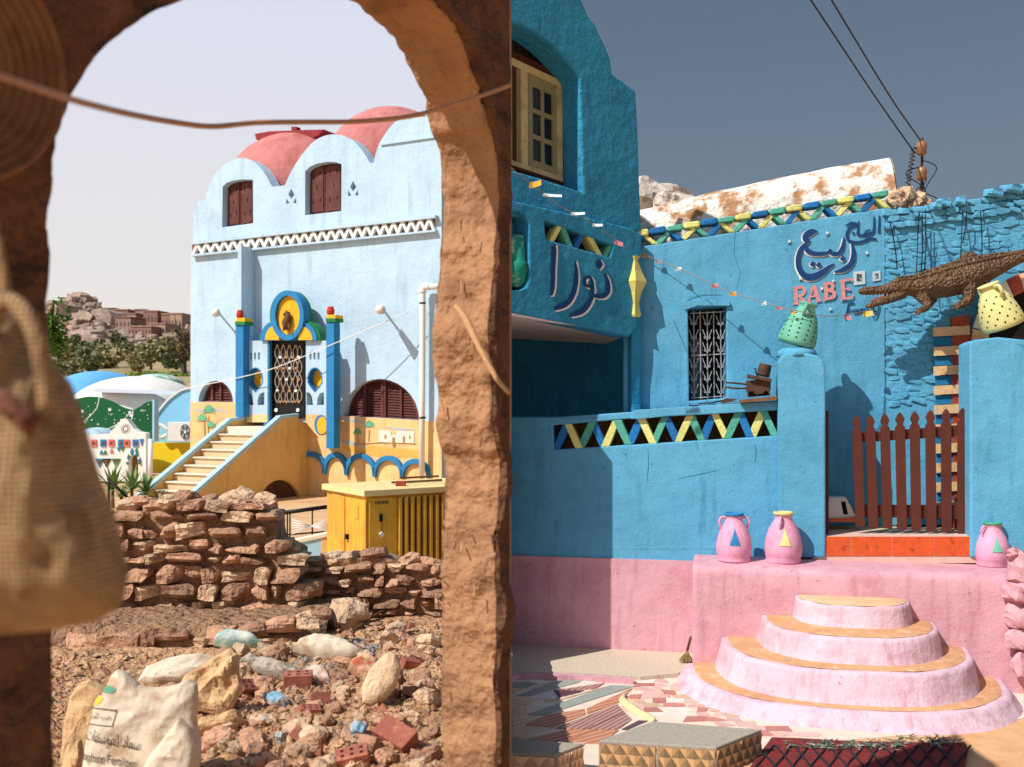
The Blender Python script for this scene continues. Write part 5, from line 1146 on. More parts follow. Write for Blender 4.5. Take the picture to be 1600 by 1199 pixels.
plate('lattice_backing', BP, [BP.hit(x, y, -.22) for x, y in ((840, 380), (840, 336), (970, 380), (970, 410))], dark_m, bb, o=-.22, th=.02, px=False); plate('niche_backing', BP, [(uL, BP.hit(803, 470)[1]), (uL, BP.hit(803, 320)[1]), (BP.hit(840, 320)[0], BP.hit(840, 320)[1]), (BP.hit(840, 470)[0], BP.hit(840, 470)[1])], blue_b, bb, o=-.21, th=.03, px=False)
ltp = lambda x: 345 + (x - 851) * .364; lbt = lambda x: 374 + (x - 854) * .283
for i, (a, b_, m_) in enumerate(((862, 876, lat_y), (892, 879, lat_g), (900, 911, lat_b), (938, 921, lat_y), (945, 957, lat_g))):
    plate('lattice_bar', BP, [(a - 4, lbt(a) + 2), (b_ - 4, ltp(b_) - 2), (b_ + 4, ltp(b_) - 2), (a + 4, lbt(a) + 2)], m_, bb, o=-.012 + .002 * (i % 2), th=.12, bevel=.01)
# floor slab of the balcony, added shade pier and walls under it
soff = M('soffit_white', (226, 214, 206), .9, .06, 2, .3, 30)
a0, a1 = BP.w(uL, 0, -.01), BP.w(BP.hit(986, 520)[0], 0, -.01); zA, zB = BP.hit(803, 487)[1], BP.hit(984, 522)[1]
mk('balcony_floor', [(a0.x, a0.y, zA), (a1.x, a1.y, zB), (.98, 10.7, zB + .02), (-.62, 10.7, zA - .03), (a0.x, a0.y, zA + .12), (a1.x, a1.y, zB + .12), (.98, 10.7, zB + .14), (-.62, 10.7, zA + .1)], [(0, 1, 2, 3), (7, 6, 5, 4), (0, 4, 5, 1), (1, 5, 6, 2), (2, 6, 7, 3), (3, 7, 4, 0)], soff, bb)
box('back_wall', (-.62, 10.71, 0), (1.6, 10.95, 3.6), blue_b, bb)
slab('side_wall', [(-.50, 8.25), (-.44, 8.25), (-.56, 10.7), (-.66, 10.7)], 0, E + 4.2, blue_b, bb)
box('shade_pier', (-.36, 8.04, -.01), (-.05, 8.56, zA - .02), blue_b, bb, bevel=.01)  # unseen block added to throw shade on the low wall and floor
box('shade_pier', (-.36, 8.57, -.01), (-.05, 8.58 + .01, .5), blue_b, bb)
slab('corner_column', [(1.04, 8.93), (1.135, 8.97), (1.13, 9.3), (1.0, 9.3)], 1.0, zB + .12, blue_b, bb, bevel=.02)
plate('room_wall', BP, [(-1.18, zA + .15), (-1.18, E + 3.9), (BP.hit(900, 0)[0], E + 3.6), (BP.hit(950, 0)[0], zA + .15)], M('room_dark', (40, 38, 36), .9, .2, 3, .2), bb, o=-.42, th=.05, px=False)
# window in the deep reveal
wd = thing('casement_window', BP.pw(850, 285, -.3), 'cream framed casement window with small panes in the blue wall', 'window')
def bil(q, s, t):
    (x0, y0), (x1, y1), (x2, y2), (x3, y3) = q
    return ((x0 * (1 - s) + x1 * s) * (1 - t) + (x3 * (1 - s) + x2 * s) * t, (y0 * (1 - s) + y1 * s) * (1 - t) + (y3 * (1 - s) + y2 * s) * t)
def bq(q, s0, t0, s1, t1): return [bil(q, s0, t0), bil(q, s1, t0), bil(q, s1, t1), bil(q, s0, t1)]
wf = M('window_cream', (196, 180, 130), .7, .1, 5, .2, 40, stain=(150, 128, 84), stain_amt=.5, stain_scale=6); ws = M('window_olive', (140, 134, 100), .7, .1, 5, .2, 40); wb = M('window_brown', (70, 34, 22), .7, .15, 5, .2, 40)
glass = M('window_glass', (22, 28, 32), .08, .2, 3, 0, spec=.8)
Q = [(772, 66), (888, 121), (890, 293), (772, 254)]
def wpl(name, outer, mat, holes=(), o=-.3, th=.05, parent=wd):
    c_ = lambda pts: [(max(uL + .02, q[0]), q[1]) for q in (BP.hit(x, y, o) for x, y in pts)]
    return plate(name, BP, c_(outer), mat, parent, holes=[c_(h) for h in holes], o=o, th=th, px=False)
wpl('outer_frame', bq(Q, 0, 0, 1, 1), wb, [bq(Q, .30, .07, .90, .96)], o=-.33, th=.06)
wpl('frame', bq(Q, .22, .06, .915, .97), wf, [bq(Q, .45, .12, .85, .93), bq(Q, .24, .12, .36, .93)], o=-.315, th=.05)
S = bq(Q, .45, .12, .85, .93); panes = [bq(S, .17 + .38 * i, .13 + .28 * j, .45 + .38 * i, .36 + .28 * j) for i in range(2) for j in range(3)]
sash = wpl('sash', S, ws, panes, o=-.335, th=.035)
for p_ in panes: wpl('pane', p_, glass, o=-.355, th=.006, parent=sash)
wpl('sash', bq(Q, .24, .12, .36, .93), ws, o=-.337, th=.03)
# lettering
def rim_strokes(lst, dx, dy, extra): return [[(x + dx, y + dy, w + extra) for x, y, w in s] for s in lst]
noura = [[(867.5, 381, 2), (865.5, 392, 8), (864.5, 420, 7), (863.5, 448, 7), (861.5, 462, 4)],
         [(899, 407, 2), (900.5, 430, 7), (897, 455, 8), (888, 472, 8.5), (876, 479, 9), (866, 483, 5)],
         [(925, 448, 5), (916, 446, 5), (913.5, 438, 5), (918.5, 433, 5), (924, 437, 5), (926, 450, 6), (924, 466, 7), (914, 482, 9), (903, 489, 9), (891, 493, 5)],
         [(946, 428, 2), (949, 440, 7), (950, 454, 7.5), (944, 462, 8), (934, 463, 7), (926, 461, 4)],
         [(936.5, 405, 1), (936.5, 413, 11), (937, 421, 1)]]
strokes('lettering_edge', BP, rim_strokes(noura, 2.2, 1.8, 1.0), white_p, bb, o=.003, th=.002); strokes('lettering', BP, noura, navy, bb, o=.0075, th=.002)
# cup in the niche, ornament at the corner
lathe('cup', BP.w(BP.hit(803, 452, -.12)[0], BP.hit(803, 450, -.12)[1], -.10), [(.05, 0), (.085, .04), (.10, .14), (.105, .2), (.09, .21), (.085, .3), (.07, .42)], M('cup_green', (30, 140, 120), .8, .2, 6, .2, 30, stain=(226, 226, 210), stain_amt=1, stain_scale=5, stain_pos=.58), bb, seg=20)
oy = M('ornament_yellow', (216, 206, 116), .85, .1, 6, .3, 40)
lathe('corner_ornament', P(991, 496, 8.92), [(.045, 0), (.06, .02), (.04, .12), (.065, .22), (.11, .31), (.065, .40), (.03, .50), (.05, .53)], oy, bb, seg=4, smooth=False)

# ------------------------------------------------------------ back house
BW = Plane(1.13, 9.05, .99, -.10)
bh = thing('lettered_house', BW.w(-1, TZ), 'bright blue house wall with painted Arabic name and RABE Family', 'house')
wh = [(1077, 627), (1075, 482), (1135, 478), (1136, 622)]
plate('wall', BW, [(974, 800), (974, 390), (985, 388), (1180, 358), (1384, 325), (1384, 800)], blue, bh, holes=[wh], o=0, th=.35, bevel=.012)
plate('wall', BW, [(1384, 820), (1384, 330), (1450, 322), (1530, 314), (1640, 300), (1640, 820)], blue, bh, o=.0, th=.3)
plate('wall', BW, [(1200, 830), (1200, 790), (1400, 790), (1400, 830)], blue, bh, o=-.01, th=.2)
tb_ = lambda x: 388 + (x - 983) * (325 - 388) / 407; tt_ = lambda x: 363 + (x - 1004) * (300 - 363) / 384
lattice(BW, 986, 1388, lambda x: tt_(x) + 5, lambda x: tb_(x) + 1, 10, 11.5, [lat_b, lat_y, lat_g], bh, .0, .14, bevel=.015, jit=1.2)
r7 = random.Random(4)
for i in range(15):
    xa = 988 + i * 26.8; xb = xa + 26
    plate('lattice_rail', BW, [(xa, tt_(xa) + 5), (xa, tt_(xa) - 4 + r7.uniform(-1, 1)), (xb, tt_(xb) - 4 + r7.uniform(-1, 1)), (xb, tt_(xb) + 6)], [lat_y, lat_b, lat_g][i % 3], bh, o=.02 + r7.uniform(0, .01), th=.15, bevel=.02)
# grilled window
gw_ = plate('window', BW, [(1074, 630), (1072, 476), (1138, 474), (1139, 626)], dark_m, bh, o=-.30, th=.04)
plate('shutter', BW, [(1080, 626), (1079, 530), (1098, 529), (1099, 626)], M('weathered_wood', (96, 92, 90), .9, .3, 12, .4, 60), gw_, o=-.24, th=.03)
gi = M('grille_iron', (170, 172, 172), .55, .15, 12, .2, 60, metal=.3); gl = []
GPx = lambda x, y: (1079 + (x - 1079) * 1.0, y)
for x in (1084, 1094, 1105, 1115, 1126): gl.append([(x, 486, 1.5), (x + 1, 624, 1.5)])
gl += [[(1079, 556, 1.8), (1135, 553, 1.8)], [(1079, 490, 1.5), (1135, 487, 1.5)], [(1080, 622, 1.5), (1135, 619, 1.5)]]
for (cx, cy) in [(x, y) for x in (1084, 1105, 1126) for y in (498, 520, 540, 565, 585, 605)]:
    gl.append([(cx, cy + 12, 1), (cx - 5, cy + 1, 1.1), (cx - 7, cy - 5, 1)]); gl.append([(cx, cy + 12, 1), (cx + 5, cy + 1, 1.1), (cx + 7, cy - 5, 1)])
    gl.append([(cx - 1, cy + 8, 1), (cx - 4, cy + 9, 1), (cx - 4.5, cy + 6, 1)]); gl.append([(cx + 1, cy + 8, 1), (cx + 4, cy + 9, 1), (cx + 4.5, cy + 6, 1)])
strokes('grille', BW, gl, gi, gw_, o=-.10, th=.012, k=3)
plate('window_hood', BW, [(1070, 484), (1066, 472), (1100, 467), (1140, 470), (1141, 478), (1090, 478), (1076, 483)], blue, bh, o=.03, th=.03, bevel=.01)
# painted names
C3 = lambda x, y: (960 + x / 3.478, 200 + y / 3.478)
def c3(lst): return [[(*C3(x, y), w / 3.478) for x, y, w in s] for s in lst]
rabea = c3([[(1105, 562, 6), (1075, 566, 34), (1045, 582, 36), (1037, 606, 26), (1062, 616, 18)],
            [(1062, 614, 10), (1022, 650, 26), (1000, 700, 26), (1002, 755, 28), (1030, 800, 34), (1075, 812, 40), (1125, 790, 36), (1165, 758, 22), (1196, 738, 8)],
            [(1042, 640, 14), (1050, 668, 26), (1090, 684, 24), (1150, 682, 20), (1172, 664, 14), (1180, 680, 22), (1215, 684, 24), (1240, 650, 22), (1248, 596, 8)],
            [(1290, 625, 10), (1300, 680, 24), (1288, 735, 28), (1250, 768, 30), (1195, 784, 8)],
            [(1062, 742, 4), (1078, 740, 30), (1094, 738, 4)], [(1096, 746, 4), (1111, 744, 28), (1126, 742, 4)], [(1226, 712, 4), (1241, 710, 28), (1256, 708, 4)]])
strokes('lettering_edge', BW, rim_strokes(rabea, -1.3, 1.2, 1.6), white_p, bh, o=.003, th=.002); strokes('lettering', BW, rabea, navy, bh, o=.011, th=.003)
haj = c3([[(1441, 476, 8), (1438, 572, 14)], [(1412, 482, 8), (1410, 556, 14), (1390, 578, 16), (1350, 584, 12), (1322, 582, 12)], [(1328, 506, 8), (1322, 580, 14)],
          [(1256, 530, 6), (1290, 518, 14), (1316, 524, 12), (1278, 548, 14), (1264, 585, 16), (1280, 615, 16), (1330, 622, 14), (1390, 602, 14), (1428, 606, 5)], [(1291, 572, 3), (1299, 571, 14), (1307, 570, 3)], [(1355, 584, 10), (1372, 560, 10), (1392, 556, 8)]])
strokes('lettering', BW, haj, navy, bh, o=.009, th=.003)
sal = M('salmon_letters', (214, 140, 132), .9, .15, 30, .1, stain=(120, 160, 190), stain_amt=.6, stain_scale=40)
RB_ = lambda x, y: C3(x, y)
rabe = c3([[(985, 872, 22), (988, 955, 22)], [(970, 872, 9), (1015, 864, 9)], [(970, 958, 9), (1008, 954, 9)], [(990, 872, 12), (1022, 866, 16), (1034, 888, 20), (1020, 908, 16), (992, 914, 12)], [(1005, 912, 16), (1022, 935, 18), (1040, 950, 14)],
           [(1082, 856, 10), (1066, 905, 12), (1058, 946, 12)], [(1086, 856, 20), (1098, 900, 22), (1112, 938, 22)], [(1066, 918, 9), (1104, 912, 9)], [(1048, 950, 9), (1074, 946, 9)], [(1096, 944, 9), (1124, 938, 9)],
           [(1148, 846, 22), (1152, 930, 22)], [(1132, 848, 9), (1170, 840, 9)], [(1136, 936, 9), (1175, 928, 9)], [(1152, 846, 12), (1182, 846, 18), (1184, 872, 18), (1156, 884, 12)], [(1156, 884, 12), (1190, 890, 20), (1192, 916, 20), (1158, 930, 12)],
           [(1240, 832, 22), (1246, 928, 22)], [(1222, 834, 10), (1288, 822, 11), (1290, 838, 6)], [(1244, 878, 10), (1276, 872, 10), (1278, 884, 6)], [(1228, 932, 10), (1290, 920, 11), (1294, 900, 6)]])
strokes('lettering', BW, rabe, sal, bh, o=.006, th=.003, k=4)
fam = c3([[(1272, 960, 9), (1264, 1000, 9), (1256, 1042, 9)], [(1268, 960, 8), (1295, 952, 8), (1306, 956, 4)], [(1266, 994, 7), (1290, 988, 7)], [(1312, 986, 7), (1300, 996, 7), (1306, 1010, 7), (1318, 998, 7), (1320, 984, 7), (1322, 1010, 6)], [(1332, 1010, 6), (1336, 988, 7), (1346, 988, 7), (1346, 1008, 6), (1352, 988, 7), (1362, 986, 7), (1364, 1008, 6)], [(1378, 984, 7), (1380, 1006, 7)], [(1402, 960, 7), (1396, 1004, 7)], [(1412, 980, 7), (1414, 1000, 7), (1428, 996, 6)], [(1438, 960, 7), (1432, 1000, 7), (1416, 1030, 6), (1402, 1026, 5)]])
strokes('lettering', BW, fam, navy, bh, o=.010, th=.003, k=4)
for (x, y, s) in ((950, 617, 2.8), (1157, 572, 2.8), (1373, 680, 2.6), (1012, 818, 3.4), (1190, 832, 2.2), (1128, 874, 3), (1008, 968, 2.6), (1174, 986, 2.4)):
    cx, cy = C3(x, y); plate('painted_star', BW, [(cx + s * (.42 if k_ % 2 else 1.1) * math.sin(k_ * .628), cy - s * (.42 if k_ % 2 else 1.1) * math.cos(k_ * .628)) for k_ in range(10)], white_p, bh, o=.016, th=.012)
for (x0, y0, x1, y1, nm) in ((1334, 424, 1352, 446, 'square printed notice on the blue wall above the crocodile snout'), (1364, 424, 1376, 440, 'small pale notice on the blue wall right of the square one')):
    nt_ = thing('notice', BW.pw((x0 + x1) / 2, y1, .004), nm, 'notice'); plate('sheet', BW, [(x0, y1), (x0 - .5, y0 + 1), (x1 - .5, y0 - 1), (x1, y1 - 2)], M('notice_paper', (190, 206, 212), .8, .08, 9, 0), nt_, o=.01, th=.006)
    plate('print', BW, rect((x0 * .75 + x1 * .25), y0 * .8 + y1 * .2, x0 * .3 + x1 * .7, y0 * .3 + y1 * .7), M('notice_ink', (70, 76, 80), .8, .5, 90, 0, stain=(190, 200, 205), stain_amt=.9, stain_scale=70), nt_, o=.013, th=.003)
ck = M('crack_shade', (52, 120, 154), .9, .1, 9, 0)
strokes('crack', BW, [[(1149, 363, .8), (1147, 392, .6), (1151, 410, .9), (1156, 428, .6), (1151, 452, .5)], [(1070, 472, 1), (1095, 462, .8), (1128, 461, .5)]], ck, bh, o=.002, th=.001)
strokes('crack', LW, [[(1120, 735, .6), (1090, 742, .8), (1060, 748, .5)], [(1012, 700, .5), (1013, 726, .9), (1011, 748, .4)], [(1180, 695, .7), (1181, 712, .9), (1179, 722, .4)]], ck, fw, o=.002, th=.001)
# rough painted brickwork on the right
r8 = random.Random(12); RBK = [rock_mesh('painted_brick', 800 + s, blue, cuts=2, blocky=.8, rough=.1) for s in range(6)]
y = 322; row = 0; cnt = 0
while y < 640 and cnt < 290:
    x = 1387 - (row % 2) * 8
    while x < 1606:
        w = r8.uniform(15, 26); top = 330 - (x - 1384) * .14; off = .012 if row < 4 else -.019
        yy = y - (x - 1384) * .13
        if yy > top - 18 and (yy > top - 4 or x > 1530) and not (x > 1455 and yy > 500) and not (x > 1540 and yy > 425):
            dpt = BW.pw(x, yy).y
            place('brick', r8.choice(RBK), BW.pw(x + w / 2, yy, off + r8.uniform(-.010, .010)), (w * 1.06 / F * dpt, .06, 11 / F * dpt), (r8.uniform(-.03, .03), r8.uniform(-.10, .10) + .0, -.10 + r8.uniform(-.05, .05)), bh); cnt += 1
        x += w
    y += 10.3; row += 1
for (x, y, w) in ((1472, 317, 22), (1548, 302, 26), (1575, 296, 30), (1600, 294, 24), (1460, 322, 14), (1500, 314, 16)):
    place('cap_stone', RBK[2], BW.pw(x, y, .0), (w / F * 9.6, .2, 13 / F * 9.6), (.1, .1, r8.uniform(-.5, .2)), bh)
# tiled corner strip and the striped arch
tan_t = vary(M('tan_tile', (226, 190, 140), .4, .12, 14, .1, 40, stain=(190, 136, 84), stain_amt=.5, stain_scale=20, spec=.5), .08); rust_t = M('rust_tile', (170, 66, 34), .4, .2, 14, .1, 40, stain=(110, 40, 24), stain_amt=.6, stain_scale=12, spec=.5)
plate('tile_strip', BW, [(1490, 836), (1488, 496), (1515, 492), (1517, 836)], rust_t, bh, o=.065, th=.08)
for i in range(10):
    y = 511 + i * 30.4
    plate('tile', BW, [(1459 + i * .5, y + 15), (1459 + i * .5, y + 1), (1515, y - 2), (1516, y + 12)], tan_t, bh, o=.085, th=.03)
    plate('blue_infill', BW, [(1461 + i * .5, y + 30), (1461 + i * .5, y + 16), (1489, y + 15), (1489, y + 29)], M('deep_blue', (30, 112, 158), .85, .1, 6, .3, 40), bh, o=.058, th=.02)  # darker blue plate between the tan tiles
plate('doorway', BW, [(1520, 560), (1530, 520), (1545, 486), (1570, 462), (1600, 450), (1640, 446), (1640, 560)], dark_m, bh, o=.06, th=.03)
for i in range(7):
    a0_, a1_ = R(95 + i * 12), R(95 + i * 12 + 11); c_ = (1622, 540)
    plate('arch_tile', BW, [(c_[0] + r_ * 1.0 * math.cos(a), c_[1] - r_ * 1.12 * math.sin(a)) for r_, a in ((78, a0_), (104, a0_), (104, a1_), (78, a1_))], [tan_t, rust_t, M('cream_tile', (226, 222, 200), .5, .05, 9, 0)][i % 3], bh, o=.09, th=.03)

# vaulted roof, peeling whitewash
peel = M('peeling_whitewash', (232, 224, 212), .93, .06, 3, .7, 30, stain=(172, 126, 88), stain_amt=1, stain_scale=4.2, bdist=.02, wscale=8, stain_pos=.52)
vr = thing('vault_roof', P(1200, 360, 11), 'long barrel vault roof of peeling whitewash over brown mud', 'roof')
vp = [P(940, 404, 10.6), P(1004, 390, 10.4), P(1100, 369, 10.25), P(1200, 347, 10.1), P(1300, 327, 9.95), P(1395, 313, 9.8)]
V, Fc = tube(None, vp, .395, None, seg=48, k=8)
V = [v + Vector((0, 0, .018 * fract((v.x * 3, v.y * 3, v.z * 3)))) for v in V]
mk('vault', V, Fc[:-1], peel, vr, smooth=True)
ax = (vp[-1] - vp[-2]).normalized(); e_ = vp[-1]
V, Fc = tube(None, [e_ - ax * .02, e_ + ax * .03], 0.397, None, seg=48); 
ring = []; inn_ = []
for j in range(48):
    a = 2 * math.pi * j / 48; s_ = ax.cross(Vector((0, 0, 1))).normalized(); up_ = s_.cross(ax)
    ring.append(e_ + ax * .01 + (s_ * math.cos(a) + up_ * math.sin(a)) * .40); inn_.append(e_ + ax * .01 + (s_ * math.cos(a) + up_ * math.sin(a)) * .31)
mk('vault_rim', ring + inn_, [(j, (j + 1) % 48, (j + 1) % 48 + 48, j + 48) for j in range(48)], peel, vr); mk('vault_opening', [q - ax * .012 for q in inn_], [tuple(range(48))], M('vault_dark', (92, 76, 62), .95, .3, 5, .5, 20), vr, fix=False)
RG = [rock_mesh('rubble_cap', 900 + s, stone_p, blocky=.5, rough=.16) for s in range(3)]
for i, (x, y, w) in enumerate(((1400, 305, 22), (1420, 306, 24), (1440, 310, 20), (1408, 318, 22), (1430, 318, 24), (1396, 316, 16), (1448, 318, 16), (1415, 298, 16))):
    tag(place('rubble_stone', RG[i % 3], P(x, y, 9.4), (w / F * 9.8, .14, w * .8 / F * 10), (.3 * i, .2 * i, .5 * i)), 'brown rubble stone heaped below the open vault end', 'stone', 'stones below the open vault end')
# rocks of the hill behind
rk = rock_mesh('hill_rock', 950, M('grey_rock', (196, 188, 178), .95, .2, 1.5, .9, 6, stain=(96, 84, 74), stain_amt=.7, stain_scale=3, bdist=.1), cuts=6, blocky=.55, rough=.2)
tag(place('rock_outcrop', rk, P(1028, 318, 18), (1.5, 1.4, .98), (.1, .15, .4)), 'pale grey rock outcrop behind the balcony house', 'rock'); tag(place('rock_outcrop', rk, P(1058, 326, 17.4), (.9, .9, .66), (.2, -.2, 2)), 'smaller grey rock right of the pale outcrop', 'rock')

# ------------------------------------------------------------ crocodile
crm = M('crocodile_hide', (104, 80, 56), .45, .3, 16, 1, 45, stain=(84, 58, 38), stain_amt=.7, stain_scale=14, bdist=.02)
t_ = crm.node_tree; vo = t_.nodes.new('ShaderNodeTexVoronoi'); vo.inputs['Scale'].default_value = 42; t_.links.new(t_.nodes['Geometry'].outputs['Position'], vo.inputs['Vector']); t_.links.new(vo.outputs['Distance'], t_.nodes['Bump'].inputs['Height']); t_.nodes['Bump'].invert = True
cro = thing('stuffed_crocodile', BW.pw(1460, 480, .4), 'brown stuffed crocodile with open jaws hanging on the brick wall', 'crocodile')
def cp(x, y, o): return BW.pw(x, y, o * .62)
sp = [(1342, 456, .62, 4), (1352, 455, .61, 7), (1375, 453.5, .58, 8), (1392, 451, .56, 10), (1404, 448, .54, 14), (1420, 448, .52, 16), (1436, 447, .50, 19), (1460, 444, .46, 25), (1490, 437, .44, 28), (1515, 430, .42, 27), (1540, 421, .40, 22), (1562, 413, .40, 17), (1585, 405, .41, 12), (1610, 396, .44, 9), (1640, 384, .48, 4)]
parts = [tube(None, [cp(x, y, o) for x, y, o, r_ in sp], [r_ * .86 / F * 9.1 for x, y, o, r_ in sp], None, seg=16, k=4)]
jw = [(1353, 480, .62, 3.2), (1370, 474, .60, 5), (1390, 467, .57, 7), (1410, 456, .52, 11)]
parts.append(tube(None, [cp(x, y, o) for x, y, o, r_ in jw], [r_ / F * 9.1 for x, y, o, r_ in jw], None, seg=12, k=4))
for leg in ([(1432, 455, .52, 10), (1444, 468, .56, 8), (1450, 477, .60, 6), (1440, 484, .64, 5), (1432, 489, .68, 3)], [(1445, 452, .36, 9), (1458, 464, .28, 7), (1452, 476, .24, 5), (1442, 482, .26, 3)], [(1512, 440, .50, 14), (1514, 458, .55, 10), (1512, 470, .58, 7), (1502, 476, .62, 6), (1492, 479, .66, 4)], [(1510, 420, .34, 12), (1508, 406, .30, 9), (1514, 400, .30, 7), (1524, 402, .32, 5), (1526, 408, .34, 3)]):
    parts.append(tube(None, [cp(x, y, o) for x, y, o, r_ in leg], [r_ / F * 9.1 for x, y, o, r_ in leg], None, seg=10, k=4))
    x, y, o, _ = leg[-1]; x2, y2, o2, _ = leg[-2]
    for k_ in range(4): parts.append(tube(None, [cp(x2, y2, o2), cp(x - 5 + 2.5 * k_, y + 3 + (k_ % 2), o + .03 * k_ - .03)], [.018, .006], None, seg=6))
spd = spline([(x, y, o, r_) for x, y, o, r_ in sp], 6)
for i in range(18, len(spd) - 2):                       # rows of scutes along the back
    x, y, o, r_ = spd[i]
    for k_ in range(-2, 3):
        a = k_ * .42; b0 = cp(x, y, o) + Vector((0, 0, math.cos(a) * r_ * .85 / F * 9.0)) + Vector((BW.n.x, BW.n.y, 0)) * (math.sin(a) * r_ * .85 / F * 9.0)
        nn_ = (b0 - cp(x, y, o)).normalized(); s = min(.024, .006 + r_ * .0008); parts.append(tube(None, [b0 - nn_ * .012, b0 + nn_ * s], [s * .9, s * .3], None, seg=4))
for s in (-.03, .03): b0 = cp(1402, 436, .55 + s); parts.append(tube(None, [b0 - Vector((0, 0, .03)), b0 + Vector((0, 0, .006))], [.024, .016], None, seg=8))
v, f = merge(parts); body = mk('body', v, f, crm, cro)
md = body.modifiers.new('remesh', 'REMESH'); md.mode = 'VOXEL'; md.voxel_size = .0065; md.use_smooth_shade = True
tube('mouth', [cp(1362, 470, .60), cp(1385, 464, .575), cp(1402, 457, .55)], [.010, .016, .02], M('mouth_red', (150, 70, 60), .7, .3, 30, .2), cro, seg=8)
v, f = merge([tube(None, [cp(1350 + 6 * i, 457 + (i % 2), .605 - .004 * i + s), cp(1350 + 6 * i, 464, .605 - .004 * i + s)], [.006, .001], None, seg=4) for i in range(8) for s in (-.02, .02)]); mk('teeth', v, f, white_p, cro)
for (x, o) in ((1430, .52), (1498, .46)): tag(tube('hanging_wire', [cp(x, 462, o), cp(x + 2, 420, o - .05), cp(x + 6, 330, .06)], .004, black_iron, seg=5), 'thin wire holding up the %s of the crocodile' % ('neck' if x < 1450 else 'belly'), 'wire')

# ------------------------------------------------------------ pots and jars
def frame(axis): return Vector(axis).normalized().to_track_quat('Z', 'Y')
hole_d = M('pot_hole', (24, 26, 22), .9, .1, 5, 0)
def dotted_pot(name, base, axis, L_, r, mat, label, seed):
    t = thing(name, base, label, 'pot'); q = frame(axis)
    prof = [(.62, 0), (.92, .02), (1.0, .07), (1.0, .14), (.96, .28), (.86, .48), (.70, .68), (.50, .82), (.42, .88), (.40, .93), (.50, .97), (.52, 1.0), (.40, 1.0), (.34, .94)]
    pr = [(a * r, b_ * L_) for a, b_ in prof]; lathe('pot_body', base, pr, mat, t, seg=32, lean=q)
    rr = lambda z: next((a0 + (a1 - a0) * (z - z0) / (z1 - z0) for (a0, z0), (a1, z1) in zip(pr[2:], pr[3:]) if z0 <= z <= z1), r * .5)
    m3 = q.to_matrix(); k_ = 0
    for j in range(6):
        z = L_ * (.17 + .11 * j); nn = 14 - j
        for i in range(nn):
            a = 6.283 * (i + .5 * (j % 2)) / nn; R0 = rr(z); c_ = Vector((R0 * math.cos(a), R0 * math.sin(a), z)); up = Vector((rr(z + .01) * math.cos(a), rr(z + .01) * math.sin(a), z + .01)) - c_; up.normalize(); tan = Vector((-math.sin(a), math.cos(a), 0)); nr = tan.cross(up)
            w = base + m3 @ c_
            if (m3 @ nr).dot(Vector((0, 0, E)) - w) < 0: continue
            s = r * .048; mk('hole', [base + m3 @ (c_ + nr * .0025 + (tan * math.cos(b_ * .785) + up * math.sin(b_ * .785)) * s) for b_ in range(8)], [tuple(range(8))], hole_d, t, fix=False)
    for sgn in (0, math.pi):
        pts = [(.46, .92), (.78, .93), (.86, .80), (.66, .70)]
        tube('handle', [base + m3 @ Vector((a * r * math.cos(sgn), a * r * math.sin(sgn), b_ * L_)) for a, b_ in pts], r * .09, mat, t, k=5, seg=8)
    return t
pg_ = M('pot_green', (104, 176, 148), .6, .1, 6, .2, 40, spec=.4); py_ = M('pot_yellow', (214, 208, 138), .7, .08, 6, .3, 60, spec=.4)
dotted_pot('perforated_pot', LW.pw(1243, 540, -.05), (.28, -.1, 1), .36, .155, pg_, 'green clay pot full of round holes tilted on the left pillar', 1)
dotted_pot('perforated_pot', LW.pw(1570, 512, -.06), (-.42, -.05, 1), .37, .165, py_, 'pale yellow clay pot full of round holes tilted on the right pillar', 2)
jar_p = M('jar_pink', (228, 164, 192), .55, .08, 6, .35, 80, stain=(206, 138, 160), stain_amt=.5, stain_scale=10, spec=.3, grime=(190, 134, 148), chips=(176, 118, 108), gs=3)
def jar(px, py, h, label, cap, tri, ang=0.):
    b0 = G(px, py, PZ + .004); t = thing('pink_jar', b0, label, 'jar', 'pink jars on the platform'); k_ = h
    pr = [(.34 * k_, 0), (.35 * k_, .03 * k_), (.335 * k_, .10 * k_), (.355 * k_, .13 * k_), (.37 * k_, .28 * k_), (.345 * k_, .48 * k_), (.285 * k_, .66 * k_), (.20 * k_, .80 * k_), (.17 * k_, .86 * k_), (.165 * k_, .92 * k_), (.19 * k_, .95 * k_)]
    lathe('jar_body', b0, pr, jar_p, t, seg=36, wob=.02); lathe('rim_band', b0 + Vector((0, 0, .935 * k_)), [(.175 * k_, 0), (.20 * k_, .015 * k_), (.20 * k_, .055 * k_), (.175 * k_, .065 * k_), (.15 * k_, .06 * k_), (.14 * k_, -.02)], cap, t, seg=30)
    rr = lambda z: next((a0 + (a1 - a0) * (z - z0) / (z1 - z0) for (a0, z0), (a1, z1) in zip(pr, pr[1:]) if z0 <= z <= z1), .2 * k_)
    hd = -math.pi / 2 + ang
    for s in ((0, math.pi) if tri != 'front' else (0, math.pi)):
        a = s + ang; tube('handle', [b0 + Vector((q * k_ * math.cos(a), q * k_ * math.sin(a), z * k_)) for q, z in ((.17, .90), (.26, .90), (.31, .80), (.27, .68))], .028 * k_, jar_p, t, k=5, seg=8)
    V, Fc = [], []; nn = 8                       # triangle painted on the belly
    for i in range(nn + 1):
        z = (.36 + .34 * i / nn) * k_; w = .40 * (1 - i / nn) + .004
        for j in range(5): a = -math.pi / 2 - .16 + w * (j / 4 - .5) * 1.5; V.append(b0 + Vector(((rr(z) * 1.012 + .004) * math.cos(a), (rr(z) * 1.012 + .004) * math.sin(a), z)))
    for i in range(nn):
        for j in range(4): Fc.append((i * 5 + j, i * 5 + j + 1, (i + 1) * 5 + j + 1, (i + 1) * 5 + j))
    mk('painted_triangle', V, Fc, tri, t, smooth=True)
    return t
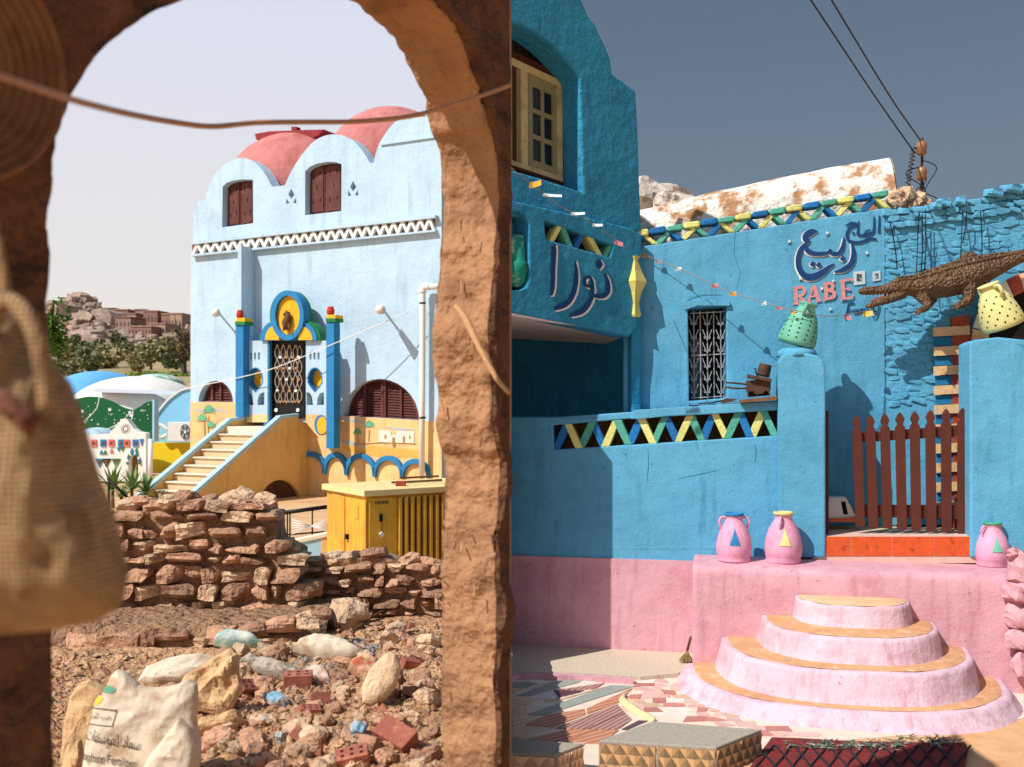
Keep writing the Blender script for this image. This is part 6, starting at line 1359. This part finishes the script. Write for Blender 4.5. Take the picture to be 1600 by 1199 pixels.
jar(1147, 876, .385, 'pink jar with blue rim and blue triangle, leftmost on the platform', mid_blue, mid_blue); jar(1224, 878, .40, 'pink jar with yellow rim and yellow triangle on the platform', M('rim_yellow', (214, 198, 128), .7, .1, 6, .2), M('tri_yellow', (220, 212, 140), .8, .08, 6, .1), 1.1); jar(1551, 884, .34, 'pink jar with green rim and green triangle beside the right pillar', M('rim_green', (70, 160, 120), .7, .1, 6, .2), M('tri_green', (112, 196, 164), .8, .08, 6, .1), .3)

# ------------------------------------------------------------ brazier on the wall
W_ = lambda x, y, o=-.1: LW.pw(x, y, o)
rusty = M('rusty_iron', (78, 56, 40), .8, .3, 14, .5, 60, stain=(120, 78, 48), stain_amt=.5, stain_scale=20)
tag(plate('plank', LW, [(1156, 630), (1156, 625), (1214, 619), (1214, 625)], wood_m, o=.10, th=.22), 'narrow wooden plank lying on the lattice wall under the brazier', 'plank')
bz = thing('brazier', W_(1185, 620), 'small rusty iron brazier with legs standing on the plank', 'brazier')
plate('firebox', LW, [(1168, 622), (1170, 612), (1176, 611), (1180, 616), (1192, 615), (1196, 610), (1200, 612), (1203, 620), (1204, 592), (1166, 595)], rusty, bz, o=.05, th=.02); plate('firebox', LW, [(1168, 621), (1167, 595), (1203, 592), (1203, 618)], rusty, bz, o=-.12, th=.02)
for x in (1167.5, 1203.5): plate('side_plate', LW, [(x - .8, 612), (x - .8, 595), (x + .8, 593), (x + .8, 610)], rusty, bz, o=.048, th=.17)
plate('top_plate', LW, [(1168, 590), (1168, 585), (1206, 592), (1206, 597)], rusty, bz, o=.09, th=.22)
for i, y in enumerate((600, 606)): tube('handle', [W_(1167, y + 1, -.02), W_(1150, y - 1 + 2 * i, .0), W_(1134, y - 2 + 1 * i, .02)], .008, rusty, bz, seg=6, k=3)
lathe('kettle_body', W_(1192, 588, -.03), [(.05, 0), (.054, .01), (.05, .09), (.052, .10), (.04, .10)], rusty, bz, seg=20, lean=frame((.25, 0, 1))); tube('kettle_spout', [W_(1184, 588, -.03), W_(1181, 582, -.03), W_(1181, 576, -.03), W_(1178, 577, -.03)], .006, black_iron, bz, seg=6)
tg = thing('fire_shovel', W_(1110, 628), 'thin iron fire shovel lying on the lattice wall below the window', 'shovel')
tube('shaft', [W_(1078, 630, .0), W_(1077, 634, .0), W_(1090, 634, .0), W_(1092, 631, .0), W_(1110, 630, .0), W_(1130, 626, .0)], .006, black_iron, tg, seg=6); plate('blade', LW, [(1126, 629), (1134, 622), (1152, 624), (1146, 627), (1130, 631)], rusty, tg, o=.02, th=.1)

# ------------------------------------------------------------ floor pieces
terr = M('terrazzo', (204, 188, 166), .8, .15, 60, .3, 200, stain=(120, 104, 90), stain_amt=.5, stain_scale=90)
pv_ = thing('wall_apron', G(930, 1035), 'speckled terrazzo apron along the foot of the pink wall', 'apron')
pxslab('apron', [(770, 1062), (810, 1050), (900, 1052), (1000, 1058), (1060, 1052), (1095, 1030), (1095, 1012), (770, 1004)], -.01, .035, terr, pv_); pxslab('painted_edge', [(770, 1066), (812, 1054), (900, 1056), (990, 1062), (990, 1059), (900, 1053), (810, 1051), (770, 1063)], -.01, .04, pink, pv_)
C8 = lambda x, y: (800 + x / 3.636, 960 + y / 3.636)
mos = thing('mosaic_paving', G(900, 1110), 'paving of broken patterned tiles in front of the pink steps', 'paving')
tm = {'grey': M('tile_grey', (150, 158, 150), .5, .1, 8, .1), 'lav': M('tile_lavender', (214, 208, 216), .45, .06, 8, .1), 'purple': M('tile_purple', (92, 60, 72), .45, .1, 8, .1), 'beige': M('tile_beige', (214, 190, 162), .5, .12, 10, .1, stain=(180, 140, 108), stain_amt=.6, stain_scale=12)}
def striped(name, a, b_, sc_, rot=0., wave='BANDS'):
    m_ = M(name, a, .5, .1, 8, .1); t = m_.node_tree; b0 = t.nodes['Principled BSDF']; g = t.nodes.new('ShaderNodeNewGeometry'); mp = t.nodes.new('ShaderNodeMapping'); mp.inputs['Rotation'].default_value = (0, 0, rot)
    w = t.nodes.new('ShaderNodeTexWave'); w.wave_type = wave; w.inputs['Scale'].default_value = sc_; w.inputs['Distortion'].default_value = 1.2
    src = b0.inputs['Base Color'].links[0].from_socket; mx_ = t.nodes.new('ShaderNodeMix'); mx_.data_type = 'RGBA'
    t.links.new(g.outputs['Position'], mp.inputs[0]); t.links.new(mp.outputs[0], w.inputs['Vector']); t.links.new(w.outputs['Fac'], mx_.inputs['Factor']); t.links.new(src, mx_.inputs['A']); mx_.inputs['B'].default_value = (*lin(b_), 1); t.links.new(mx_.outputs['Result'], b0.inputs['Base Color']); return m_
tm['brown'] = striped('tile_brown', (178, 110, 82), (204, 150, 122), 6, .9); tm['roof'] = striped('tile_roof', (122, 88, 84), (196, 150, 136), 9, .6); tm['beige2'] = striped('tile_beige_line', (206, 178, 148), (226, 208, 184), 5, .9)
big = [([(5, 388), (60, 384), (145, 390), (92, 413), (5, 416)], 'grey'), ([(18, 462), (98, 462), (412, 376), (272, 373)], 'grey'), ([(100, 476), (230, 431), (270, 482)], 'lav'), ([(235, 431), (412, 431), (276, 482)], 'purple'), ([(272, 427), (527, 389), (472, 424)], 'roof'), ([(90, 568), (182, 571), (700, 406), (562, 402)], 'grey'),
       ([(76, 628), (236, 640), (420, 568), (410, 536), (196, 573)], 'brown'), ([(424, 535), (428, 566), (606, 500), (690, 414)], 'brown'), ([(244, 646), (600, 510), (640, 556), (420, 650)], 'roof'), ([(644, 560), (682, 596), (600, 654), (430, 652)], 'roof'), ([(62, 710), (330, 652), (470, 656), (300, 722)], 'brown'), ([(476, 656), (606, 658), (500, 734), (308, 724)], 'brown'), ([(622, 652), (720, 602), (772, 604), (652, 656)], 'purple'),
       ([(5, 474), (90, 478), (170, 484), (80, 512), (5, 508)], 'beige2'), ([(5, 516), (78, 518), (84, 560), (5, 572)], 'beige'), ([(5, 580), (180, 578), (70, 622), (5, 640)], 'beige2'), ([(5, 646), (70, 634), (228, 646), (58, 700), (5, 700)], 'beige'), ([(180, 494), (270, 488), (560, 404), (420, 438)], 'beige'), ([(5, 422), (90, 418), (20, 448), (5, 452)], 'beige'), ([(160, 392), (240, 382), (110, 418)], 'beige2')]
def inside(x, y, poly):
    c_ = False
    for (x0, y0), (x1, y1) in zip(poly, poly[1:] + poly[:1]):
        if (y0 > y) != (y1 > y) and x < (x1 - x0) * (y - y0) / (y1 - y0) + x0: c_ = not c_
    return c_
bigpx = [[C8(x, y) for x, y in p_] for p_, _ in big]
pxslab('paving_bed', [(770, 1206), (770, 1060), (900, 1054), (990, 1058), (1060, 1045), (1600, 1045), (1600, 1122), (1500, 1140), (1400, 1150), (1300, 1158), (1220, 1160), (1130, 1206)], -.012, .0, M('paving_grout', (224, 204, 186), .9, .08, 9, .3, 60), mos)
for i, (p_, (_, k_)) in enumerate(zip(bigpx, big)): pxslab('paving_tile', p_, -.008, .005 + .0006 * (i % 3), tm[k_], mos)
small = [vary(M('chip_pink', (216, 176, 164), .6, .1, 9, .15), .12), vary(M('chip_rose', (188, 124, 112), .6, .12, 9, .15), .15), vary(M('chip_white', (226, 214, 202), .6, .06, 9, .15), .08), vary(M('chip_tan', (204, 172, 142), .6, .1, 9, .15), .12)]
r9 = random.Random(31); cnt = 0
gy = 6.0
step_c = PF.w(cu, 0)
while gy < 8.4:
    gx = .02
    while gx < 4.0:
        w, d_ = r9.uniform(.08, .17), .105
        px_ = 800 + (gx + w / 2) / (gy + .05) * F; py_ = HZ + E / (gy + .05) * F
        q = Vector((gx + w / 2, gy + .05)) - Vector(step_c[:2]); su, so = q.dot(PF.d), q.dot(PF.n)
        ok = inside(px_, py_, [(803, 1200), (803, 1066), (900, 1058), (985, 1064), (1065, 1050), (1110, 1090), (1200, 1140), (1500, 1118), (1590, 1095), (1598, 1118), (1500, 1136), (1400, 1147), (1300, 1154), (1215, 1158), (1100, 1125), (1020, 1124), (930, 1155)]) and not any(inside(px_ + a, py_ + b_, p_) for p_ in bigpx for a, b_ in ((0, 0), (9, 0), (-9, 0), (0, 3), (0, -3)))
        if ok and so > 0 and (su / 1.32) ** 2 + (so / 1.28) ** 2 < 1: ok = False
        if ok and cnt < 300:
            j = lambda: r9.uniform(-.018, .018); m_ = .007; sk_ = r9.uniform(-.05, .05)
            slab('paving_tile', [(gx + m_ + j(), gy + m_ + j()), (gx + w - m_ + j(), gy + m_ + j()), (gx + w - m_ + sk_, gy + d_ - m_ + j()), (gx + m_ + sk_, gy + d_ - m_ + j())], -.008, .004 + r9.uniform(0, .003), r9.choices(small, [.4, .22, .26, .12])[0], mos); cnt += 1
        gx += w
    gy += .105
tag(tube('mortar_edge', [G(x, y, .01) for x, y in ((975, 1086), (972, 1094), (982, 1104), (996, 1114), (1012, 1122), (1022, 1126))], [.02, .03, .035, .035, .03, .02], M('mortar_yellow', (214, 198, 150), .9, .12, 20, .5, 60), k=5, flat=.6), 'curved ridge of yellowish mortar across the tile paving', 'kerb')
# tiled benches in front
terr_g = M('terrazzo_grey', (170, 160, 144), .75, .12, 60, .3, 200, stain=(110, 104, 94), stain_amt=.5, stain_scale=110)
dia_m = striped('tile_diamond', (120, 98, 70), (206, 170, 126), 14, .78); dia_l = striped('tile_diamond_pale', (206, 168, 132), (236, 208, 178), 14, .78)
def diamond_tile(name, pl_w, a, b_, z0, z1, mats, parent, n):
    """a tile relief of pyramids between two ground points"""
    a, b_ = Vector(a), Vector(b_); d = (b_ - a); L_ = d.length; d.normalize(); nr = Vector((d.y, -d.x))
    V, Fc, MI = [], [], []
    rows_ = 2; cw = L_ / n; ch = (z1 - z0) / rows_ * 1.0
    pt = lambda u, z, o: (a.x + d.x * u + nr.x * o, a.y + d.y * u + nr.y * o, z)
    for r_ in range(-1, rows_ + 1):
        for i in range(-1, n * 1 + 1):
            for ph in (0, .5):
                cu_, cz_ = (i + .5 + ph) * cw, z0 + (r_ + .5 + ph) * ch
                poly = [(cu_ - cw / 2, cz_), (cu_, cz_ - ch / 2), (cu_ + cw / 2, cz_), (cu_, cz_ + ch / 2)]
                cl_ = [(min(max(x, .006), L_ - .006), min(max(z, z0), z1 - .006)) for x, z in poly]
                if max(x for x, z in cl_) - min(x for x, z in cl_) < .004 or max(z for x, z in cl_) - min(z for x, z in cl_) < .004: continue
                k0 = len(V); V += [pt(x, z, .002) for x, z in cl_] + [pt(min(max(cu_, .006), L_ - .006), min(max(cz_, z0), z1 - .006), .012)]
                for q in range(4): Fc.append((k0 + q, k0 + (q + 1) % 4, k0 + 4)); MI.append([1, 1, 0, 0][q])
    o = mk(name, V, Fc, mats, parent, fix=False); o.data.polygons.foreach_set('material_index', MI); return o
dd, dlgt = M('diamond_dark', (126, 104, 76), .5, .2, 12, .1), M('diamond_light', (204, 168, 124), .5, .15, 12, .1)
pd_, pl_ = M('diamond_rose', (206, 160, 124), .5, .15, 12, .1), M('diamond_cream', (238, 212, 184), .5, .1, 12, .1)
BZ = .16
for nm, tops_, lab, ms, splits in (('tiled_bench', [(935, 1157), (1119, 1168), (1190, 1140), (1020, 1127)], 'larger low bench with grey terrazzo top and diamond tiled sides', (dd, dlgt), (2, 2)), ('tiled_bench', [(790, 1176), (868, 1179), (912, 1162), (790, 1152)], 'smaller tiled bench at the lower left of the courtyard', (pd_, pl_), (1, 2))):
    c4 = [G(x, y, BZ) for x, y in tops_]; t = thing('tiled_bench', (c4[0] + c4[2]) / 2 - Vector((0, 0, BZ)), lab, 'bench', 'tiled benches')
    slab('bench_body', [q[:2] for q in c4], -.1, BZ, terr_g, t, bevel=.006)
    for (a, b_, ns) in ((c4[0], c4[1], splits[0]), (c4[1], c4[2], splits[1])):
        for i in range(ns):
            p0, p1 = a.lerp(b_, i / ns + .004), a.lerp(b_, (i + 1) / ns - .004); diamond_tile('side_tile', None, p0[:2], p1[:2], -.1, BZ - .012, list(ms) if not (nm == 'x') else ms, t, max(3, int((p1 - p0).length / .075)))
# rug with a net over it
rug = thing('red_rug', G(1350, 1185, .0), 'worn dark red rug with a dark net pattern at the bottom edge', 'rug')
rgm = M('rug_red', (134, 46, 42), .95, .3, 20, .8, 120, stain=(70, 62, 66), stain_amt=.8, stain_scale=9, bdist=.02, stain_pos=.58)
rp = [(1206, 1152), (1260, 1154), (1330, 1158), (1400, 1159), (1470, 1161), (1508, 1160), (1512, 1172), (1504, 1215), (1160, 1215), (1185, 1180)]
pxslab('rug_cloth', rp, -.005, .013, rgm, rug)
netm = M('net_dark', (34, 38, 50), .9, .2, 30, .4, 90); net = []
for i in range(15):
    x0 = 1140 + i * 28
    for s in (-1, 1):
        pts = [(x0 + s * 40 * t, 1215 - 50 * t) for t in (0, .25, .5, .75, 1)]
        if all(inside(x, min(y, 1208), rp) for x, y in pts[1:-1]): net.append(tube(None, [G(x, y, .018) + Vector((r9.uniform(-.006, .006), 0, 0)) for x, y in pts], .0065, None, seg=5, k=3))
v, f = merge(net); mk('net', v, f, netm, rug, smooth=True)
tuft = []
for i in range(230):
    x = r9.choice([r9.gauss(1292, 14), r9.gauss(1340, 40), r9.gauss(1390, 20), r9.gauss(1462, 10), r9.uniform(1210, 1505)]); y = r9.gauss(1158, 4) + (6 if x < 1400 else 0)
    q = G(x, y, .02); tuft.append(tube(None, [q, q + Vector((r9.uniform(-.05, .05), r9.uniform(-.06, .03), r9.uniform(.004, .022)))], [.005, .002], None, seg=4))
v, f = merge(tuft); o = mk('frayed_edge', v, f, M('fray_green', (92, 104, 90), .95, .4, 30, .2, stain=(200, 196, 176), stain_amt=.9, stain_scale=20), rug); o['kind'] = 'stuff'
# short broom
bm_ = thing('hand_broom', G(1072, 1034, .04), 'short straw broom leaning at the corner of the pink platform', 'broom')
tube('stick', [G(1073, 1026, .05) + Vector((0, -.02, .05)), P(1079, 996, 8.1)], .011, wood_m, bm_, seg=7)
bc = G(1072, 1034, .04); bst = []
for i in range(70): a = r9.uniform(-1, 1); bst.append(tube(None, [bc + Vector((.01, -.02, .09)), bc + Vector((a * .055, r9.uniform(-.05, .03), r9.uniform(-.005, .02)))], [.004, .003], None, seg=4))
v, f = merge(bst); o = mk('bristles', v, f, M('straw_bristle', (140, 118, 78), .95, .3, 40, .2), bm_); o['kind'] = 'stuff'

# ------------------------------------------------------------ overhead: insulators, wires, bunting
ut = thing('wire_bracket', P(1438, 320, 10.2), 'iron bracket with two insulators above the brick wall', 'bracket')
tube('pole', [P(1440, 340, 10.2), P(1441, 215, 10.2)], .014, rusty, ut, seg=7)
for y in (232, 272): lathe('insulator', P(1440, y + 11, 10.15), [(.03, 0), (.05, .02), (.045, .06), (.055, .075), (.045, .13), (.02, .14)], M('ceramic_brown', (150, 104, 70), .4, .2, 9, .1, spec=.6), ut, seg=14)
coil = [P(1418 + 10 * i / 40 + 4 * math.sin(i * 1.5), 290 - 60 * i / 40, 10.15 + .04 * math.cos(i * 1.5)) for i in range(41)]; tube('coil', coil, .006, rusty, ut, seg=5, k=2)
r10 = random.Random(2)
for i in range(7): tube('loose_wire', [P(1440, 250 + 10 * i, 10.15), P(1440 + r10.uniform(-30, 26), 262 + 10 * i, 10.1), P(1440 + r10.uniform(-20, 10), 290 + 6 * i, 10.1), P(1438 + r10.uniform(-6, 6), 330, 10.1)], .005, black_iron, ut, seg=5, k=5)
tag(tube('power_line', [P(1440, 222, 10.2), P(1390, 150, 9.4), P(1302, 5, 8), P(1262, -60, 7.4)], .007, black_iron, seg=5, k=4), 'upper right power line running down to the bracket', 'power line'); tag(tube('power_line', [P(1430, 240, 10.2), P(1370, 155, 9.4), P(1270, 5, 8), P(1226, -60, 7.4)], .007, black_iron, seg=5, k=4), 'power line nearest the middle of the slate sky', 'power line')
for i, (a, b_) in enumerate((((1441, 335), (1438, 440)), ((1446, 335), (1444, 430)), ((1510, 330), (1504, 380)), ((1532, 330), (1533, 420)), ((1390, 345), (1402, 420)))):
    tag(tube('wall_cable', [BW.pw(*a, .09), BW.pw((a[0] + b_[0]) / 2 + 2, (a[1] + b_[1]) / 2, .10), BW.pw(*b_, .09)], .005, black_iron, seg=5, k=3), ['first thin cable down the brick wall from the bracket', 'second thin cable right beside the bracket cable', 'short thin cable in the middle of the brick wall', 'thin cable above the crocodile tail', 'thin cable at the left end of the brick wall'][i], 'cable')
def bunting(name, pts, flags, label):
    t = thing(name, P(*pts[0]), label, 'bunting'); tube('string', [P(*p_) for p_ in pts], .0035, M('string_grey', (150, 132, 110), .9, .2, 20, 0), t, seg=5, k=4)
    sp_ = spline(pts, 12)
    for (f_, m_, w, h) in flags:
        x, y, d = sp_[int(f_ * (len(sp_) - 1))]; k_ = d / F; a = P(x, y, d); an = r10.uniform(-.4, .7)
        V = [a + Vector((math.cos(an) * w * k_ * s, .01 * s, -math.sin(an) * w * k_ * s * .6 - tt * h * k_)) + Vector((0, .012 * math.sin(3 * s + 2 * tt), 0)) for s in (0, .33, .66, 1) for tt in (0, 1 - .3 * abs(s - .5))]
        V += [v + Vector((0, .003, 0)) for v in V]; Fc = [(2 * i, 2 * i + 2, 2 * i + 3, 2 * i + 1) for i in range(3)] + [(8 + 2 * i + 1, 8 + 2 * i + 3, 8 + 2 * i + 2, 8 + 2 * i) for i in range(3)]
        mk('flag', V, Fc, m_, t)
fo, fw_, fp, fy = M('flag_orange', (226, 164, 60), .85, .1, 20, 0), M('flag_white', (214, 226, 232), .85, .05, 20, 0), M('flag_pink', (206, 120, 130), .85, .1, 20, 0), M('flag_yellow', (214, 194, 100), .85, .1, 20, 0)
bunting('bunting', [(798, 262, 7.4), (838, 294, 7.6), (880, 325, 7.8), (930, 352, 8.2), (984, 392, 8.7)], [(.2, fo, 20, 10), (.33, fw_, 30, 5), (.58, fw_, 22, 5), (.74, fw_, 16, 5), (.88, fp, 16, 8)], 'faded bunting string sagging in front of the balcony')
bunting('bunting', [(984, 390, 9.0), (1010, 400, 9.0), (1060, 420, 8.9), (1130, 452, 8.7), (1190, 472, 8.5), (1246, 486, 8.3), (1300, 494, 8.4), (1376, 482, 8.8)], [(.1, fo, 12, 7), (.2, M('flag_grey', (150, 160, 160), .85, .1, 20, 0), 10, 6), (.28, fw_, 10, 6), (.40, fp, 10, 7), (.46, fo, 10, 7), (.58, fw_, 8, 6), (.64, fp, 8, 6), (.70, fo, 8, 6), (.9, fp, 12, 7), (.95, fy, 16, 9)], 'string of small faded flags crossing the blue wall')
